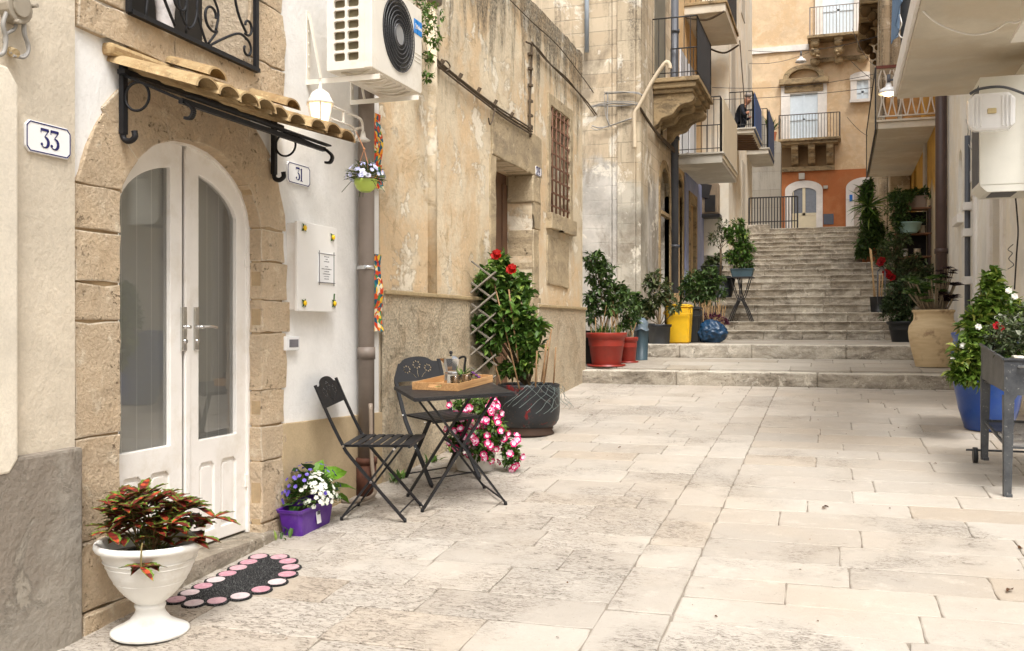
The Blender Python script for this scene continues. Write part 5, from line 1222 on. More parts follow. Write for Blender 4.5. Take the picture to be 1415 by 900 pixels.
# ================================================================== right side
h1r = thing('pale_house', 'pale plastered house with large overhanging balcony along the right edge', 'house', (2.5, 12, .5))
RX = 1.6
M_RWH = plaster('right_white_wall', lin(245, 241, 232), base2=lin(238, 231, 216), mott=.18, low=(.6, 1.2, lin(196, 184, 164)), bumpd=.004)
dR = [(10.75, 11.28), (11.95, 12.75)]
b = MB(); b.plate([(9.35, .3), (16.95, .3), (16.95, 10), (9.35, 10)], [[(11.35, .5), (12.05, .5), (12.05, 3.1), (11.35, 3.1)], [(13.55, .7), (14.2, .7), (14.2, 3.15), (13.55, 3.15)]]+[arch(14.9, 15.35, 3.1, 3.75, .2, 8)], 'X', RX, RX+.3)
b.box((RX+.301, 9.35, .3), (RX+3, 9.6, 10)); b.build('wall', M_RWH, h1r)
b = MB(); b.box((RX+.25, 11.2, .5), (RX+.28, 12.2, 3.2)); b.build('rough_door_reveal', plaster('rough_beige', lin(190, 172, 146), base2=lin(170, 150, 124), bumpd=.01), h1r)
b = MB(); b.box((RX+.25, 13.4, .6), (RX+.28, 14.3, 3.3)); b.box((RX+.2, 14.8, 3.0), (RX+.28, 15.4, 4)); b.build('door', paint('pale_grey_door', lin(196, 190, 178), .6, .08), h1r)
b = MB(); 
for (y0, y1) in ((11.12, 11.34), (12.06, 12.3), (13.33, 13.54), (14.21, 14.42)): b.box((RX-.03, y0, .6), (RX+.01, y1, 3.3), .008)
b.box((RX-.035, 11.12, 3.3), (RX+.01, 12.3, 3.45), .008); b.box((RX-.035, 13.33, 3.3), (RX+.01, 14.42, 3.45), .008); b.box((RX-.08, 14.75, 2.9), (RX+.01, 15.45, 3.02), .01); b.build('door_trim', M_WPAINT, h1r)
b = MB(); b.box((.58, 6.2, 3.90), (RX, 11.3, 4.10), .01); bb = b.build('balcony', M_SOFF, h1r)
b = MB(); b.box((.55, 6.2, 3.93), (.578, 11.32, 4.14), .004); b.box((.545, 11.302, 3.93), (RX, 11.33, 4.14), .004); b.build('balcony_edge', M_WPAINT, bb)
b = MB(); railing(b, RX, .62, 6.3, 11.25, 4.12, 1.0); b.build('balcony_railing', M_RAIL, bb)
b = MB()
n = 14
for i in range(n):
    ya, yb = 9.9+1.25*i/n, 9.9+1.25*(i+1)/n; f = lambda y: .56+.03*math.sin(y*23)+.015*math.sin(y*51); zz = lambda y: 4.42+.05*math.sin(y*7)+(.12 if y < 10.3 else 0)
    b.face([(f(ya), ya, 5.1), (f(yb), yb, 5.1), (f(yb)-.02, yb, zz(yb)), (f(ya)-.02, ya, zz(ya))]); b.face([(f(ya)+.006, ya, 5.1), (f(ya)-.014, ya, zz(ya)), (f(yb)-.014, yb, zz(yb)), (f(yb)+.006, yb, 5.1)])
tag(b.build('hanging_cloth', paint('faded_blue_cloth', lin(112, 138, 168), .9, .15, .002, 20)), 'faded blue cloth hanging over the rail of the big pale balcony', 'cloth')
b = MB(); b.tube(smooth([onX(x, y, .56) for x, y in ((1241, -5), (1242, 15), (1246, 32), (1242, 45), (1246, 52), (1250, 50))]), .006, 6); tag(b.build('cord', M_WPAINT), 'short white cord dangling off the corner of the big balcony', 'cord')
b = MB(); b.tube(smooth([atd(x, y, 7.6) for x, y in ((1258, -12), (1268, 6), (1288, 27), (1315, 41), (1345, 48), (1372, 43), (1392, 31), (1406, 31), (1420, 18), (1440, 5))]), .008, 8); tag(b.build('white_cable', M_WPAINT), 'white cable looping under the soffit of the big balcony', 'cable')
b = MB(); b.plate([(-7, -.5), (9.35, .3), (9.35, 6.2), (-7, 6.2)], [[(0, 1.4), (1, 1.4), (1, 3), (0, 3)], [(5, 1.7), (6, 1.7), (6, 3.2), (5, 3.2)]], 'X', 4.4, 4.8); b.box((1.602, 9.36, .3), (4.4, 9.6, 6.2)); b.build('added_blocker_wall', M_RWH, h1r)  # added unseen wall: cuts open light on the near paving, pales the door panes
# white enclosure with bevelled base
b = MB(); ey = 9.5; ex0, ex1 = 1.16, 1.60
b.box((ex0, ey, 2.72), (ex1, ey+.55, 3.66), .008); b.plate([(ex0, 2.718), (ex0+.06, 2.66), (ex1, 2.66), (ex1, 2.718)], [], 'Y', ey+.0, ey+.55)
en = b.build('wall_cabinet', paint('cabinet_pale', lin(226, 224, 214), .4, .04, .0004), None); tag(en, 'pale boxy wall cabinet fixed under the big balcony behind the floodlight', 'cabinet'); 
b = MB(); b.box((ex0-.004, ey+.05, 2.75), (ex0-.001, ey+.5, 3.6)); b.box((ex0+.10, ey+.05, 2.655), (ex0+.3, ey+.4, 2.659)); b.build('vent_slot', M_PIPEG, en)
# floodlight
fl = thing('floodlight', 'white ribbed floodlight with yellowish centre in front of the pale wall cabinet', 'floodlight', tuple(onY(1371, 154, 9.1)))
a, c = onY(1338, 130, 9.1), onY(1404, 178, 9.1); k = .05
b = MB(); b.plate([(a.x+k, c.z), (c.x-k, c.z), (c.x, c.z+k), (c.x, a.z-k), (c.x-k, a.z), (a.x+k, a.z), (a.x, a.z-k), (a.x, c.z+k)], [], 'Y', 9.1, 9.2, bev=.02)
for i in range(3):
    for s_ in (0, 1):
        x = a.x+.03+i*.03 if s_ == 0 else c.x-.045-i*.03; b.box((x, 9.085, c.z+.03), (x+.014, 9.11, a.z-.03), .004)
b.build('housing', M_ENAM, fl)
mm = (a+c)/2; b = MB(); b.box((mm.x-.035, 9.09, mm.z-.02), (mm.x+.035, 9.101, mm.z+.025), .008); b.build('lens', paint('yellow_lens', lin(214, 196, 150), .3, .1), fl)
b = MB(); b.tube(smooth([(mm.x-.16, 9.15, a.z+.01), (mm.x-.08, 9.16, a.z+.05), (mm.x+.1, 9.2, a.z+.06), (mm.x+.3, 9.4, a.z+.03)]), .012, 8); b.build('arm', M_PIPEG, fl)
# corner of a second unit
a2 = thing('air_conditioner', 'corner of a white air conditioner at the top right edge under the balcony', 'air conditioner', (1.3, 7.3, 3.7))
b = MB(); b.box((1.26, 7.3, 3.62), (1.56, 8.1, 3.89), .01); b.box((1.20, 7.28, 3.59), (1.6, 8.15, 3.62), .004); b.build('casing', M_ACW, a2)
b = MB(); 
for i in range(6): b.box((1.29+i*.04, 7.292, 3.66), (1.30+i*.04, 7.30, 3.87))
b.build('grille', M_RAIL, a2)
def on(name, lab, cat, mat, *strands, seg=8, group=None):
    b = MB()
    for pts, r in strands: b.tube(smooth(pts, 5), r, seg)
    return tag(b.build(name, mat), lab, cat, group)
on('hose', 'dark hose slanting under the soffit of the big balcony beside the cabinet', 'hose', M_OLDC, ([onX(x, y, 1.55) for x, y in ((1420, 38), (1408, 62), (1397, 86), (1386, 106))], .022))
on('wall_cable', 'thin dark wire hanging down the pale wall beside the white trim with a loose coil', 'cable', M_RAIL, ([onX(x, y, RX-.05) for x, y in ((1402, 258), (1405, 290), (1407, 320), (1405, 350), (1402, 400))], .007), ([onX(x, y, RX-.06) for x, y in ((1400, 338), (1393, 345), (1399, 350), (1394, 358), (1401, 366), (1393, 372))], .004))
on('wall_cable', 'thin wires hanging down the pale wall left of the cabinet', 'cable', M_CABLE, ([onX(x, y, RX-.06) for x, y in ((1341, 175), (1342, 192), (1346, 205), (1347, 222), (1344, 226))], .008), ([onX(x, y, RX-.05) for x, y in ((1335, 165), (1338, 180), (1337, 196), (1345, 210))], .006))
b = MB(); X_ = RX-.06; Yp = onX(1337, 300, X_).y; b.tube([(X_, Yp, .8), (X_, Yp, 3.9)], .035, 10); tag(b.build('downpipe', M_PIPEG), 'slim slate pipe on the pale wall behind the terracotta jar plant', 'pipe')
b = MB()
for y, lab in ((286, 'topmost'), (322, 'middle'), (388, 'lowest')):
    z = onX(1337, y, X_).z; b = MB(); b.box((X_-.06, Yp-.1, z-.05), (X_+.07, Yp+.1, z+.05), .01); tag(b.build('pipe_bracket', M_WPAINT), lab+' of the three white brackets holding the slim slate pipe on the pale wall', 'bracket', 'brackets on the slate pipe')
b = MB(); Yp = 16.75; X_ = 1.5; b.tube([(X_, Yp, .9), (X_, Yp, 6)], .085, 14); b.tube([(X_, Yp, onY(1310, 348, Yp).z-.03), (X_, Yp, onY(1310, 348, Yp).z+.05)], .1, 14)
tag(b.build('downpipe', paint('dark_brown_pipe', lin(76, 58, 52), .45, .2)), 'thick dark brown drainpipe between the yellow wall and the pale wall', 'pipe')
# yellow house
h2r = thing('yellow_house', 'ochre yellow house with cream lower wall and lattice railed balcony above the shelves', 'house', (2.5, 20, 2))
M_YW = plaster('ochre_yellow_plaster', lin(214, 168, 84), base2=lin(198, 152, 80), low=(3.85, 4.05, lin(220, 204, 176)), bumpd=.004, patch=.5)
b = MB(); b.plate([(17.0, 1), (26, 1), (26, 6), (17, 6)], [[(17.95, 3.1), (18.3, 3.1), (18.3, 3.75), (17.95, 3.75)], [(23.4, 3), (24.3, 3), (24.3, 5.0), (23.4, 5.0)]], 'X', RX, RX+.3); b.box((RX+.05, 17, 6.001), (RX+3, 26, 12)); b.build('wall', M_YW, h2r)
b = MB(); b.box((RX+.2, 17.9, 3), (RX+.25, 18.4, 3.8)); b.box((RX+.2, 23.3, 3), (RX+.25, 24.4, 5.1)); b.build('opening', M_DKROOM, h2r)
b = MB(); b.box((RX-.05, 20.6, 2.2), (RX+.001, 21.0, 5), .01); b.build('grey_pilaster', M_CONC, h2r)
by0, by1 = 18.9, 25.0; bx = .65; bz = 5.0
b = MB(); b.box((bx, by0, bz), (RX, by1, bz+.12), .01); b.box((bx-.02, by0-.03, bz+.121), (RX, by1, bz+.16), .006); b2 = b.build('balcony', M_SOFF, h2r)
b = MB(); b.box((bx-.03, by0, bz), (bx-.01, by1, bz+1.08), .004); b.build('balcony_panel', paint('cream_side_panel', lin(214, 198, 170), .8, .1), b2)
b = MB(); 
for (p, q) in (((bx-.035, by0-.01, bz), (bx-.035, by0-.01, bz+1.1)), ((bx-.035, by0, bz+1.09), (bx-.035, by1, bz+1.09)), ((bx-.035, by0, bz-.01), (bx-.035, by1, bz-.01)), ((bx-.035, by1, bz), (bx-.035, by1, bz+1.09))): b.bar(p, q, .03)
b.build('panel_frame', M_RAIL, b2)
b = MB(); zr = bz+.16
b.bar((bx-.03, by0, bz+1.1), (RX, by0, bz+1.1), .04, .05); b.build('top_rail', paint('red_brown_rail', lin(110, 58, 44), .6, .2), b2)
b = MB()
b.tube([(bx, by0, zr+.06), (RX, by0, zr+.06)], .014, 6)
for k in range(6):
    x = bx+.08+k*.16
    for s_ in (1, -1): b.tube(smooth([(x-.07*s_, by0, zr+.06), (x-.02*s_, by0, zr+.28), (x-.02*s_, by0, zr+.40), (x-.07*s_, by0, zr+.66), (x-.02*s_, by0, zr+.88)]), .013, 5)
b.build('balcony_lattice', paint('white_lattice_iron', lin(214, 206, 194), .5, .05), b2)
b = MB(); b.box((1.1, 19.4, zr), (1.4, 19.7, zr+.8), .03); b.box((.8, 19.3, zr), (1.0, 19.6, zr+.6), .02); b.build('stored_boxes', paint('ochre_clutter', lin(200, 150, 90), .7, .3), b2)
# weathered house beyond
h3r = thing('corbelled_house', 'weathered grey stone house with dark carved balcony corbels beyond the yellow house', 'house', (3, 30, 4))
b = MB(); b.box((1.10, 27, 2), (6, 40, 18)); b.build('wall', M_ASH2, h3r)
b = MB(); b.box((1.02, 26.9, 2), (1.22, 27.6, 18), .02); b.box((1.02, 29.0, 8), (1.098, 29.8, 18), .02); b.build('pilaster', M_ASH2, h3r)
b = MB(); q = onX(1205, 10, .9)
zc = 9.9; b.box((.55, 29.5, zc+.6), (1.1, 34, zc+.75), .02); bo3 = b.build('balcony', M_STONE2, h3r)
M_DKST = stone('dark_carved_stone', lin(120, 96, 62), lin(90, 70, 46), (.04, .03, .02), .01, False, .8)
for y in (29.7, 31.5, 33.3):
    b = MB(); 
    for (dx, dz, r) in ((.12, -.15, .17), (.28, -.32, .14), (.40, -.52, .11), (.46, -.74, .07)): b.ball((.6+dx, y, zc+.6+dz), r, (1, .9, 1.1), 2)
    b.box((.6, y-.12, zc+.5), (1.1, y+.12, zc+.6), .02); b.build('corbel', M_DKST, bo3)
b = MB(); railing(b, 1.1, .6, 29.6, 33.9, zc+.76, 1.0); b.build('balcony_railing', M_RAIL, bo3)
# rough low stone wall beyond the plants
sw = thing('stone_wall', 'rough stone wall with creeper behind the shelves', 'wall', (1.2, 25.5, 3))
b = MB(); b.box((1.13, 25.05, 1.8), (1.58, 26.3, 5.3), .03); b.box((.93, 26.0, 2.2), (1.12, 26.4, 5.6), .03); b.build('wall', M_ASH2, sw)
# ---------- street lamps on wires
def dome_lamp(px, py, t, r, lit, label):
    p = atd(px, py, t); o = thing('street_lamp', label, 'street lamp', tuple(p), 'street lamps hung across the steps')
    b = MB(); b.lathe([(0, r*1.1), (r*.25, r*1.05), (r*.3, r*.7), (r*.8, r*.45), (r, 0), (r*.96, 0), (r*.75, r*.38), (0, r*.6)], p, 20); b.build('lamp_shade', M_ENAM, o)
    b = MB(); b.lathe([(0, -r*.28), (r*.42, -r*.14), (r*.52, r*.1), (r*.3, r*.4), (0, r*.45)], p, 16); b.build('bulb', M_LAMP if lit else M_ENAM, o)
    b = MB(); b.tube([p+Vector((0, 0, r)), p+Vector((0, 0, r*1.9))], r*.16, 8); b.build('socket', M_PIPEG, o); return p
mL2 = Mt('lit_bulb'); M_LAMP = mL2.out(lin(255, 240, 214), .4, emis=lin(255, 214, 150), estr=9)
p2 = dome_lamp(1107, 86, 22, .125, False, 'unlit white domed street lamp hanging from a wire before the orange house')
p1 = dome_lamp(1228, 130, 14.5, .15, True, 'lit white street lamp glowing below the corner of the big pale balcony')
b = MB(); b.tube([p1+Vector((0, 0, .2)), p1+Vector((.15, .05, .22)), p1+Vector((.75, .1, .2))], .018, 6); b.build('lamp_arm', M_PIPEG, [o for o in bpy.data.objects if o.name.startswith('street_lamp') and o.get('label', '').startswith('lit')][0])
wires = []
def span(pa, pb, sag, r=.008):
    A, B = Vector(pa), Vector(pb); return [A.lerp(B, k/10)+Vector((0, 0, -sag*4*(k/10)*(1-k/10))) for k in range(11)], r
wl_ = 'overhead wires crossing above the steps'
W_ = [((-2.0, 21.5, onX(985, 122, -2.0).z+.0), atd(1235, 100, 24), .15, 'from the stone balcony level straight across to the lattice balcony'),]
def wire(a, c, sag, lab): 
    pts, r = span(atd(*a), atd(*c), sag); b = MB(); b.tube(pts, .006, 5); tag(b.build('overhead_wire', M_RAIL), lab, 'wire', wl_)
wire((984, 121, 19), (1214, 101, 21), .12, 'thin overhead wire crossing just above the pediment of the orange house')
wire((984, 138, 20), (1214, 120, 21), .05, 'thin overhead wire crossing in front of the pediment door of the orange house')
wire((1034, 70, 23), (1214, 50, 22), .15, 'overhead wire that carries the unlit domed street lamp')
wire((1035, 88, 23), (1118, 72, 26), .1, 'short overhead wire sloping up beside the unlit domed street lamp')
wire((1176, 84, 24), (1214, 114, 22), .05, 'short wire slanting down in front of the oval headed window')
wire((1171, 162, 24), (1199, 188, 23), .05, 'pair of short wires slanting to the lower corner of the lattice balcony')
wire((1178, 40, 24), (1214, 92, 22), .2, 'wire slanting from the upper far balcony down to the lattice balcony')
# ================================================================== door mat
M_MAT = Mt('rubber_mat'); v = M_MAT.obj(); sp = M_MAT.noise(v, 190, 2, .5)
M_MAT = M_MAT.out(M_MAT.mix(M_MAT.rng(sp, .54, .64, 0, .9), (.010, .010, .011), (.17, .17, .165)), .95, M_MAT.bump(M_MAT.noise(v, 400, 2), .003), spec=.2)
def onfloor(x, y, h=0): return Vector((x, y, gz(y)+h))
mt_o = thing('door_mat', 'half round black door mat rimmed with pink and white discs', 'door mat', tuple(onfloor(-2.68, 4.12)))
c = (-2.86, 4.12); a_, b_ = .385, .345         # straight side along the step, bulging to the street
nb = 17; disc = []
for i in range(8): disc.append((c[0]+.035-.01*abs(i-3.5)/3.5, c[1]-.335+.67*i/7))
for i in range(1, 10): t = R(-90+180*i/10); disc.append((c[0]+.04+b_*.86*math.cos(t), c[1]+.372*math.sin(t)))
b = MB()
for k, (x, y) in enumerate(disc):
    pts = [(x+.055*math.cos(R(q)), y+.055*math.sin(R(q))) for q in range(0, 360, 24)]
    b.plate(pts, [], 'Z', 0, .006+.0006*(k % 2))
inner = [(c[0]+.03, c[1]-.33), (c[0]+.03, c[1]+.33)]+[(c[0]+.04+b_*.84*math.cos(R(90-18*i)), c[1]+.36*math.sin(R(90-18*i))) for i in range(1, 10)]
b.plate(inner, [], 'Z', 0, .008)
for v_ in b.bm.verts: v_.co.z += gz(v_.co.y)+.003
b.build('rubber', M_MAT, mt_o)
PK = [paint('pink_disc', lin(*c3), .8, .1, .001, 60, dirt=lin(*c4)) for c3, c4 in (((196, 158, 164), (132, 84, 98)), ((206, 188, 188), (184, 150, 156)), ((184, 132, 144), (216, 190, 194)))]
for k, (x, y) in enumerate(disc):
    b = MB(); b.plate([(x+.0425*math.cos(R(q)), y+.0425*math.sin(R(q))) for q in range(0, 360, 20)], [], 'Z', .0062, .0085)
    for v_ in b.bm.verts: v_.co.z += gz(v_.co.y)+.003
    b.build('disc', PK[(k*7+k//3) % 3], mt_o)
# ================================================================== urn with coleus
U = onfloor(-2.70, 3.435); 
ur = thing('urn_planter', 'white plastic pedestal urn holding dark red coleus, in front of the doorstep', 'planter', tuple(U))
prof = [(0, 0), (.150, 0), (.156, .006), (.156, .016), (.146, .022), (.120, .034), (.085, .055), (.063, .082), (.056, .10), (.062, .112), (.062, .120), (.056, .126), (.066, .134), (.086, .150), (.108, .172), (.126, .194), (.130, .200), (.138, .212), (.156, .242), (.160, .250), (.172, .282), (.184, .315), (.198, .345), (.214, .352), (.220, .364), (.218, .378), (.210, .384), (.200, .380), (.194, .366), (.188, .33), (.17, .28)]
b = MB(); b.lathe([(r, z) for r, z in prof], U, 56); 
for k in range(5): b.lathe([(.139+.0105*k, .214+.022*k), (.144+.0105*k, .218+.022*k), (.1425+.0105*k, .222+.022*k)], U, 56)
b.build('pot', paint('white_urn_plastic', lin(240, 238, 232), .42, .05, .0008, 5, dirt=lin(200, 190, 172)), ur)
b = MB(); b.lathe([(0, .335), (.1, .34), (.187, .325)], U, 24); b.build('soil', paint('grey_soil', lin(150, 142, 130), .95, .3, .01, 30), ur)
# coleus: large toothed leaves, maroon with green rims
def toothed(b, p, u, L, W, nrm):
    s = u.cross(nrm).normalized(); nrm = s.cross(u).normalized(); n = 7; cl, cr_, cm = [], [], []
    for i in range(n+1):
        t = i/n; w = W*math.sin(math.pi*min(1, t*.93+.07))**.8*(1 if i % 2 else .82)/2; dr = -nrm*L*.22*t*t
        pt = p+u*L*t+dr; cm.append(b.bm.verts.new(pt)); 
        tw = .006*L/.1*(1 if i % 2 else 0)
        cl.append(b.bm.verts.new(pt+s*(w if i < n else 0.0005)+nrm*w*.25+u*tw)); cr_.append(b.bm.verts.new(pt-s*(w if i < n else 0.0005)+nrm*w*.25+u*tw))
        il = b.bm.verts.new(pt+s*w*.62+nrm*w*.12); ir = b.bm.verts.new(pt-s*w*.62+nrm*w*.12)
        if i: 
            t1 = rnd.uniform(0, .45); 
            for (A, B, C, D, tt) in ((cm[i-1], cm[i], il, pil, t1), (pil, il, cl[i], cl[i-1], rnd.uniform(.6, 1)), (cm[i], cm[i-1], pir, ir, t1), (ir, pir, cr_[i-1], cr_[i], rnd.uniform(.6, 1))):
                try: f = b.bm.faces.new((A, B, C, D)); b.settint([f], tt)
                except ValueError: pass
        pil, pir = il, ir
m = Mt('coleus_leaf'); t = m.tintv(); v = m.obj()
c3 = m.mix(m.rng(t, .0, .45), lin(128, 44, 34), lin(92, 30, 28)); c3 = m.mix(m.rng(t, .05, .1, 1, 0), c3, lin(178, 74, 44)); c3 = m.mix(m.rng(t, .45, .75, 0, 1), c3, lin(80, 84, 34)); c3 = m.mix(m.rng(t, .70, .80), c3, lin(96, 128, 44))
c3 = m.mix(m.rng(m.noise(v, 40, 4), .45, .6, 0, .5), c3, lin(70, 22, 20))
M_COL = m.out(c3, .5, m.bump(m.noise(v, 120, 3), .001), spec=.4)
b = MB(); s = MB(); random_ = rnd
tips = []
for k in range(30):
    a = R(k*137.5); rr = .02+.15*math.sqrt(k/30); h = .225-.45*rr+rnd.uniform(-.09, .04)
    tips.append(U+Vector((rr*1.12*math.cos(a), rr*1.12*math.sin(a), .355+h)))
tips += [U+Vector((.13, -.22, .33)), U+Vector((.22, .04, .40)), U+Vector((.24, .1, .47)), U+Vector((-.13, -.1, .50)), U+Vector((-.16, .02, .52))]
for tp in tips:
    base = U+Vector((rnd.uniform(-.05, .05), rnd.uniform(-.05, .05), .335)); d = (tp-base).normalized()
    mid = (base+tp)/2+Vector((0, 0, .03)) if tp.z > U.z+.38 else U+(tp-U)*.86+Vector((0, 0, .13)); s.tube(smooth([base, mid, tp], 4), .0035, 5, tint=rnd.random())
    for q in range(rnd.choice((8, 9, 11))):
        an = R(q*(87)+rnd.uniform(-20, 20)); side = Vector((math.cos(an), math.sin(an), rnd.uniform(-.35, .35))).normalized()
        pp = tp-d*rnd.uniform(0, .10)*(q > 2); toothed(b, pp, (side+d*.45).normalized(), rnd.uniform(.07, .11)*(1.0 if q < 7 else .6), rnd.uniform(.040, .060), (Vector((0, 0, 1))+side*.1))
b.build('foliage', M_COL, ur); s.build('stems', leafmat('coleus_stem', (.16, .20, .06), (.30, .16, .08)), ur)
# ================================================================== purple flower box
M_PUR = paint('purple_plastic', lin(84, 34, 140), .38, .12, .0004, 9, dirt=lin(112, 78, 150))
bx_ = thing('flower_box', 'purple plastic flower box with white and violet flowers against the beige wall base', 'flower box', tuple(onfloor(-2.875, 5.0)))
P0 = onfloor(-2.885, 5.03)
def trough(b, c, L, W, H, taper=.82, th=.006, rim=.012, axis='y', slope=True):
    def rect(l, w, z): 
        q = [(-w/2, -l/2), (w/2, -l/2), (w/2, l/2), (-w/2, l/2)]
        if axis == 'x': q = [(y, x) for x, y in q]
        out = []; r = min(l, w)*.12
        for i in range(4):
            p = Vector((*q[i], 0)); pa = Vector((*q[i-1], 0)); pb = Vector((*q[(i+1) % 4], 0))
            out += [p+(pa-p).normalized()*r, p+((pa-p).normalized()+(pb-p).normalized())*r*.3, p+(pb-p).normalized()*r]
        return [b.bm.verts.new(Vector(c)+Vector((v.x, v.y, z+(SL*v.y if slope else 0)))) for v in out]
    R_ = [rect(L*taper, W*taper, 0), rect(L*.97, W*.96, H-.02), rect(L*1.0, W*1.0+rim, H-.018), rect(L+rim, W+rim*1.6, H), rect(L-th, W-th, H), rect(L*.95, W*.9, H-.03), rect(L*taper-.01, W*taper-.01, H*.4)]
    n = 12
    for A, B in zip(R_, R_[1:]):
        for k in range(n): b.bm.faces.new((A[k], A[(k+1) % n], B[(k+1) % n], B[k]))
    b.bm.faces.new(R_[0][::-1]); b.bm.faces.new(R_[-1])
b = MB(); trough(b, P0, .40, .15, .15); b.build('box', M_PUR, bx_)
b = MB(); b.box((P0.x-.06, P0.y-.17, P0.z+.10), (P0.x+.06, P0.y+.17, P0.z+.125), .01); b.build('soil', M_SOIL, bx_)
b = MB(); lx_ = P0.x+.083; b.box((lx_-.012, P0.y-.02, P0.z+.035), (lx_-.009, P0.y+.025, P0.z+.115), rot=Euler((0, R(-8), 0)).to_matrix()) ; lb = b.build('label', M_ENAM, bx_)
b = MB(); b.box((lx_-.0088, P0.y-.012, P0.z+.085), (lx_-.0068, P0.y+.016, P0.z+.105)); b.build('barcode', M_INK, lb)
fo = MB(); fl_w = MB(); fl_v = MB(); big = MB(); C = P0+Vector((0, .05, .20))
for _ in range(760):
    v = Vector((rnd.gauss(0, 1), rnd.gauss(0, 1), abs(rnd.gauss(0, 1)))).normalized(); p = C+Vector((v.x*.13, v.y*.19, v.z*.16-.06))*rnd.uniform(.5, 1); leaf_at(fo, p, v, .045, .28, rnd.random())
for _ in range(70):
    v = Vector((abs(rnd.gauss(0, .8))+.2, rnd.gauss(-.3, .7), abs(rnd.gauss(.1, .8)))).normalized(); p = C+Vector((v.x*.15, v.y*.17, v.z*.17-.05))*rnd.uniform(.9, 1.1); flower(fl_w, p, v, .0135, 5, .8, .1)
for _ in range(60):
    v = Vector((rnd.gauss(0, .6), rnd.gauss(.2, 1), abs(rnd.gauss(.7, .5)))).normalized(); p = C+Vector((v.x*.15, v.y*.22, v.z*.20-.03)); flower(fl_v, p, v, .012, 5, rnd.random(), .3)
for (dx, dy, dz, ux, uy, uz, L, t) in ((.02, .10, .06, .5, .8, .3, .17, 1), (.04, .14, .0, .7, .7, .05, .17, .8), (0, .06, .09, .1, .5, 1, .10, .9), (.05, .15, -.04, .6, .7, -.3, .12, .7), (-.02, .13, .07, -.2, .9, .5, .10, .85)):
    leaf_at(big, C+Vector((dx, dy, dz)), Vector((ux, uy, uz)).normalized(), L, .75, t, .15)
for (dx, dy, dz, ux, uy, uz, L) in ((-.02, -.04, .1, -.1, -.9, .5, .12), (-.03, -.12, .0, .1, -1, .1, .11), (-.02, -.13, -.06, .3, -1, -.2, .10), (0, -.02, .12, .1, -.6, .5, .12)):
    leaf_at(big, C+Vector((dx, dy, dz)), Vector((ux, uy, uz)).normalized(), L, .7, 0, .2)
fo.build('foliage', L_MID, bx_); fl_w.build('white_blossoms', leafmat('white_petals', lin(232, 232, 214), lin(246, 246, 236)), bx_); fl_v.build('violet_blossoms', leafmat('violet_petals', lin(84, 66, 170), lin(140, 120, 214)), bx_); big.build('broad_leaves', L_LIME if False else leafmat('broad_leaf', (.02, .06, .012), (.16, .34, .02)), bx_)
# ================================================================== bistro furniture
def chair_parts():
    r = thing('folding_chair', 'charcoal slatted folding chair with flower cut backrest beside the purple flower box', 'chair', (0, 0, 0), 'folding bistro chairs')
    ORG[r.name] = Vector((0, 0, 0)); hw = .19
    # +y is the way the chair faces
    A = [(-.315, .80), (-.245, .63), (-.165, .46), (-.10, .36), (.20, .01)]      # back post down to front foot
    for s_ in (-1, 1):
        b = MB(); P = smooth([(s_*hw, y, z) for y, z in A], 5)
        for p, q in zip(P, P[1:]): b.bar(p, q, .011, .027, up=(1, 0, 0))
        b.tube([(s_*hw, .20, .0), (s_*hw, .198, .022)], .010, 8); b.build('back_post', M_CHAR, r)
        b = MB(); x = s_*(hw-.022); b.bar((x, .15, .435), (x, -.19, .01), .011, .027, up=(1, 0, 0)); b.tube([(x, -.19, 0), (x, -.188, .02)], .010, 8); b.build('leg', M_CHAR, r)
    b = MB(); 
    for k in range(7): y = -.165+k*.058; b.plate([(-hw+.012, y), (hw-.012, y), (hw-.012, y+.042), (-hw+.012, y+.042)], [], 'Z', .447+.002*(k == 6), .4505, bev=0)
    for s_ in (-1, 1): b.bar((s_*(hw-.03), -.17, .441), (s_*(hw-.03), .23, .441), .010, .014)
    b.bar((-hw, .235, .443), (hw, .235, .443), .012, .02); b.build('seat', M_CHAR, r)
    for y, z in ((-.17, .03), (.165, .05)): MB().tube([(-hw, y, z), (hw, y, z)], .005, 6).build('stretcher', M_CHAR, r)
    b = MB()
    for s_ in (-1, 1):
        for (y, z) in ((-.155, .445), (.005, .235), (.15, .43)): b.tube([(s_*(hw+.008), y, z), (s_*(hw+.018), y, z)], .008, 8)
    b.build('bolts', M_CHROME, r)
    # backrest: pressed sheet with scalloped top and flower cut-outs
    out = [(-hw-.01, 0), (hw+.01, 0), (hw+.015, .13), (.135, .135)]+[(.12*math.cos(R(a)), .138+.04*math.sin(R(a))) for a in range(10, 180, 17)]+[(-.135, .135), (-hw-.015, .13)]
    holes = []
    def flw(cx, cz, rr):
        for k in range(8):
            a = 2*math.pi*k/8; px, pz = cx+rr*math.cos(a), cz+rr*math.sin(a); holes.append([(px+.0075*math.cos(R(q)), pz+.0075*math.sin(R(q))) for q in range(0, 360, 60)])
    flw(0, .118, .026); flw(-.085, .088, .024); flw(.085, .088, .024)
    def stem(pts, w=.003):
        L = [(x-w, z) for x, z in pts]; Rr = [(x+w, z) for x, z in reversed(pts)]; holes.append(L+Rr)
    stem([(0, .08), (.006, .055), (.004, .025)]); stem([(-.062, .06), (-.04, .045), (-.02, .022)]); stem([(.062, .06), (.04, .045), (.024, .022)])
    b = MB(); b.plate(out, holes, 'Y', -.002, .002); ang = math.atan2(.08, .19)
    bmesh.ops.transform(b.bm, matrix=Matrix.Translation((0, -.258, .665)) @ Matrix.Rotation(ang, 4, 'X'), verts=b.bm.verts); b.build('backrest', M_CHAR, r)
    return r
ch = chair_parts()
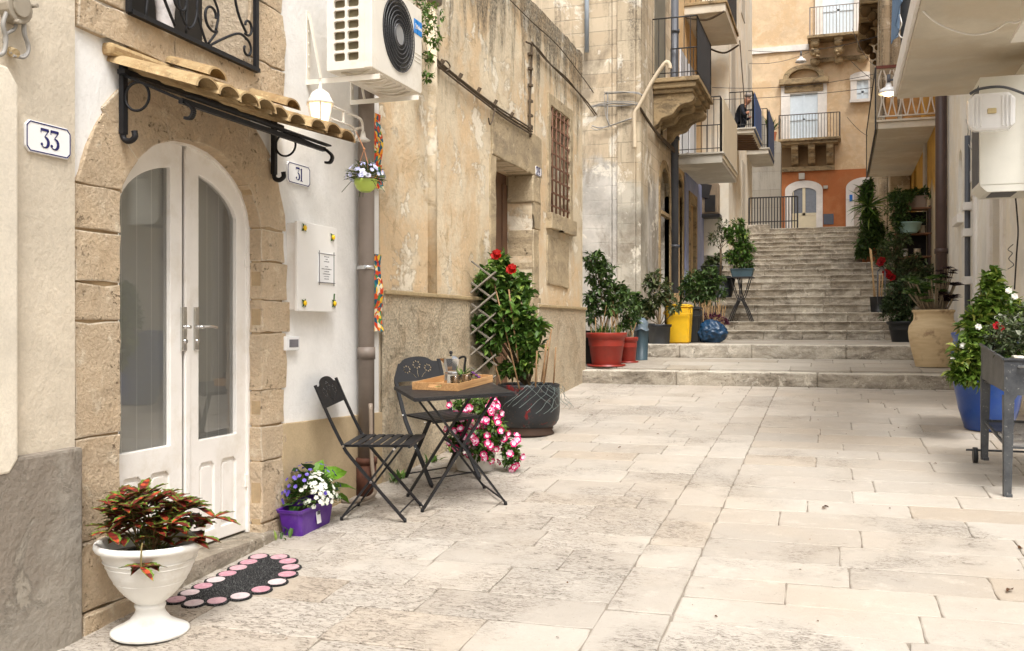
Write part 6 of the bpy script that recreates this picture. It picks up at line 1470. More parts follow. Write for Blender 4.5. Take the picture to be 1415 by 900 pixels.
def place(o, x, y, heading, h=0):       # heading: direction the +y side faces, degrees from +Y towards +X
    o.matrix_world = Matrix.Translation(onfloor(x, y, h)) @ Matrix.Rotation(math.atan(SL), 4, 'X') @ Matrix.Rotation(R(-heading), 4, 'Z')
place(ch, -2.62, 5.44, 80)
ch2 = copy_tree(ch); ch2['label'] = 'charcoal folding chair with flower cut backrest pushed in behind the small table'; place(ch2, -2.63, 6.42, 127)
tb = thing('bistro_table', 'small square charcoal folding metal table with crossed legs', 'table', (0, 0, 0))
b = MB(); b.box((-.31, -.31, .700), (.31, .31, .706), .003); b.box((-.31, -.31, .684), (.31, -.302, .699)); b.box((-.31, .302, .684), (.31, .31, .699)); b.box((-.31, -.301, .684), (-.302, .301, .699)); b.box((.302, -.301, .684), (.31, .301, .699)); b.build('table_top', M_CHAR, tb)
for s_ in (-1, 1):
    for k, (x0, x1, o_) in enumerate(((-.22, .26, 0), (.22, -.26, -.024))):
        b = MB(); y = s_*(.235+o_); b.bar((x0, y, .69), (x1, y, .01), .012, .028, up=(0, 1, 0)); b.tube([(x1, y, 0), (x1*.99, y, .02)], .011, 8); b.build('leg', M_CHAR, tb)
for (x, w_, z) in ((.25, .24, .03), (-.25, .21, .03), (0, .24, .35), (-.22, .235, .68)): MB().tube([(x, -w_, z), (x, w_, z)], .006, 6).build('stretcher', M_CHAR, tb)
b = MB()
for s_ in (-1, 1): b.tube([(0, s_*.24, .35), (0, s_*.255, .35)], .009, 8)
b.build('bolts', M_CHROME, tb)
place(tb, -2.30, 5.85, -36)
TBL = Matrix.Translation(onfloor(-2.30, 5.85)) @ Matrix.Rotation(math.atan(SL), 4, 'X')
def tabletop(x, y, h=0): p = onfloor(x, y); return Vector((x, y, p.z+.708+h))
# ---------- tray
mW = Mt('bamboo_wood'); v = mW.obj(); g = mW.noise(mW.scale(v, (3, 60, 60)), 2, 4, .6)
M_BAM = mW.out(mW.mix(mW.rng(g, .35, .65), lin(166, 122, 78), lin(200, 158, 110)), .4, mW.bump(g, .0006), spec=.5)
tr = thing('serving_tray', 'rectangular light bamboo tray lying on the small table', 'tray', (0, 0, 0))
L, W = .47, .31
b = MB(); b.box((-L/2, -W/2, 0), (L/2, W/2, .007))
hh = .046; lip = lambda t: hh
b.plate([(-L/2, .0), (L/2, .0), (L/2, hh), (-L/2, hh)], [], 'Y', -W/2-.008, -W/2, bev=.002); b.plate([(-L/2, .0), (L/2, .0), (L/2, hh), (-L/2, hh)], [], 'Y', W/2, W/2+.008, bev=.002)
for s_ in (-1, 1):
    hole = [(-.045, .020), (.045, .020), (.05, .03), (.04, .038), (-.04, .038), (-.05, .03)]
    b.plate([(-W/2-.008, 0), (W/2+.008, 0), (W/2+.008, hh+.002), (-W/2-.008, hh+.002)], [hole], 'X', s_*L/2, s_*(L/2+.009), bev=.002)
b.build('tray_body', M_BAM, tr)
tr.matrix_world = Matrix.Translation(tabletop(-2.355, 5.96)) @ Matrix.Rotation(math.atan(SL), 4, 'X') @ Matrix.Rotation(R(83), 4, 'Z')
# ---------- moka pot
mk = thing('moka_pot', 'eight sided polished aluminium coffee pot with black knob and handle on the tray', 'coffee pot', (0, 0, 0))
b = MB(); b.lathe([(0, 0), (.050, 0), (.052, .004), (.043, .075), (.044, .082), (.040, .088), (.037, .096), (.039, .104), (.054, .172), (.055, .176)], (0, 0, 0), 8)
for f in b.bm.faces: f.smooth = False
b.lathe([(.055, .176), (.050, .180), (.03, .190), (.008, .196), (0, .197)], (0, 0, 0), 8)
b.face([(.048, -.014, .176), (.048, .014, .176), (.076, 0, .178)]); b.face([(.048, -.014, .176), (.076, 0, .178), (.045, 0, .14)]); b.face([(.048, .014, .176), (.045, 0, .14), (.076, 0, .178)])
for f in b.bm.faces: f.smooth = False
b.build('body', M_CHROME, mk)
M_BAKE = paint('black_bakelite', (.012, .012, .012), .3, .1, 0)
b = MB(); P = smooth([(-.05, 0, .172), (-.075, 0, .182), (-.092, 0, .172), (-.086, 0, .13), (-.082, 0, .085)], 4)
for p, q in zip(P, P[1:]): b.bar(p, q, .013, .016, up=(0, 1, 0))
b.build('handle', M_BAKE, mk); b = MB(); b.lathe([(0, .196), (.006, .198), (.011, .206), (.012, .214), (.006, .221), (0, .222)], (0, 0, 0), 12); b.build('knob', M_BAKE, mk)
mk.matrix_world = Matrix.Translation(tabletop(-2.345, 5.905, .008)) @ Matrix.Rotation(math.atan(SL), 4, 'X') @ Matrix.Rotation(R(-150), 4, 'Z')
# ---------- glasses
mG = Mt('clear_glass'); M_CG = mG.out((.95, .97, .96), .02, trans=1, ior=1.45)
for (x, y, r, h, lab) in ((-2.275, 5.79, .034, .075, 'clear glass tumbler in front of the coffee pot on the tray'), (-2.255, 5.93, .040, .07, 'clear glass tumbler right of the coffee pot on the tray')):
    b = MB(); p = tabletop(x, y, .008); b.lathe([(0, 0), (r*.78, 0), (r*.85, .004), (r, h), (r-.002, h+.001), (r*.85-.003, .012), (0, .010)], p, 24); o = b.build('glass_tumbler', M_CG); tag(o, lab, 'glass', 'tumblers on the tray')
b = MB()
for k in range(7):
    p = tabletop(-2.375+rnd.uniform(-.03, .03), 5.80+rnd.uniform(-.03, .03), .012+.004*k); b.box(p-Vector((.02, .013, .001)), p+Vector((.02, .013, .001)), rot=Euler((R(rnd.uniform(-25, 25)), R(rnd.uniform(-15, 15)), R(rnd.uniform(0, 180)))).to_matrix(), tint=rnd.random())
tag(b.build('sugar_sachets', leafmat('sachet_paper', lin(188, 196, 120), lin(226, 228, 190))), 'small heap of pale green sugar sachets on the tray beside the coffee pot', 'sachets')
vs_ = thing('flower_sprig', 'small green sprig with purple buds lying behind the glasses on the tray', 'sprig', tuple(tabletop(-2.30, 6.08)))
b = MB(); q = MB(); p0 = tabletop(-2.33, 6.06, .01)
b.lathe([(0, 0), (.025, 0), (.03, .04), (.026, .04), (0, .035)], p0, 12, )
for _ in range(22): leaf_at(b, p0+Vector((0, 0, .03)), Vector((rnd.gauss(0, .7), rnd.gauss(.1, .6), rnd.uniform(.3, 1))).normalized(), rnd.uniform(.06, .12), .22, rnd.uniform(.4, 1))
for (dx, dy, dz) in ((.05, .07, .055), (.075, .10, .03), (.05, .12, .04), (.03, .10, .06)): q.ball(p0+Vector((dx, dy, dz)), .011, (1, 1.5, .8), 2); b.tube([p0+Vector((0, 0, .03)), p0+Vector((dx, dy, dz))], .002, 4, tint=.5)
b.build('foliage', L_MID, vs_); q.build('purple_buds', paint('purple_buds', lin(92, 44, 104), .5, .2), vs_)
# ================================================================== pots and plants
M_RED = paint('red_brown_plastic', lin(150, 50, 38), .45, .08, .0004, 8, dirt=lin(126, 52, 42))
M_DGREY = paint('dark_grey_plastic', lin(62, 64, 68), .5, .12, .0005, 8)
M_BLKP = paint('black_plastic', (.018, .02, .022), .45, .15, .0004, 8)
M_TERR = paint('terracotta_pot', lin(178, 112, 72), .85, .15, .002, 10, dirt=lin(198, 150, 116))
def pot(c, r, h, mat, parent, rim=.12, taper=.72, seg=28, soil=True, name='pot'):
    b = MB(); rh = h*rim*1.3
    b.lathe([(0, 0), (r*taper, 0), (r*taper+.004, .01), (r*.94, h-rh), (r*1.03, h-rh+.004), (r*1.06, h-.008), (r*1.05, h), (r*.97, h), (r*.95, h-.01), (r*.90, h*.6)], c, seg)
    o = b.build(name, mat, parent)
    if soil: b = MB(); b.lathe([(0, h*.9), (r*.5, h*.905), (r*.945, h*.89)], c, 20); b.build('soil', M_SOIL, parent)
    return o
def sticks(parent, c, r, n, h, mat=None, w=.006):
    b = MB()
    for _ in range(n): a = rnd.random()*6.28; k = r*rnd.random()**.5; p = Vector(c)+Vector((k*math.cos(a), k*math.sin(a), 0)); b.tube([p, p+Vector((rnd.gauss(0, .04), rnd.gauss(0, .04), h*rnd.uniform(.6, 1.1)))], w, 5)
    b.build('sticks', mat or M_STICK, parent)
# ---------- white pot of petunias
W0 = onfloor(-2.50, 6.76)
wp = thing('petunia_pot', 'white round pot overflowing with pink and white petunias behind the small table', 'flower pot', tuple(W0))
pot(W0, .17, .30, paint('white_pot_plastic', lin(228, 224, 216), .4, .05), wp, taper=.78)
fo = MB(); st = MB(); fl = MB(); C = W0+Vector((.04, -.03, .34))
blobs = [((-2.50, 6.72, W0.z+.42), (.20, .18, .12)), ((-2.34, 6.68, W0.z+.30), (.10, .12, .16)), ((-2.22, 6.72, W0.z+.14), (.08, .10, .12)), ((-2.56, 6.62, W0.z+.25), (.10, .08, .16)), ((-2.40, 6.60, W0.z+.20), (.10, .08, .14))]
shrub(fo, st, W0+Vector((0, 0, .28)), blobs, 300, 6, .045, .55, .004, .5)
for c_, r_ in blobs:
    for _ in range(int(430*(r_[0]*r_[1]*r_[2])**.5)):
        v = Vector((rnd.gauss(.35, 1), rnd.gauss(-.5, 1), rnd.gauss(.1, 1))).normalized(); p = Vector(c_)+Vector((v.x*r_[0], v.y*r_[1], v.z*r_[2]))*1.08
        n5 = 6; nrm = (v+Vector((.2, -.6, .1))).normalized(); flower(fl, p, nrm, .027, n5, .75, .45); flower(fl, p+nrm*.004, nrm, .015, n5, .15, .6)
fo.build('foliage', L_MID, wp); st.build('stems', M_STEM, wp)
m = Mt('petunia_petals'); t = m.tintv(); cc = m.mix(m.rng(t, .3, .5), lin(240, 214, 226), lin(206, 30, 104)); cc = m.mix(m.rng(t, .80, .86), cc, lin(238, 170, 198)); M_PET = m.out(cc, .6, spec=.2); fl.build('flowers', M_PET, wp)
M_REDP = leafmat('red_petals', lin(150, 14, 14), lin(222, 40, 26))
# ---------- cauldron with hibiscus on a trellis
K = onfloor(-2.56, 8.25)
kp = thing('cauldron_planter', 'round black metal tub with chipped red paint holding a tall hibiscus', 'planter', tuple(K))
m = Mt('chipped_black_enamel'); v = m.obj(); cc = m.mix(m.rng(m.noise(v, 5, 8, .7, .5), .60, .64), (.02, .022, .025), lin(110, 24, 26)); cc = m.mix(m.rng(m.noise(v, 11, 7, .7), .58, .66, 0, .8), cc, lin(110, 106, 104)); cc = m.mix(m.rng(m.noise(v, 40, 5, .7), .62, .68, 0, .6), cc, lin(120, 74, 50))
M_CAUL = m.out(cc, m.rng(m.noise(v, 5, 4), .3, .7, .3, .6), m.bump(m.noise(v, 25, 5, .6), .002))
b = MB(); b.lathe([(0, 0), (.20, 0), (.205, .01), (.20, .055), (.196, .06), (.235, .085), (.262, .13), (.272, .20), (.272, .36), (.268, .41), (.27, .43), (.262, .435), (.255, .42), (.25, .36)], K, 40); b.build('tub', M_CAUL, kp)
b = MB(); b.lathe([(.215, 0), (.222, .01), (.205, .035), (.215, .06), (.20, .07)], K, 30); 
for a in (0, 120, 240): b.box(K+Vector((.2*math.cos(R(a))-.015, .2*math.sin(R(a))-.015, -.005)), K+Vector((.2*math.cos(R(a))+.015, .2*math.sin(R(a))+.015, .04)))
b.build('rusty_foot', paint('rusty_base', lin(74, 56, 46), .8, .3, .002, 14), kp)
b = MB(); b.lathe([(0, .40), (.12, .41), (.255, .39)], K, 24); b.build('soil', M_SOIL, kp)
fo = MB(); st = MB(); fl = MB()
hb = [((690, 378, 8.75), .15), ((678, 392, 8.6), .16), ((668, 440, 8.55), .15), ((700, 440, 8.5), .18), ((682, 470, 8.5), .13), ((700, 395, 8.7), .20), ((672, 402, 8.85), .14), ((712, 415, 8.6), .17), ((690, 432, 8.7), .18), ((724, 440, 8.5), .16), ((736, 458, 8.5), .13), ((744, 452, 8.45), .08), ((670, 462, 8.75), .12), ((672, 490, 8.75), .10), ((730, 480, 8.5), .13), ((722, 505, 8.5), .09), ((702, 515, 8.6), .08), ((688, 362, 8.8), .09), ((722, 388, 8.6), .08), ((664, 385, 8.8), .10), ((662, 430, 8.8), .13), ((668, 415, 8.75), .12), ((676, 445, 8.7), .12), ((660, 475, 8.7), .09), ((712, 460, 8.5), .14)]
shrub(fo, st, K+Vector((-.02, .05, .40)), [(atd(*c_), r_) for c_, r_ in hb], 620, 7, .08, .6, .009, .35)
for (px, py) in ((686, 353), (707, 373), (680, 360)): 
    p = atd(px, py, 8.45); 
    if px > 681:
        fl = MB(); flower(fl, p, (.2, -1, .3), .045, 5, .5, .45); flower(fl, p+Vector((.01, -.01, .015)), (0.4, -1, .8), .032, 5, .2, .7); flower(fl, p+Vector((-.01, -.01, .0)), (-.5, -1, .1), .035, 5, .3, .6); fl.build('bloom', M_REDP, kp)
fo.build('foliage', L_MID, kp); st.build('stems', M_STEM, kp)
b = MB()
for (a_, c_) in (((683, 392, 8.5), (718, 538, 8.35)), ((664, 440, 8.6), (692, 530, 8.4)), ((703, 400, 8.4), (716, 500, 8.4)), ((762, 455, 8.25), (752, 530, 8.3)), ((757, 470, 8.2), (748, 528, 8.25)), ((754, 476, 8.3), (751, 530, 8.2)), ((742, 485, 8.2), (740, 535, 8.2)), ((768, 480, 8.2), (765, 530, 8.25))): b.tube([atd(*a_), atd(*c_)], .0065, 6)
b.build('canes', paint('old_cane', lin(150, 118, 84), .85, .3, .001, 30), kp)
tg = thing('trellis', 'grey weathered diagonal wooden trellis leaning on the wall behind the hibiscus', 'trellis', tuple(onX(655, 450, -2.9)))
M_GWOOD = paint('grey_weathered_wood', lin(128, 120, 108), .85, .25, .002, 16, dirt=lin(88, 80, 70))
b = MB(); ty, tz = onX(650, 380, -2.93).y, onX(650, 380, -2.93).z
for k in range(7):
    z0 = tz-.05-k*.175; b.bar((-2.95, ty+.06, z0-.10), (-2.76, ty+.16, z0+.08), .012, .035, up=(0, 1, 0))
for k in range(6):
    z0 = tz+.06-k*.18; b.bar((-2.95, ty+.075, z0+.06), (-2.76, ty+.175, z0-.10), .012, .03, up=(0, 1, 0))
b.build('laths', M_GWOOD, tg)
b = MB()      # wire netting on the rim
for i in range(8):
    for s_ in (1, -1):
        pts = []
        for k in range(9):
            a = R(-75+i*11+s_*k*5.5); z = .44-k*.026; r_ = .285+.02*math.sin(k*1.3+i)+.012*k*(.5 if i < 5 else 1); pts.append(K+Vector((r_*math.cos(a), r_*math.sin(a), z+.03*math.sin(i*.8))))
        b.tube(pts, .0016, 4)
b.build('wire_netting', paint('green_grey_wire', lin(120, 132, 128), .5, .1), kp)
# ---------- pots on the landings
def P_(px, py, t): return atd(px, py, t)
def groundat(px, t): p = atd(px, 450, t); return Vector((p.x, p.y, gz(p.y)))
def potted(name, lab, cat, px, t, r, h, mat, blobs, size, lm, nt_, wid=.5, group=None, seg=28, taper=.72, leaves=5, stemr=.006, spread=.9, droop=.3, base=None, **kw):
    g = base or groundat(px, t); o = thing(name, lab, cat, tuple(g), group)
    if mat: pot(g, r, h, mat, o, seg=seg, taper=taper)
    fo = MB(); st = MB(); shrub(fo, st, g+Vector((0, 0, h*.9)), [(atd(*c_), r_) for c_, r_ in blobs], nt_, leaves, size, wid, stemr, droop, spread=spread, **kw)
    fo.build('foliage', lm, o); st.build('stems', M_STEM, o); return o, g
GP = 'potted plants along the left wall of the landings'
o, g = potted('potted_shrub', 'tall leafy shrub in the largest red brown plastic pot on the lower landing', 'potted plant', 838, 12.55, .245, .42, M_RED,
    [((822, 362, 12.6), .16), ((830, 380, 12.6), .22), ((850, 408, 12.6), .20), ((822, 410, 12.7), .16), ((845, 425, 12.5), .16), ((862, 402, 12.7), .09), ((818, 435, 12.6), .12)], .085, L_DARK, 300, .45, GP)
b = MB(); b.lathe([(0, 0), (.235, 0), (.245, .022), (.20, .02)], g, 24); b.build('saucer', M_RED, o)
sticks(o, g+Vector((0, 0, .36)), .19, 14, .42)
b = MB()
for _ in range(160): a = rnd.random()*6.28; k = .2*rnd.random()**.5; leaf_at(b, g+Vector((k*math.cos(a), k*math.sin(a), .40)), Vector((rnd.gauss(0, .3), rnd.gauss(0, .3), 1)).normalized(), rnd.uniform(.06, .16), .1, rnd.random())
b.build('sprouts', L_MID, o)
o, g = potted('potted_shrub', 'leafy plant in the small red brown pot behind the largest red pot', 'potted plant', 868, 12.95, .125, .33, M_RED,
    [((865, 432, 12.9), .12), ((876, 440, 13), .10), ((862, 450, 12.9), .10), ((878, 425, 13.0), .08), ((868, 412, 13), .07)], .075, L_DARK, 90, .45, GP)
b = MB(); b.lathe([(0, 0), (.13, 0), (.14, .018), (.11, .018)], g, 20); b.build('saucer', M_RED, o); sticks(o, g+Vector((0, 0, .3)), .09, 7, .3)
g = groundat(814, 12.85); bk = thing('black_crate', 'tall dark plastic container behind the largest red pot at the wall corner', 'container', tuple(g)); b = MB(); b.box(g+Vector((-.14, -.1, 0)), g+Vector((.12, .12, .42)), .02); b.box(g+Vector((-.15, -.11, .40)), g+Vector((.13, .13, .43)), .008); b.build('body', M_BLKP, bk)
g = groundat(886, 13.25); bk = thing('teal_bin', 'slim dark teal plastic bin with a bag, beside the small red pot', 'bin', tuple(g)); b = MB(); b.lathe([(0, 0), (.085, 0), (.10, .40), (.105, .41), (.09, .41)], g, 4); b.build('body', paint('dark_teal_plastic', lin(60, 78, 86), .5, .1), bk)
b = MB(); b.lathe([(.11, .40), (.09, .44), (.10, .50), (.04, .56), (0, .5)], g, 9, jit=.02); b.build('bag', paint('grey_bag_plastic', lin(104, 118, 128), .35, .2), bk)
o, g = potted('potted_shrub', 'sparse light leafed shrub in a dark grey pot left of the yellow bin', 'potted plant', 911, 13.85, .165, .27, M_DGREY,
    [((905, 385, 13.9), .13), ((915, 400, 13.8), .16), ((898, 395, 13.9), .10), ((920, 412, 13.8), .14), ((932, 425, 13.6), .10), ((902, 420, 13.9), .10), ((888, 432, 13.9), .10)], .085, L_OLIVE, 130, .45, GP, 4, .85, stemr=.008)
g2 = groundat(893, 14.2); o2, _ = potted('potted_shrub', 'low dark leafed plant half hidden behind the dark grey pot', 'potted plant', 893, 14.2, .12, .28, M_BLKP, [((888, 425, 14.1), .14), ((878, 418, 14.1), .12), ((896, 430, 14.1), .10)], .10, L_DARK, 80, .6, GP)
# bins
def wheelbin(px, t, w, d, h, mat, lab, tilt_=0):
    g = groundat(px, t); o = thing('waste_bin', lab, 'bin', tuple(g), 'waste bins on the upper landing'); b = MB()
    A = [b.bm.verts.new(g+Vector((x*w*.42, y*d*.42, .0))) for x, y in ((-1, -1), (1, -1), (1, 1), (-1, 1))]; B = [b.bm.verts.new(g+Vector((x*w*.5, y*d*.5, h*.93))) for x, y in ((-1, -1), (1, -1), (1, 1), (-1, 1))]
    for k in range(4): b.bm.faces.new((A[k], A[(k+1) % 4], B[(k+1) % 4], B[k]))
    b.bm.faces.new(A[::-1]); b.bm.faces.new(B)
    bmesh.ops.bevel(b.bm, geom=list(b.bm.edges), offset=.02, segments=3, affect='EDGES'); b.build('body', mat, o)
    b = MB(); b.box(g+Vector((-w*.52, -d*.52, h*.92)), g+Vector((w*.52, d*.52, h*.955)), .01); b.plate([(g.x-w*.5, g.z+h*.955), (g.x+w*.5, g.z+h*.955), (g.x+w*.42, g.z+h), (g.x-w*.42, g.z+h)], [], 'Y', g.y-d*.5, g.y+d*.5, bev=.01); b.tube([g+Vector((-w*.4, d*.55, h*.95)), g+Vector((w*.4, d*.55, h*.95))], .015, 8); b.build('lid', mat, o)
    b = MB(); b.tube(smooth([g+Vector((-w*.53, -d*.2, h*.9)), g+Vector((-w*.56, -d*.5, h*.8)), g+Vector((-w*.5, -d*.56, h*.75)), g+Vector((w*.5, -d*.56, h*.75)), g+Vector((w*.56, -d*.5, h*.8)), g+Vector((w*.53, -d*.2, h*.9))]), .006, 6); b.build('handle', mat, o)
wheelbin(939, 14.05, .34, .32, .55, paint('yellow_plastic', lin(232, 184, 30), .45, .1, .0004, 7, dirt=lin(206, 168, 60)), 'bright yellow lidded waste bin on the upper landing')
wheelbin(957, 14.35, .26, .28, .52, M_BLKP, 'dark lidded waste bin tucked behind the yellow bin')
o, g = potted('potted_shrub', 'broad dark bush rising behind the yellow bin and the blue bag', 'potted plant', 972, 15.1, .2, .35, M_BLKP,
    [((960, 390, 15.2), .22), ((980, 385, 15.2), .22), ((990, 400, 15.1), .18), ((965, 405, 15.0), .20), ((950, 400, 15.2), .16), ((975, 410, 15.0), .16)], .085, L_DARK, 330, .4, GP)
g = groundat(979, 14.75); pf = thing('magenta_plant', 'dark magenta leafed plant with cut stalks above the blue bag', 'potted plant', tuple(g), GP); pot(g, .18, .24, M_BLKP, pf)
b = MB(); 
for _ in range(520): v = Vector((rnd.gauss(0, 1), rnd.gauss(0, 1), abs(rnd.gauss(0, .8)))).normalized(); leaf_at(b, g+Vector((v.x*.26, v.y*.2, .26+v.z*.14)), v, .06, .3, rnd.random())
b.build('foliage', leafmat('magenta_leaf', lin(58, 22, 46), lin(128, 50, 92)), pf); sticks(pf, g+Vector((.03, 0, .25)), .22, 34, .36, w=.005)
g = groundat(983, 14.25); b = MB(); bmesh.ops.create_icosphere(b.bm, subdivisions=5, radius=1)
for v_ in b.bm.verts:
    c_ = v_.co.copy(); cr2 = abs(noise.noise(c_*2.1+Vector((3, 1, 5))))*.30+abs(noise.noise(c_*5.3))*.13+abs(noise.noise(c_*12))*.04
    k = 1-cr2*.9; v_.co = Vector((c_.x*.25, c_.y*.19, (c_.z*.17 if c_.z < .5 else .085+(c_.z-.5)*.25)))*k; v_.co.z = max(v_.co.z, -.135)
    v_.co += g+Vector((0, 0, .135))
for f in b.bm.faces: f.smooth = True
tag(b.build('rubbish_bag', paint('dark_blue_bag', lin(30, 62, 92), .22, .2, .003, 9)), 'crumpled dark blue plastic rubbish bag on the upper landing', 'bag')
# ---------- iron stand with planters on the steps
sg = groundat(1024, 17.0); sg.z = gz(sg.y)
sd = thing('plant_stand', 'black wrought iron table with curved legs standing on the steps', 'plant stand', tuple(sg))
zt = atd(1024, 383, 17.0).z; b = MB(); b.box((sg.x-.46, sg.y-.2, zt-.02), (sg.x+.22, sg.y+.2, zt), .005); b.build('top', M_RAIL, sd)
b = MB()
for yy in (-.16, .16):
    for s_ in (1, -1): b.tube(smooth([(sg.x+s_*.02-.02, sg.y+yy, zt-.02), (sg.x+s_*(-.02), sg.y+yy, (zt+sg.z)/2+.05), (sg.x-s_*.12, sg.y+yy, sg.z+.2), (sg.x-s_*.20, sg.y+yy, sg.z)]), .011, 6); b.tube(smooth([(sg.x+s_*.16, sg.y+yy, zt-.02), (sg.x+s_*.06, sg.y+yy, (zt+sg.z)/2+.04), (sg.x-s_*.04, sg.y+yy, (zt+sg.z)/2-.05), (sg.x-s_*.17, sg.y+yy, sg.z)]), .009, 6)
    b.tube([(sg.x-.4, sg.y+yy, zt-.02), (sg.x-.42, sg.y+yy, gz(sg.y))], .01, 6)
b.build('legs', M_RAIL, sd)
M_TEAL = paint('teal_grey_plastic', lin(78, 100, 108), .5, .08)
g = Vector((sg.x+.02, sg.y, zt)); tp = thing('trough_planter', 'teal grey trough with bushy shrub on the black iron plant stand', 'planter', tuple(g)); b = MB(); trough(b, g, .40, .22, .14, axis='x', slope=False); b.build('trough', M_TEAL, tp)
fo = MB(); st = MB(); shrub(fo, st, g+Vector((0, 0, .1)), [(atd(x, y, 17.0), r_) for x, y, r_ in ((1024, 350, .24), (1018, 330, .18), (1032, 345, .16), (1012, 355, .16), (1026, 362, .2), (1020, 310, .12), (1026, 325, .14), (1008, 320, .10))], 460, 5, .075, .4, .006); fo.build('foliage', L_MID, tp); st.build('stems', M_STEM, tp)
g = Vector((sg.x-.30, sg.y, zt)); tp = thing('small_tree', 'little standard tree with thin trunk in a black pot on the iron stand', 'potted tree', tuple(g)); pot(g, .13, .02, M_BLKP, tp)
g3 = atd(995, 395, 17.2); b = MB(); b.lathe([(0, 0), (.2, 0), (.26, .30), (.25, .32), (.2, .3), (0, .28)], (g3.x, g3.y, zt-.34), 20); b.build('tub', M_BLKP, tp)
fo = MB(); st = MB(); p0 = atd(995, 383, 17.1); p1 = atd(996, 345, 17.1); st.tube([p0-Vector((0, 0, .1)), p0.lerp(p1, .5)+Vector((.01, 0, 0)), p1], .018, 8, tint=.1)
shrub(fo, st, p1, [(atd(x, y, 17.1), r_) for x, y, r_ in ((993, 328, .18), (1003, 322, .15), (985, 330, .12), (998, 312, .14), (1008, 330, .12))], 120, 4, .06, .4, .006); fo.build('crown', L_OLIVE, tp); st.build('trunk', M_STEM, tp)
o, g = potted('potted_shrub', 'yellowish leafed plant low against the white house beside the iron stand', 'potted plant', 984, 18.6, .2, .45, M_BLKP, [((984, 365, 18.6), .16), ((980, 375, 18.5), .14), ((990, 358, 18.6), .10)], .085, L_OLIVE, 110, .5, GP)
# ---------- right side
def pr(px, py, t): return atd(px, py, t)
g = groundat(1290, 11.72); am = thing('clay_jar', 'large sandy clay jar holding dark rosette succulents on the lower landing', 'jar', tuple(g))
m = Mt('sandy_clay'); v = m.obj(); cc = m.mix(m.rng(m.noise(m.scale(v, (1, 1, 6)), 4, 5, .6), .35, .65), lin(216, 194, 156), lin(200, 176, 138)); cc = m.mix(m.rng(m.noise(v, 5, 6, .6), .58, .68, 0, .7), cc, lin(134, 104, 82)); M_CLAY = m.out(cc, .75, m.bump(m.noise(m.scale(v, (1, 1, 9)), 9, 5, .6), .003), spec=.3)
b = MB(); b.lathe([(0, 0), (.19, 0), (.2, .015), (.22, .10), (.25, .22), (.272, .33), (.28, .42), (.27, .48), (.24, .525), (.222, .55), (.218, .60), (.222, .635), (.236, .645), (.238, .665), (.222, .672), (.21, .66), (.205, .6)], g, 40); b.build('jar', M_CLAY, am)
b = MB(); b.lathe([(0, .62), (.2, .62)], g, 20); b.build('soil', M_SOIL, am)
fo = MB(); st = MB(); dk = MB()
for k in range(44):
    a = rnd.random()*6.28; rr = rnd.random()**.5*.29; tip = g+Vector((rr*math.cos(a)-.03, rr*math.sin(a), .80+rnd.uniform(-.05, .28))); base = g+Vector((.12*math.cos(a)*rnd.random(), .1*math.sin(a), .62))
    st.tube(smooth([base, (base+tip)/2+Vector((0, 0, -.03)), tip], 4), .010, 6, tint=.9); tgt = dk if (tip.x > g.x+.08) else fo
    for q in range(20): an = R(q*137.5); leaf_at(tgt, tip, Vector((math.cos(an), math.sin(an), .25+q*.05)).normalized(), .115-.003*q, .42, rnd.random(), .1)
for (px, py) in ((1298, 376), (1306, 372), (1314, 378), (1318, 375), (1303, 380), (1311, 371)):
    tip = pr(px, py, 11.7); st.tube(smooth([g+Vector((.1, 0, .62)), (g+tip)/2+Vector((.04, 0, .34)), tip], 4), .007, 6, tint=.9)
    for q in range(20): an = R(q*137.5); leaf_at(dk, tip, Vector((math.cos(an), math.sin(an), .1+q*.05)).normalized(), .08-.002*q, .38, rnd.random(), .1)
fo.build('foliage', leafmat('rosette_green', (.03, .07, .015), (.13, .23, .045)), am); dk.build('dark_foliage', leafmat('rosette_maroon', (.02, .008, .012), (.07, .035, .035)), am); st.build('stems', leafmat('pale_stem', (.2, .15, .1), (.38, .30, .2)), am)
# bush beside the jar
g = groundat(1250, 14.6); bs = thing('bush', 'dense dark green bush spilling over the right end of the steps', 'bush', tuple(g)); fo = MB(); st = MB()
pot(g, .24, .3, M_BLKP, bs)
shrub(fo, st, g+Vector((0, 0, .25)), [(pr(x, y, 14.6), r_) for x, y, r_ in ((1238, 430, .24), (1250, 415, .26), (1258, 440, .22), (1240, 405, .20), (1255, 395, .2), (1245, 450, .16), (1268, 405, .25), (1260, 455, .16), (1228, 420, .13))], 780, 6, .06, .4, .006); fo.build('foliage', leafmat('bush_leaf', (.02, .04, .014), (.09, .14, .05)), bs); st.build('stems', M_STEM, bs)
g = groundat(1215, 16.9); o = thing('potted_cuttings', 'black square pot with canes on the steps at the right', 'potted plant', tuple(g)); b = MB(); b.lathe([(0, 0), (.13, 0), (.15, .26), (.16, .27), (.14, .27), (0, .24)], g, 4); b.build('pot', M_BLKP, o); b = MB()
for (x0, y0, x1, y1) in ((1202, 343, 1212, 430), (1216, 380, 1214, 430), (1220, 378, 1217, 430), (1204, 345, 1209, 430)): b.tube([pr(x0, y0, 16.9), pr(x1, y1, 16.9)], .012, 6)
b.build('canes', M_STICK, o)
b = MB(); 
for x in (1213, 1223): b.tube([pr(x, 375, 16.8), pr(x, 422, 16.8)], .012, 6)
b.tube([pr(1213, 375, 16.8), pr(1218, 370, 16.8), pr(1223, 375, 16.8)], .012, 6); b.build('frame', M_PIPEG, o)
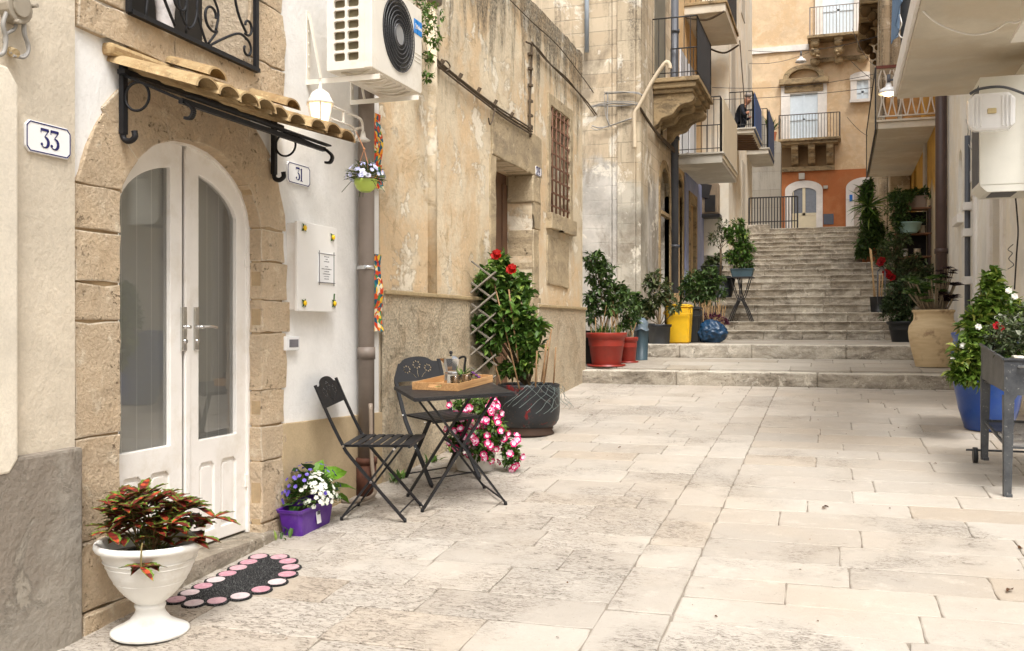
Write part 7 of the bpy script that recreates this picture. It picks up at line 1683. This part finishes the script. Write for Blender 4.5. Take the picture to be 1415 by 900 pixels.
# rose and tangle
g = groundat(1228, 18.0); o = thing('climbing_rose', 'loose climbing rose with a few red blooms beside the shelves', 'rose', tuple(g)); fo = MB(); st = MB(); fl = MB()
shrub(fo, st, g+Vector((0.1, 0, .02)), [(pr(x, y, 17.8), r_) for x, y, r_ in ((1222, 360, .16), (1236, 375, .2), (1230, 400, .2), (1246, 358, .18), (1250, 380, .22), (1240, 340, .16), (1262, 375, .2), (1275, 385, .18), (1222, 345, .12), (1250, 330, .14), (1268, 360, .14), (1285, 375, .15))], 520, 4, .08, .45, .008); 
for (x, y) in ((1219, 361), (1217, 364), (1228, 380), (1233, 384), (1225, 378)): p = pr(x, y, 17.4); flower(fl, p, (-.3, -1, .3), .07, 6, .5, .5); flower(fl, p, (-.3, -1, .5), .04, 5, .2, .9)
fo.build('foliage', leafmat('rose_leaf', (.035, .06, .02), (.13, .17, .06)), o); st.build('stems', M_STEM, o); fl.build('blossoms', leafmat('dark_red_petals', lin(110, 10, 16), lin(180, 24, 26)), o)
# tall yucca column in a terracotta pot
g = groundat(1206, 20.6); o = thing('potted_yucca', 'tall yucca and leafy column in a terracotta pot on the steps', 'potted plant', tuple(g)); pot(g, .26, .32, M_TERR, o)
fo = MB(); st = MB()
shrub(fo, st, g+Vector((0, 0, .25)), [(pr(x, y, 20.4), r_) for x, y, r_ in ((1203, 330, .28), (1195, 340, .26), (1212, 335, .24), (1203, 312, .22), (1200, 300, .18), (1210, 318, .22), (1198, 262, .16), (1200, 256, .12), (1197, 272, .14), (1192, 348, .16), (1215, 348, .2), (1208, 300, .16))], 640, 5, .10, .45, .015); fo.build('foliage', L_DARK, o); st.build('stems', M_STEM, o)
b = MB()
for (x, y, n_, L_) in ((1199, 285, 70, .5), (1202, 300, 40, .4), (1196, 268, 30, .35)):
    p = pr(x, y, 20.3)
    for _ in range(n_): leaf_at(b, p, Vector((rnd.gauss(0, 1), rnd.gauss(0, 1), rnd.gauss(.15, .6))).normalized(), L_*rnd.uniform(.6, 1.1), .09, rnd.random(), .3)
b.build('blades', L_MID, o)
# shelf unit
g = groundat(1262, 18.3); t_ = 18.3; zs_ = [pr(1262, y, t_).z for y in (287, 322, 354)]; x0, x1 = pr(1241, 300, t_).x, pr(1284, 300, t_).x; yy0 = g.y; yy1 = g.y+.32
sh = thing('shelf_unit', 'brown wooden shelf unit with plants against the yellow wall', 'shelf', (g.x, g.y, g.z)); M_SHW = paint('shelf_wood', lin(128, 88, 60), .7, .2, .001, 10)
b = MB()
for x in (x0, x1):
    for y in (yy0, yy1): b.box((x-.02, y-.02, gz(g.y)), (x+.02, y+.02, zs_[0]+.03), .004)
b.build('posts', paint('dark_shelf_post', lin(66, 48, 40), .6, .2), sh)
for z in zs_+[zs_[2]-.42]: MB().box((x0-.05, yy0-.03, z-.03), (x1+.04, yy1+.03, z), .004).build('shelf', M_SHW, sh)
b = MB(); b.box((x0+.03, yy1-.01, g.z+.3), (x1-.03, yy1+.02, zs_[0]-.05)); b.build('back_board', M_DKROOM, sh)
g_ = Vector(((x0+x1)/2+.02, yy0+.14, zs_[0])); o = thing('trough_planter', 'ribbed brownish trough planter on the top shelf', 'planter', tuple(g_)); b = MB(); trough(b, g_, .46, .24, .22, axis='x', slope=False, taper=.86)
for k in range(9): x = g_.x-.2+k*.05; b.bar((x*.86+g_.x*.14, g_.y-.105, g_.z+.01), (x, g_.y-.122, g_.z+.18), .008)
b.build('trough', paint('taupe_plastic', lin(142, 122, 106), .6, .1), o); fo = MB(); shrub(fo, None, g_, [(g_+Vector((dx, 0, .27)), .11) for dx in (-.3, -.12, .05, .2)], 110, 4, .09, .45); fo.build('foliage', L_DARK, o)
g_ = Vector((x0+.18, yy0-.10, zs_[1]-.0)); o = thing('hanging_bowl_planter', 'pale aqua plastic bowl planter on the middle shelf', 'planter', tuple(g_)); b = MB(); b.lathe([(0, .0), (.14, .01), (.2, .08), (.225, .18), (.235, .185), (.235, .2), (.2, .2), (.18, .1), (0, .08)], g_+Vector((0, 0, -.02)), 26); b.build('bowl', paint('aqua_plastic', lin(150, 178, 168), .45, .06), o); fo = MB(); shrub(fo, None, g_, [(g_+Vector((dx, .1, .27)), .10) for dx in (-.1, .1, .22)], 40, 3, .08, .4); fo.build('foliage', L_DARK, o)
for (dx, k, lab, c3) in ((.12, 2, 'pale mug pot on the lower shelf', (206, 200, 190)), (.34, 2, 'cream jar on the lower shelf near the wall', (214, 196, 170)), (.42, 1, 'pale jug at the wall end of the middle shelf', (190, 176, 150))):
    p = Vector((x0+dx, yy0+.1, zs_[k])); b = MB(); b.lathe([(0, 0), (.05, 0), (.065, .06), (.06, .13), (.07, .14), (.05, .13), (0, .1)], p, 14); tag(b.build('jar', paint('jar_glaze', lin(*c3), .4, .1)), lab, 'jar', 'jars on the shelf unit')
g = groundat(1238, 18.9); o = thing('creeper', 'dark creeper climbing over the rough stone wall left of the shelves', 'creeper', tuple(g)); fo = MB(); st = MB()
shrub(fo, st, g, [(pr(x, y, 18.2), r_) for x, y, r_ in ((1240, 275, .18), (1236, 290, .2), (1244, 298, .18), (1238, 312, .15), (1230, 330, .12), (1250, 280, .14), (1256, 270, .12), (1234, 272, .1), (1246, 318, .12))], 300, 4, .08, .45, .008); fo.build('foliage', L_DARK, o); st.build('stems', M_STEM, o)
# blue pot
g = onfloor(1.19, 9.2); bp = thing('blue_pot', 'tall glossy cobalt blue pot half hidden by trailing gardenia', 'pot', tuple(g))
b = MB(); b.lathe([(0, 0), (.17, 0), (.185, .01), (.235, .18), (.275, .40), (.29, .60), (.285, .70), (.27, .76), (.285, .78), (.29, .81), (.275, .82), (.26, .8), (.25, .7)], g, 40); b.build('pot', paint('cobalt_plastic', lin(24, 70, 150), .32, .12, .0005, 6, coat=.3, dirt=lin(58, 92, 150)), bp)
b = MB(); b.lathe([(0, .75), (.25, .75)], g, 20); b.build('soil', M_SOIL, bp)
fo = MB(); st = MB(); fl = MB()
L_GAR = leafmat('gardenia_leaf', (.05, .11, .012), (.22, .32, .05), (.42, .44, .10), .35)
bl = [(pr(x, y, t), r_) for x, y, t, r_ in ((1372, 395, 8.2, .10), (1370, 412, 8.2, .13), (1385, 425, 8.1, .16), (1365, 432, 8.2, .14), (1350, 450, 8.1, .14), (1345, 470, 8.0, .13), (1335, 490, 7.9, .12), (1330, 508, 7.8, .10), (1348, 500, 7.8, .11), (1362, 470, 8.0, .13), (1400, 440, 8.1, .15), (1325, 518, 7.8, .06), (1345, 520, 7.75, .07), (1368, 382, 8.2, .06), (1390, 455, 8.0, .14))]
shrub(fo, st, g+Vector((0, -.05, .72)), bl, 520, 6, .085, .5, .007, .35)
M_GF = leafmat('gardenia_petals', lin(236, 234, 220), lin(250, 248, 240))
for (x, y) in ((1331, 478), (1318, 497), (1394, 402), (1402, 410), (1352, 452)):
    fl = MB(); flower(fl, pr(x, y, 7.85), (rnd.uniform(-.5, .3), -1, .35), .026, 6, .8, .25); flower(fl, pr(x, y, 7.84), (rnd.uniform(-.5, .3), -1, .6), .016, 5, .8, .6); fl.build('bloom', M_GF, bp)
fo.build('foliage', L_GAR, bp); st.build('stems', M_STEM, bp)
# raised zinc planter on legs
px0, px1, py0, py1 = .955, 1.56, 6.70, 7.75
rp = thing('raised_planter', 'dark zinc raised planter on four legs with a wire shelf and small wheels', 'planter', (1.25, 7.2, gz(7.2)))
m = Mt('dark_zinc'); v = m.obj(); cc = m.mix(m.rng(m.noise(v, 7, 7, .7), .4, .62), lin(92, 94, 96), lin(70, 72, 76)); cc = m.mix(m.rng(m.noise(v, 60, 3), .64, .7, 0, .5), cc, lin(170, 168, 160)); M_DZ = m.out(cc, .45, m.bump(m.noise(v, 30, 4), .0006), metal=.35)
zt0 = gz(py0)+.84; b = MB()
def Zt(y): return gz(y)+.84
for (ax, a, bb_, lo, hi) in (('Y', py0, py0+.004, px0, px1), ('Y', py1-.004, py1, px0, px1)):
    z_ = Zt(a); b.plate([(lo, z_-.22), (hi, z_-.22), (hi, z_), (lo, z_)], [], 'Y', a, bb_)
b.plate([(py0+.005, Zt(py0)-.20), (py1-.005, Zt(py1)-.24), (py1-.005, Zt(py1)), (py0+.005, Zt(py0))], [], 'X', px0, px0+.004); b.plate([(py0+.005, Zt(py0)-.20), (py1-.005, Zt(py1)-.24), (py1-.005, Zt(py1)), (py0+.005, Zt(py0))], [], 'X', px1-.004, px1)
for (a, c_) in (((px0-.004, py0-.004), (px1+.004, py0-.004)), ((px0-.004, py0), (px0-.004, py1))): b.bar((a[0], a[1], Zt(a[1])), (c_[0], c_[1], Zt(c_[1])), .016, .014)
b.box((px0+.01, py0+.01, zt0-.19), (px1-.01, py1-.01, zt0-.185)); b.build('box', M_DZ, rp)
for (x, y) in ((px0, py0), (px1-.06, py0), (px0, py1-.05), (px1-.06, py1-.05)):
    zg = gz(y); b = MB(); w = .055; Zb = zg if y < 7 else zg+.03
    f_ = -.002 if y < 7 else .0
    b.plate([(x-.002, Zt(y)-.02), (x+w+.03, Zt(y)-.02), (x+w+.03, Zt(y)-.2), (x+w, Zt(y)-.25), (x+w-.016, Zb), (x-.002, Zb)], [], 'Y', y-.005+f_, y-.001+f_)
    b.plate([(y-.005, Zt(y)-.22), (y+w, Zt(y)-.22), (y+w-.018, Zb), (y+.01, Zb)], [], 'X', x-.005, x-.001); b.box((x+.008, y-.012, Zb-.004), (x+w-.01, y+.03, Zb+.02), .004); b.build('leg', M_DZ, rp)
zsf = lambda y: gz(y)+.30
b = MB(); b.bar((px0+.02, py0+.02, zsf(py0)), (px0+.02, py1, zsf(py1)), .014); b.bar((px1-.03, py0+.02, zsf(py0)), (px1-.03, py1, zsf(py1)), .014)
for y in (py0+.02, py1-.01): b.bar((px0, y, zsf(y)), (px1, y, zsf(y)), .012, .016)
for k in range(22): y = py0+.05+k*.046; b.tube([(px0+.02, y, zsf(y)), (px1-.03, y, zsf(y))], .003, 5)
b.build('wire_shelf', M_DZ, rp)
b = MB(); b.tube([(px0+.08, py0-.03, zt0-.045), (px1, py0-.03, zt0-.045)], .009, 8); b.tube([(px0+.08, py0-.03, zt0-.045), (px0+.08, py0, zt0-.045)], .009, 8); b.build('handle', paint('light_steel', lin(150, 152, 154), .35, .1, metal=.6), rp)
b = MB(); zg = gz(py1); b.tube([(px0-.10, py1-.02, zg+.09), (px1, py1-.02, zg+.09)], .008, 6); b.build('axle', M_DZ, rp)
b = MB(); b.tube([(px0-.055, py1-.02, zg+.055), (px0-.025, py1-.02, zg+.055)], .055, 18); b.build('wheel', M_BLKP, rp)
b = MB(); b.box((px0+.01, py0+.01, zt0-.06), (px1-.01, py1-.01, zt0-.045+.02)); b.build('soil', M_SOIL, rp)
fo = MB(); st = MB(); fl = MB()
bl = [(Vector((x, y, Zt(y)+h_)), r_) for x, y, h_, r_ in ((1.1, 6.95, .05, .13), (1.3, 6.95, .07, .16), (1.45, 7.0, .06, .14), (1.1, 7.3, .08, .15), (1.35, 7.3, .12, .2), (1.2, 7.6, .12, .2), (1.45, 7.6, .16, .2), (1.02, 7.0, .03, .08), (1.05, 7.6, .06, .12))]
shrub(fo, st, Vector((1.25, 7.2, zt0)), bl, 420, 6, .05, .55, .004)
fo.build('foliage', leafmat('sage_leaf', (.04, .065, .025), (.14, .17, .08), (.30, .32, .24)), rp); st.build('stems', M_STEM, rp)
b = MB()
for _ in range(120): x, y = rnd.uniform(1.0, 1.5), rnd.uniform(6.8, 7.2); leaf_at(b, Vector((x, y, Zt(y)-.02)), Vector((rnd.gauss(0, .6), rnd.gauss(-.3, .6), .7)).normalized(), .07, .7, rnd.random(), .15)
b.build('herbs', L_MID, rp)
for (x, y) in ((1378, 451), (1383, 456)): flower(fl, pr(x, y, 6.9), (0, -1, .3), .03, 6, .5, .4)
fl.build('red_flowers', leafmat('crimson_petals', lin(170, 12, 30), lin(210, 30, 44)), rp)
b = MB()
for k in range(9): b.ball((1.0+rnd.random()*.45, 6.76+rnd.random()*.08, zt0+.002), .028, (1.3, 1, .7), 2)
b.build('pebbles', paint('white_pebble', lin(214, 206, 192), .6, .1, .002, 20), rp)
# ---------- fallen leaves, debris
b = MB()
for (px, py, L_) in ((1136, 701, .05), (1135, 703, .03), (700, 702, .02), (606, 700, .0), (907, 600, .03), (883, 594, .03), (858, 618, .04), (1295, 641, .03), (1145, 527, .03), (1407, 758, .05), (1400, 815, .06), (1240, 591, .02), (1252, 592, .02), (1265, 614, .02), (610, 702, .02), (870, 592, .02), (1098, 667, .02), (1228, 703, .02), (1164, 774, .015)):
    if L_ <= 0: continue
    p = onG(px, py, .006); leaf_at(b, p, Vector((rnd.gauss(0, 1), rnd.gauss(0, 1), .1)).normalized(), L_*1.0, .5, rnd.random(), .3)
for _ in range(130):
    x, y = rnd.uniform(-2.6, 1.3), rnd.uniform(3.4, 11.5); 
    leaf_at(b, onfloor(x, y, .004), Vector((rnd.gauss(0, 1), rnd.gauss(0, 1), .05)).normalized(), rnd.uniform(.006, .018), .6, rnd.random(), .2)
o = b.build('fallen_leaves', leafmat('dry_leaf', lin(70, 44, 26), lin(120, 80, 44))); tag(o, 'scattered dry leaves and crumbs on the paving', 'leaves', kind='stuff')
b = MB(); s_ = MB()
for (x, y, n_) in ((-2.93, 6.28, 30), (-2.95, 7.4, 26), (-2.93, 4.86, 14), (-2.94, 6.9, 14), (-2.96, 8.9, 12)):
    for _ in range(n_): leaf_at(b, onfloor(x+rnd.uniform(0, .06), y+rnd.uniform(-.1, .1)), Vector((rnd.gauss(.2, .5), rnd.gauss(0, .5), 1)).normalized(), rnd.uniform(.04, .09), .3, rnd.random())
tag(b.build('weeds', L_MID), 'small green weeds growing at the foot of the left walls', 'weeds', kind='stuff')
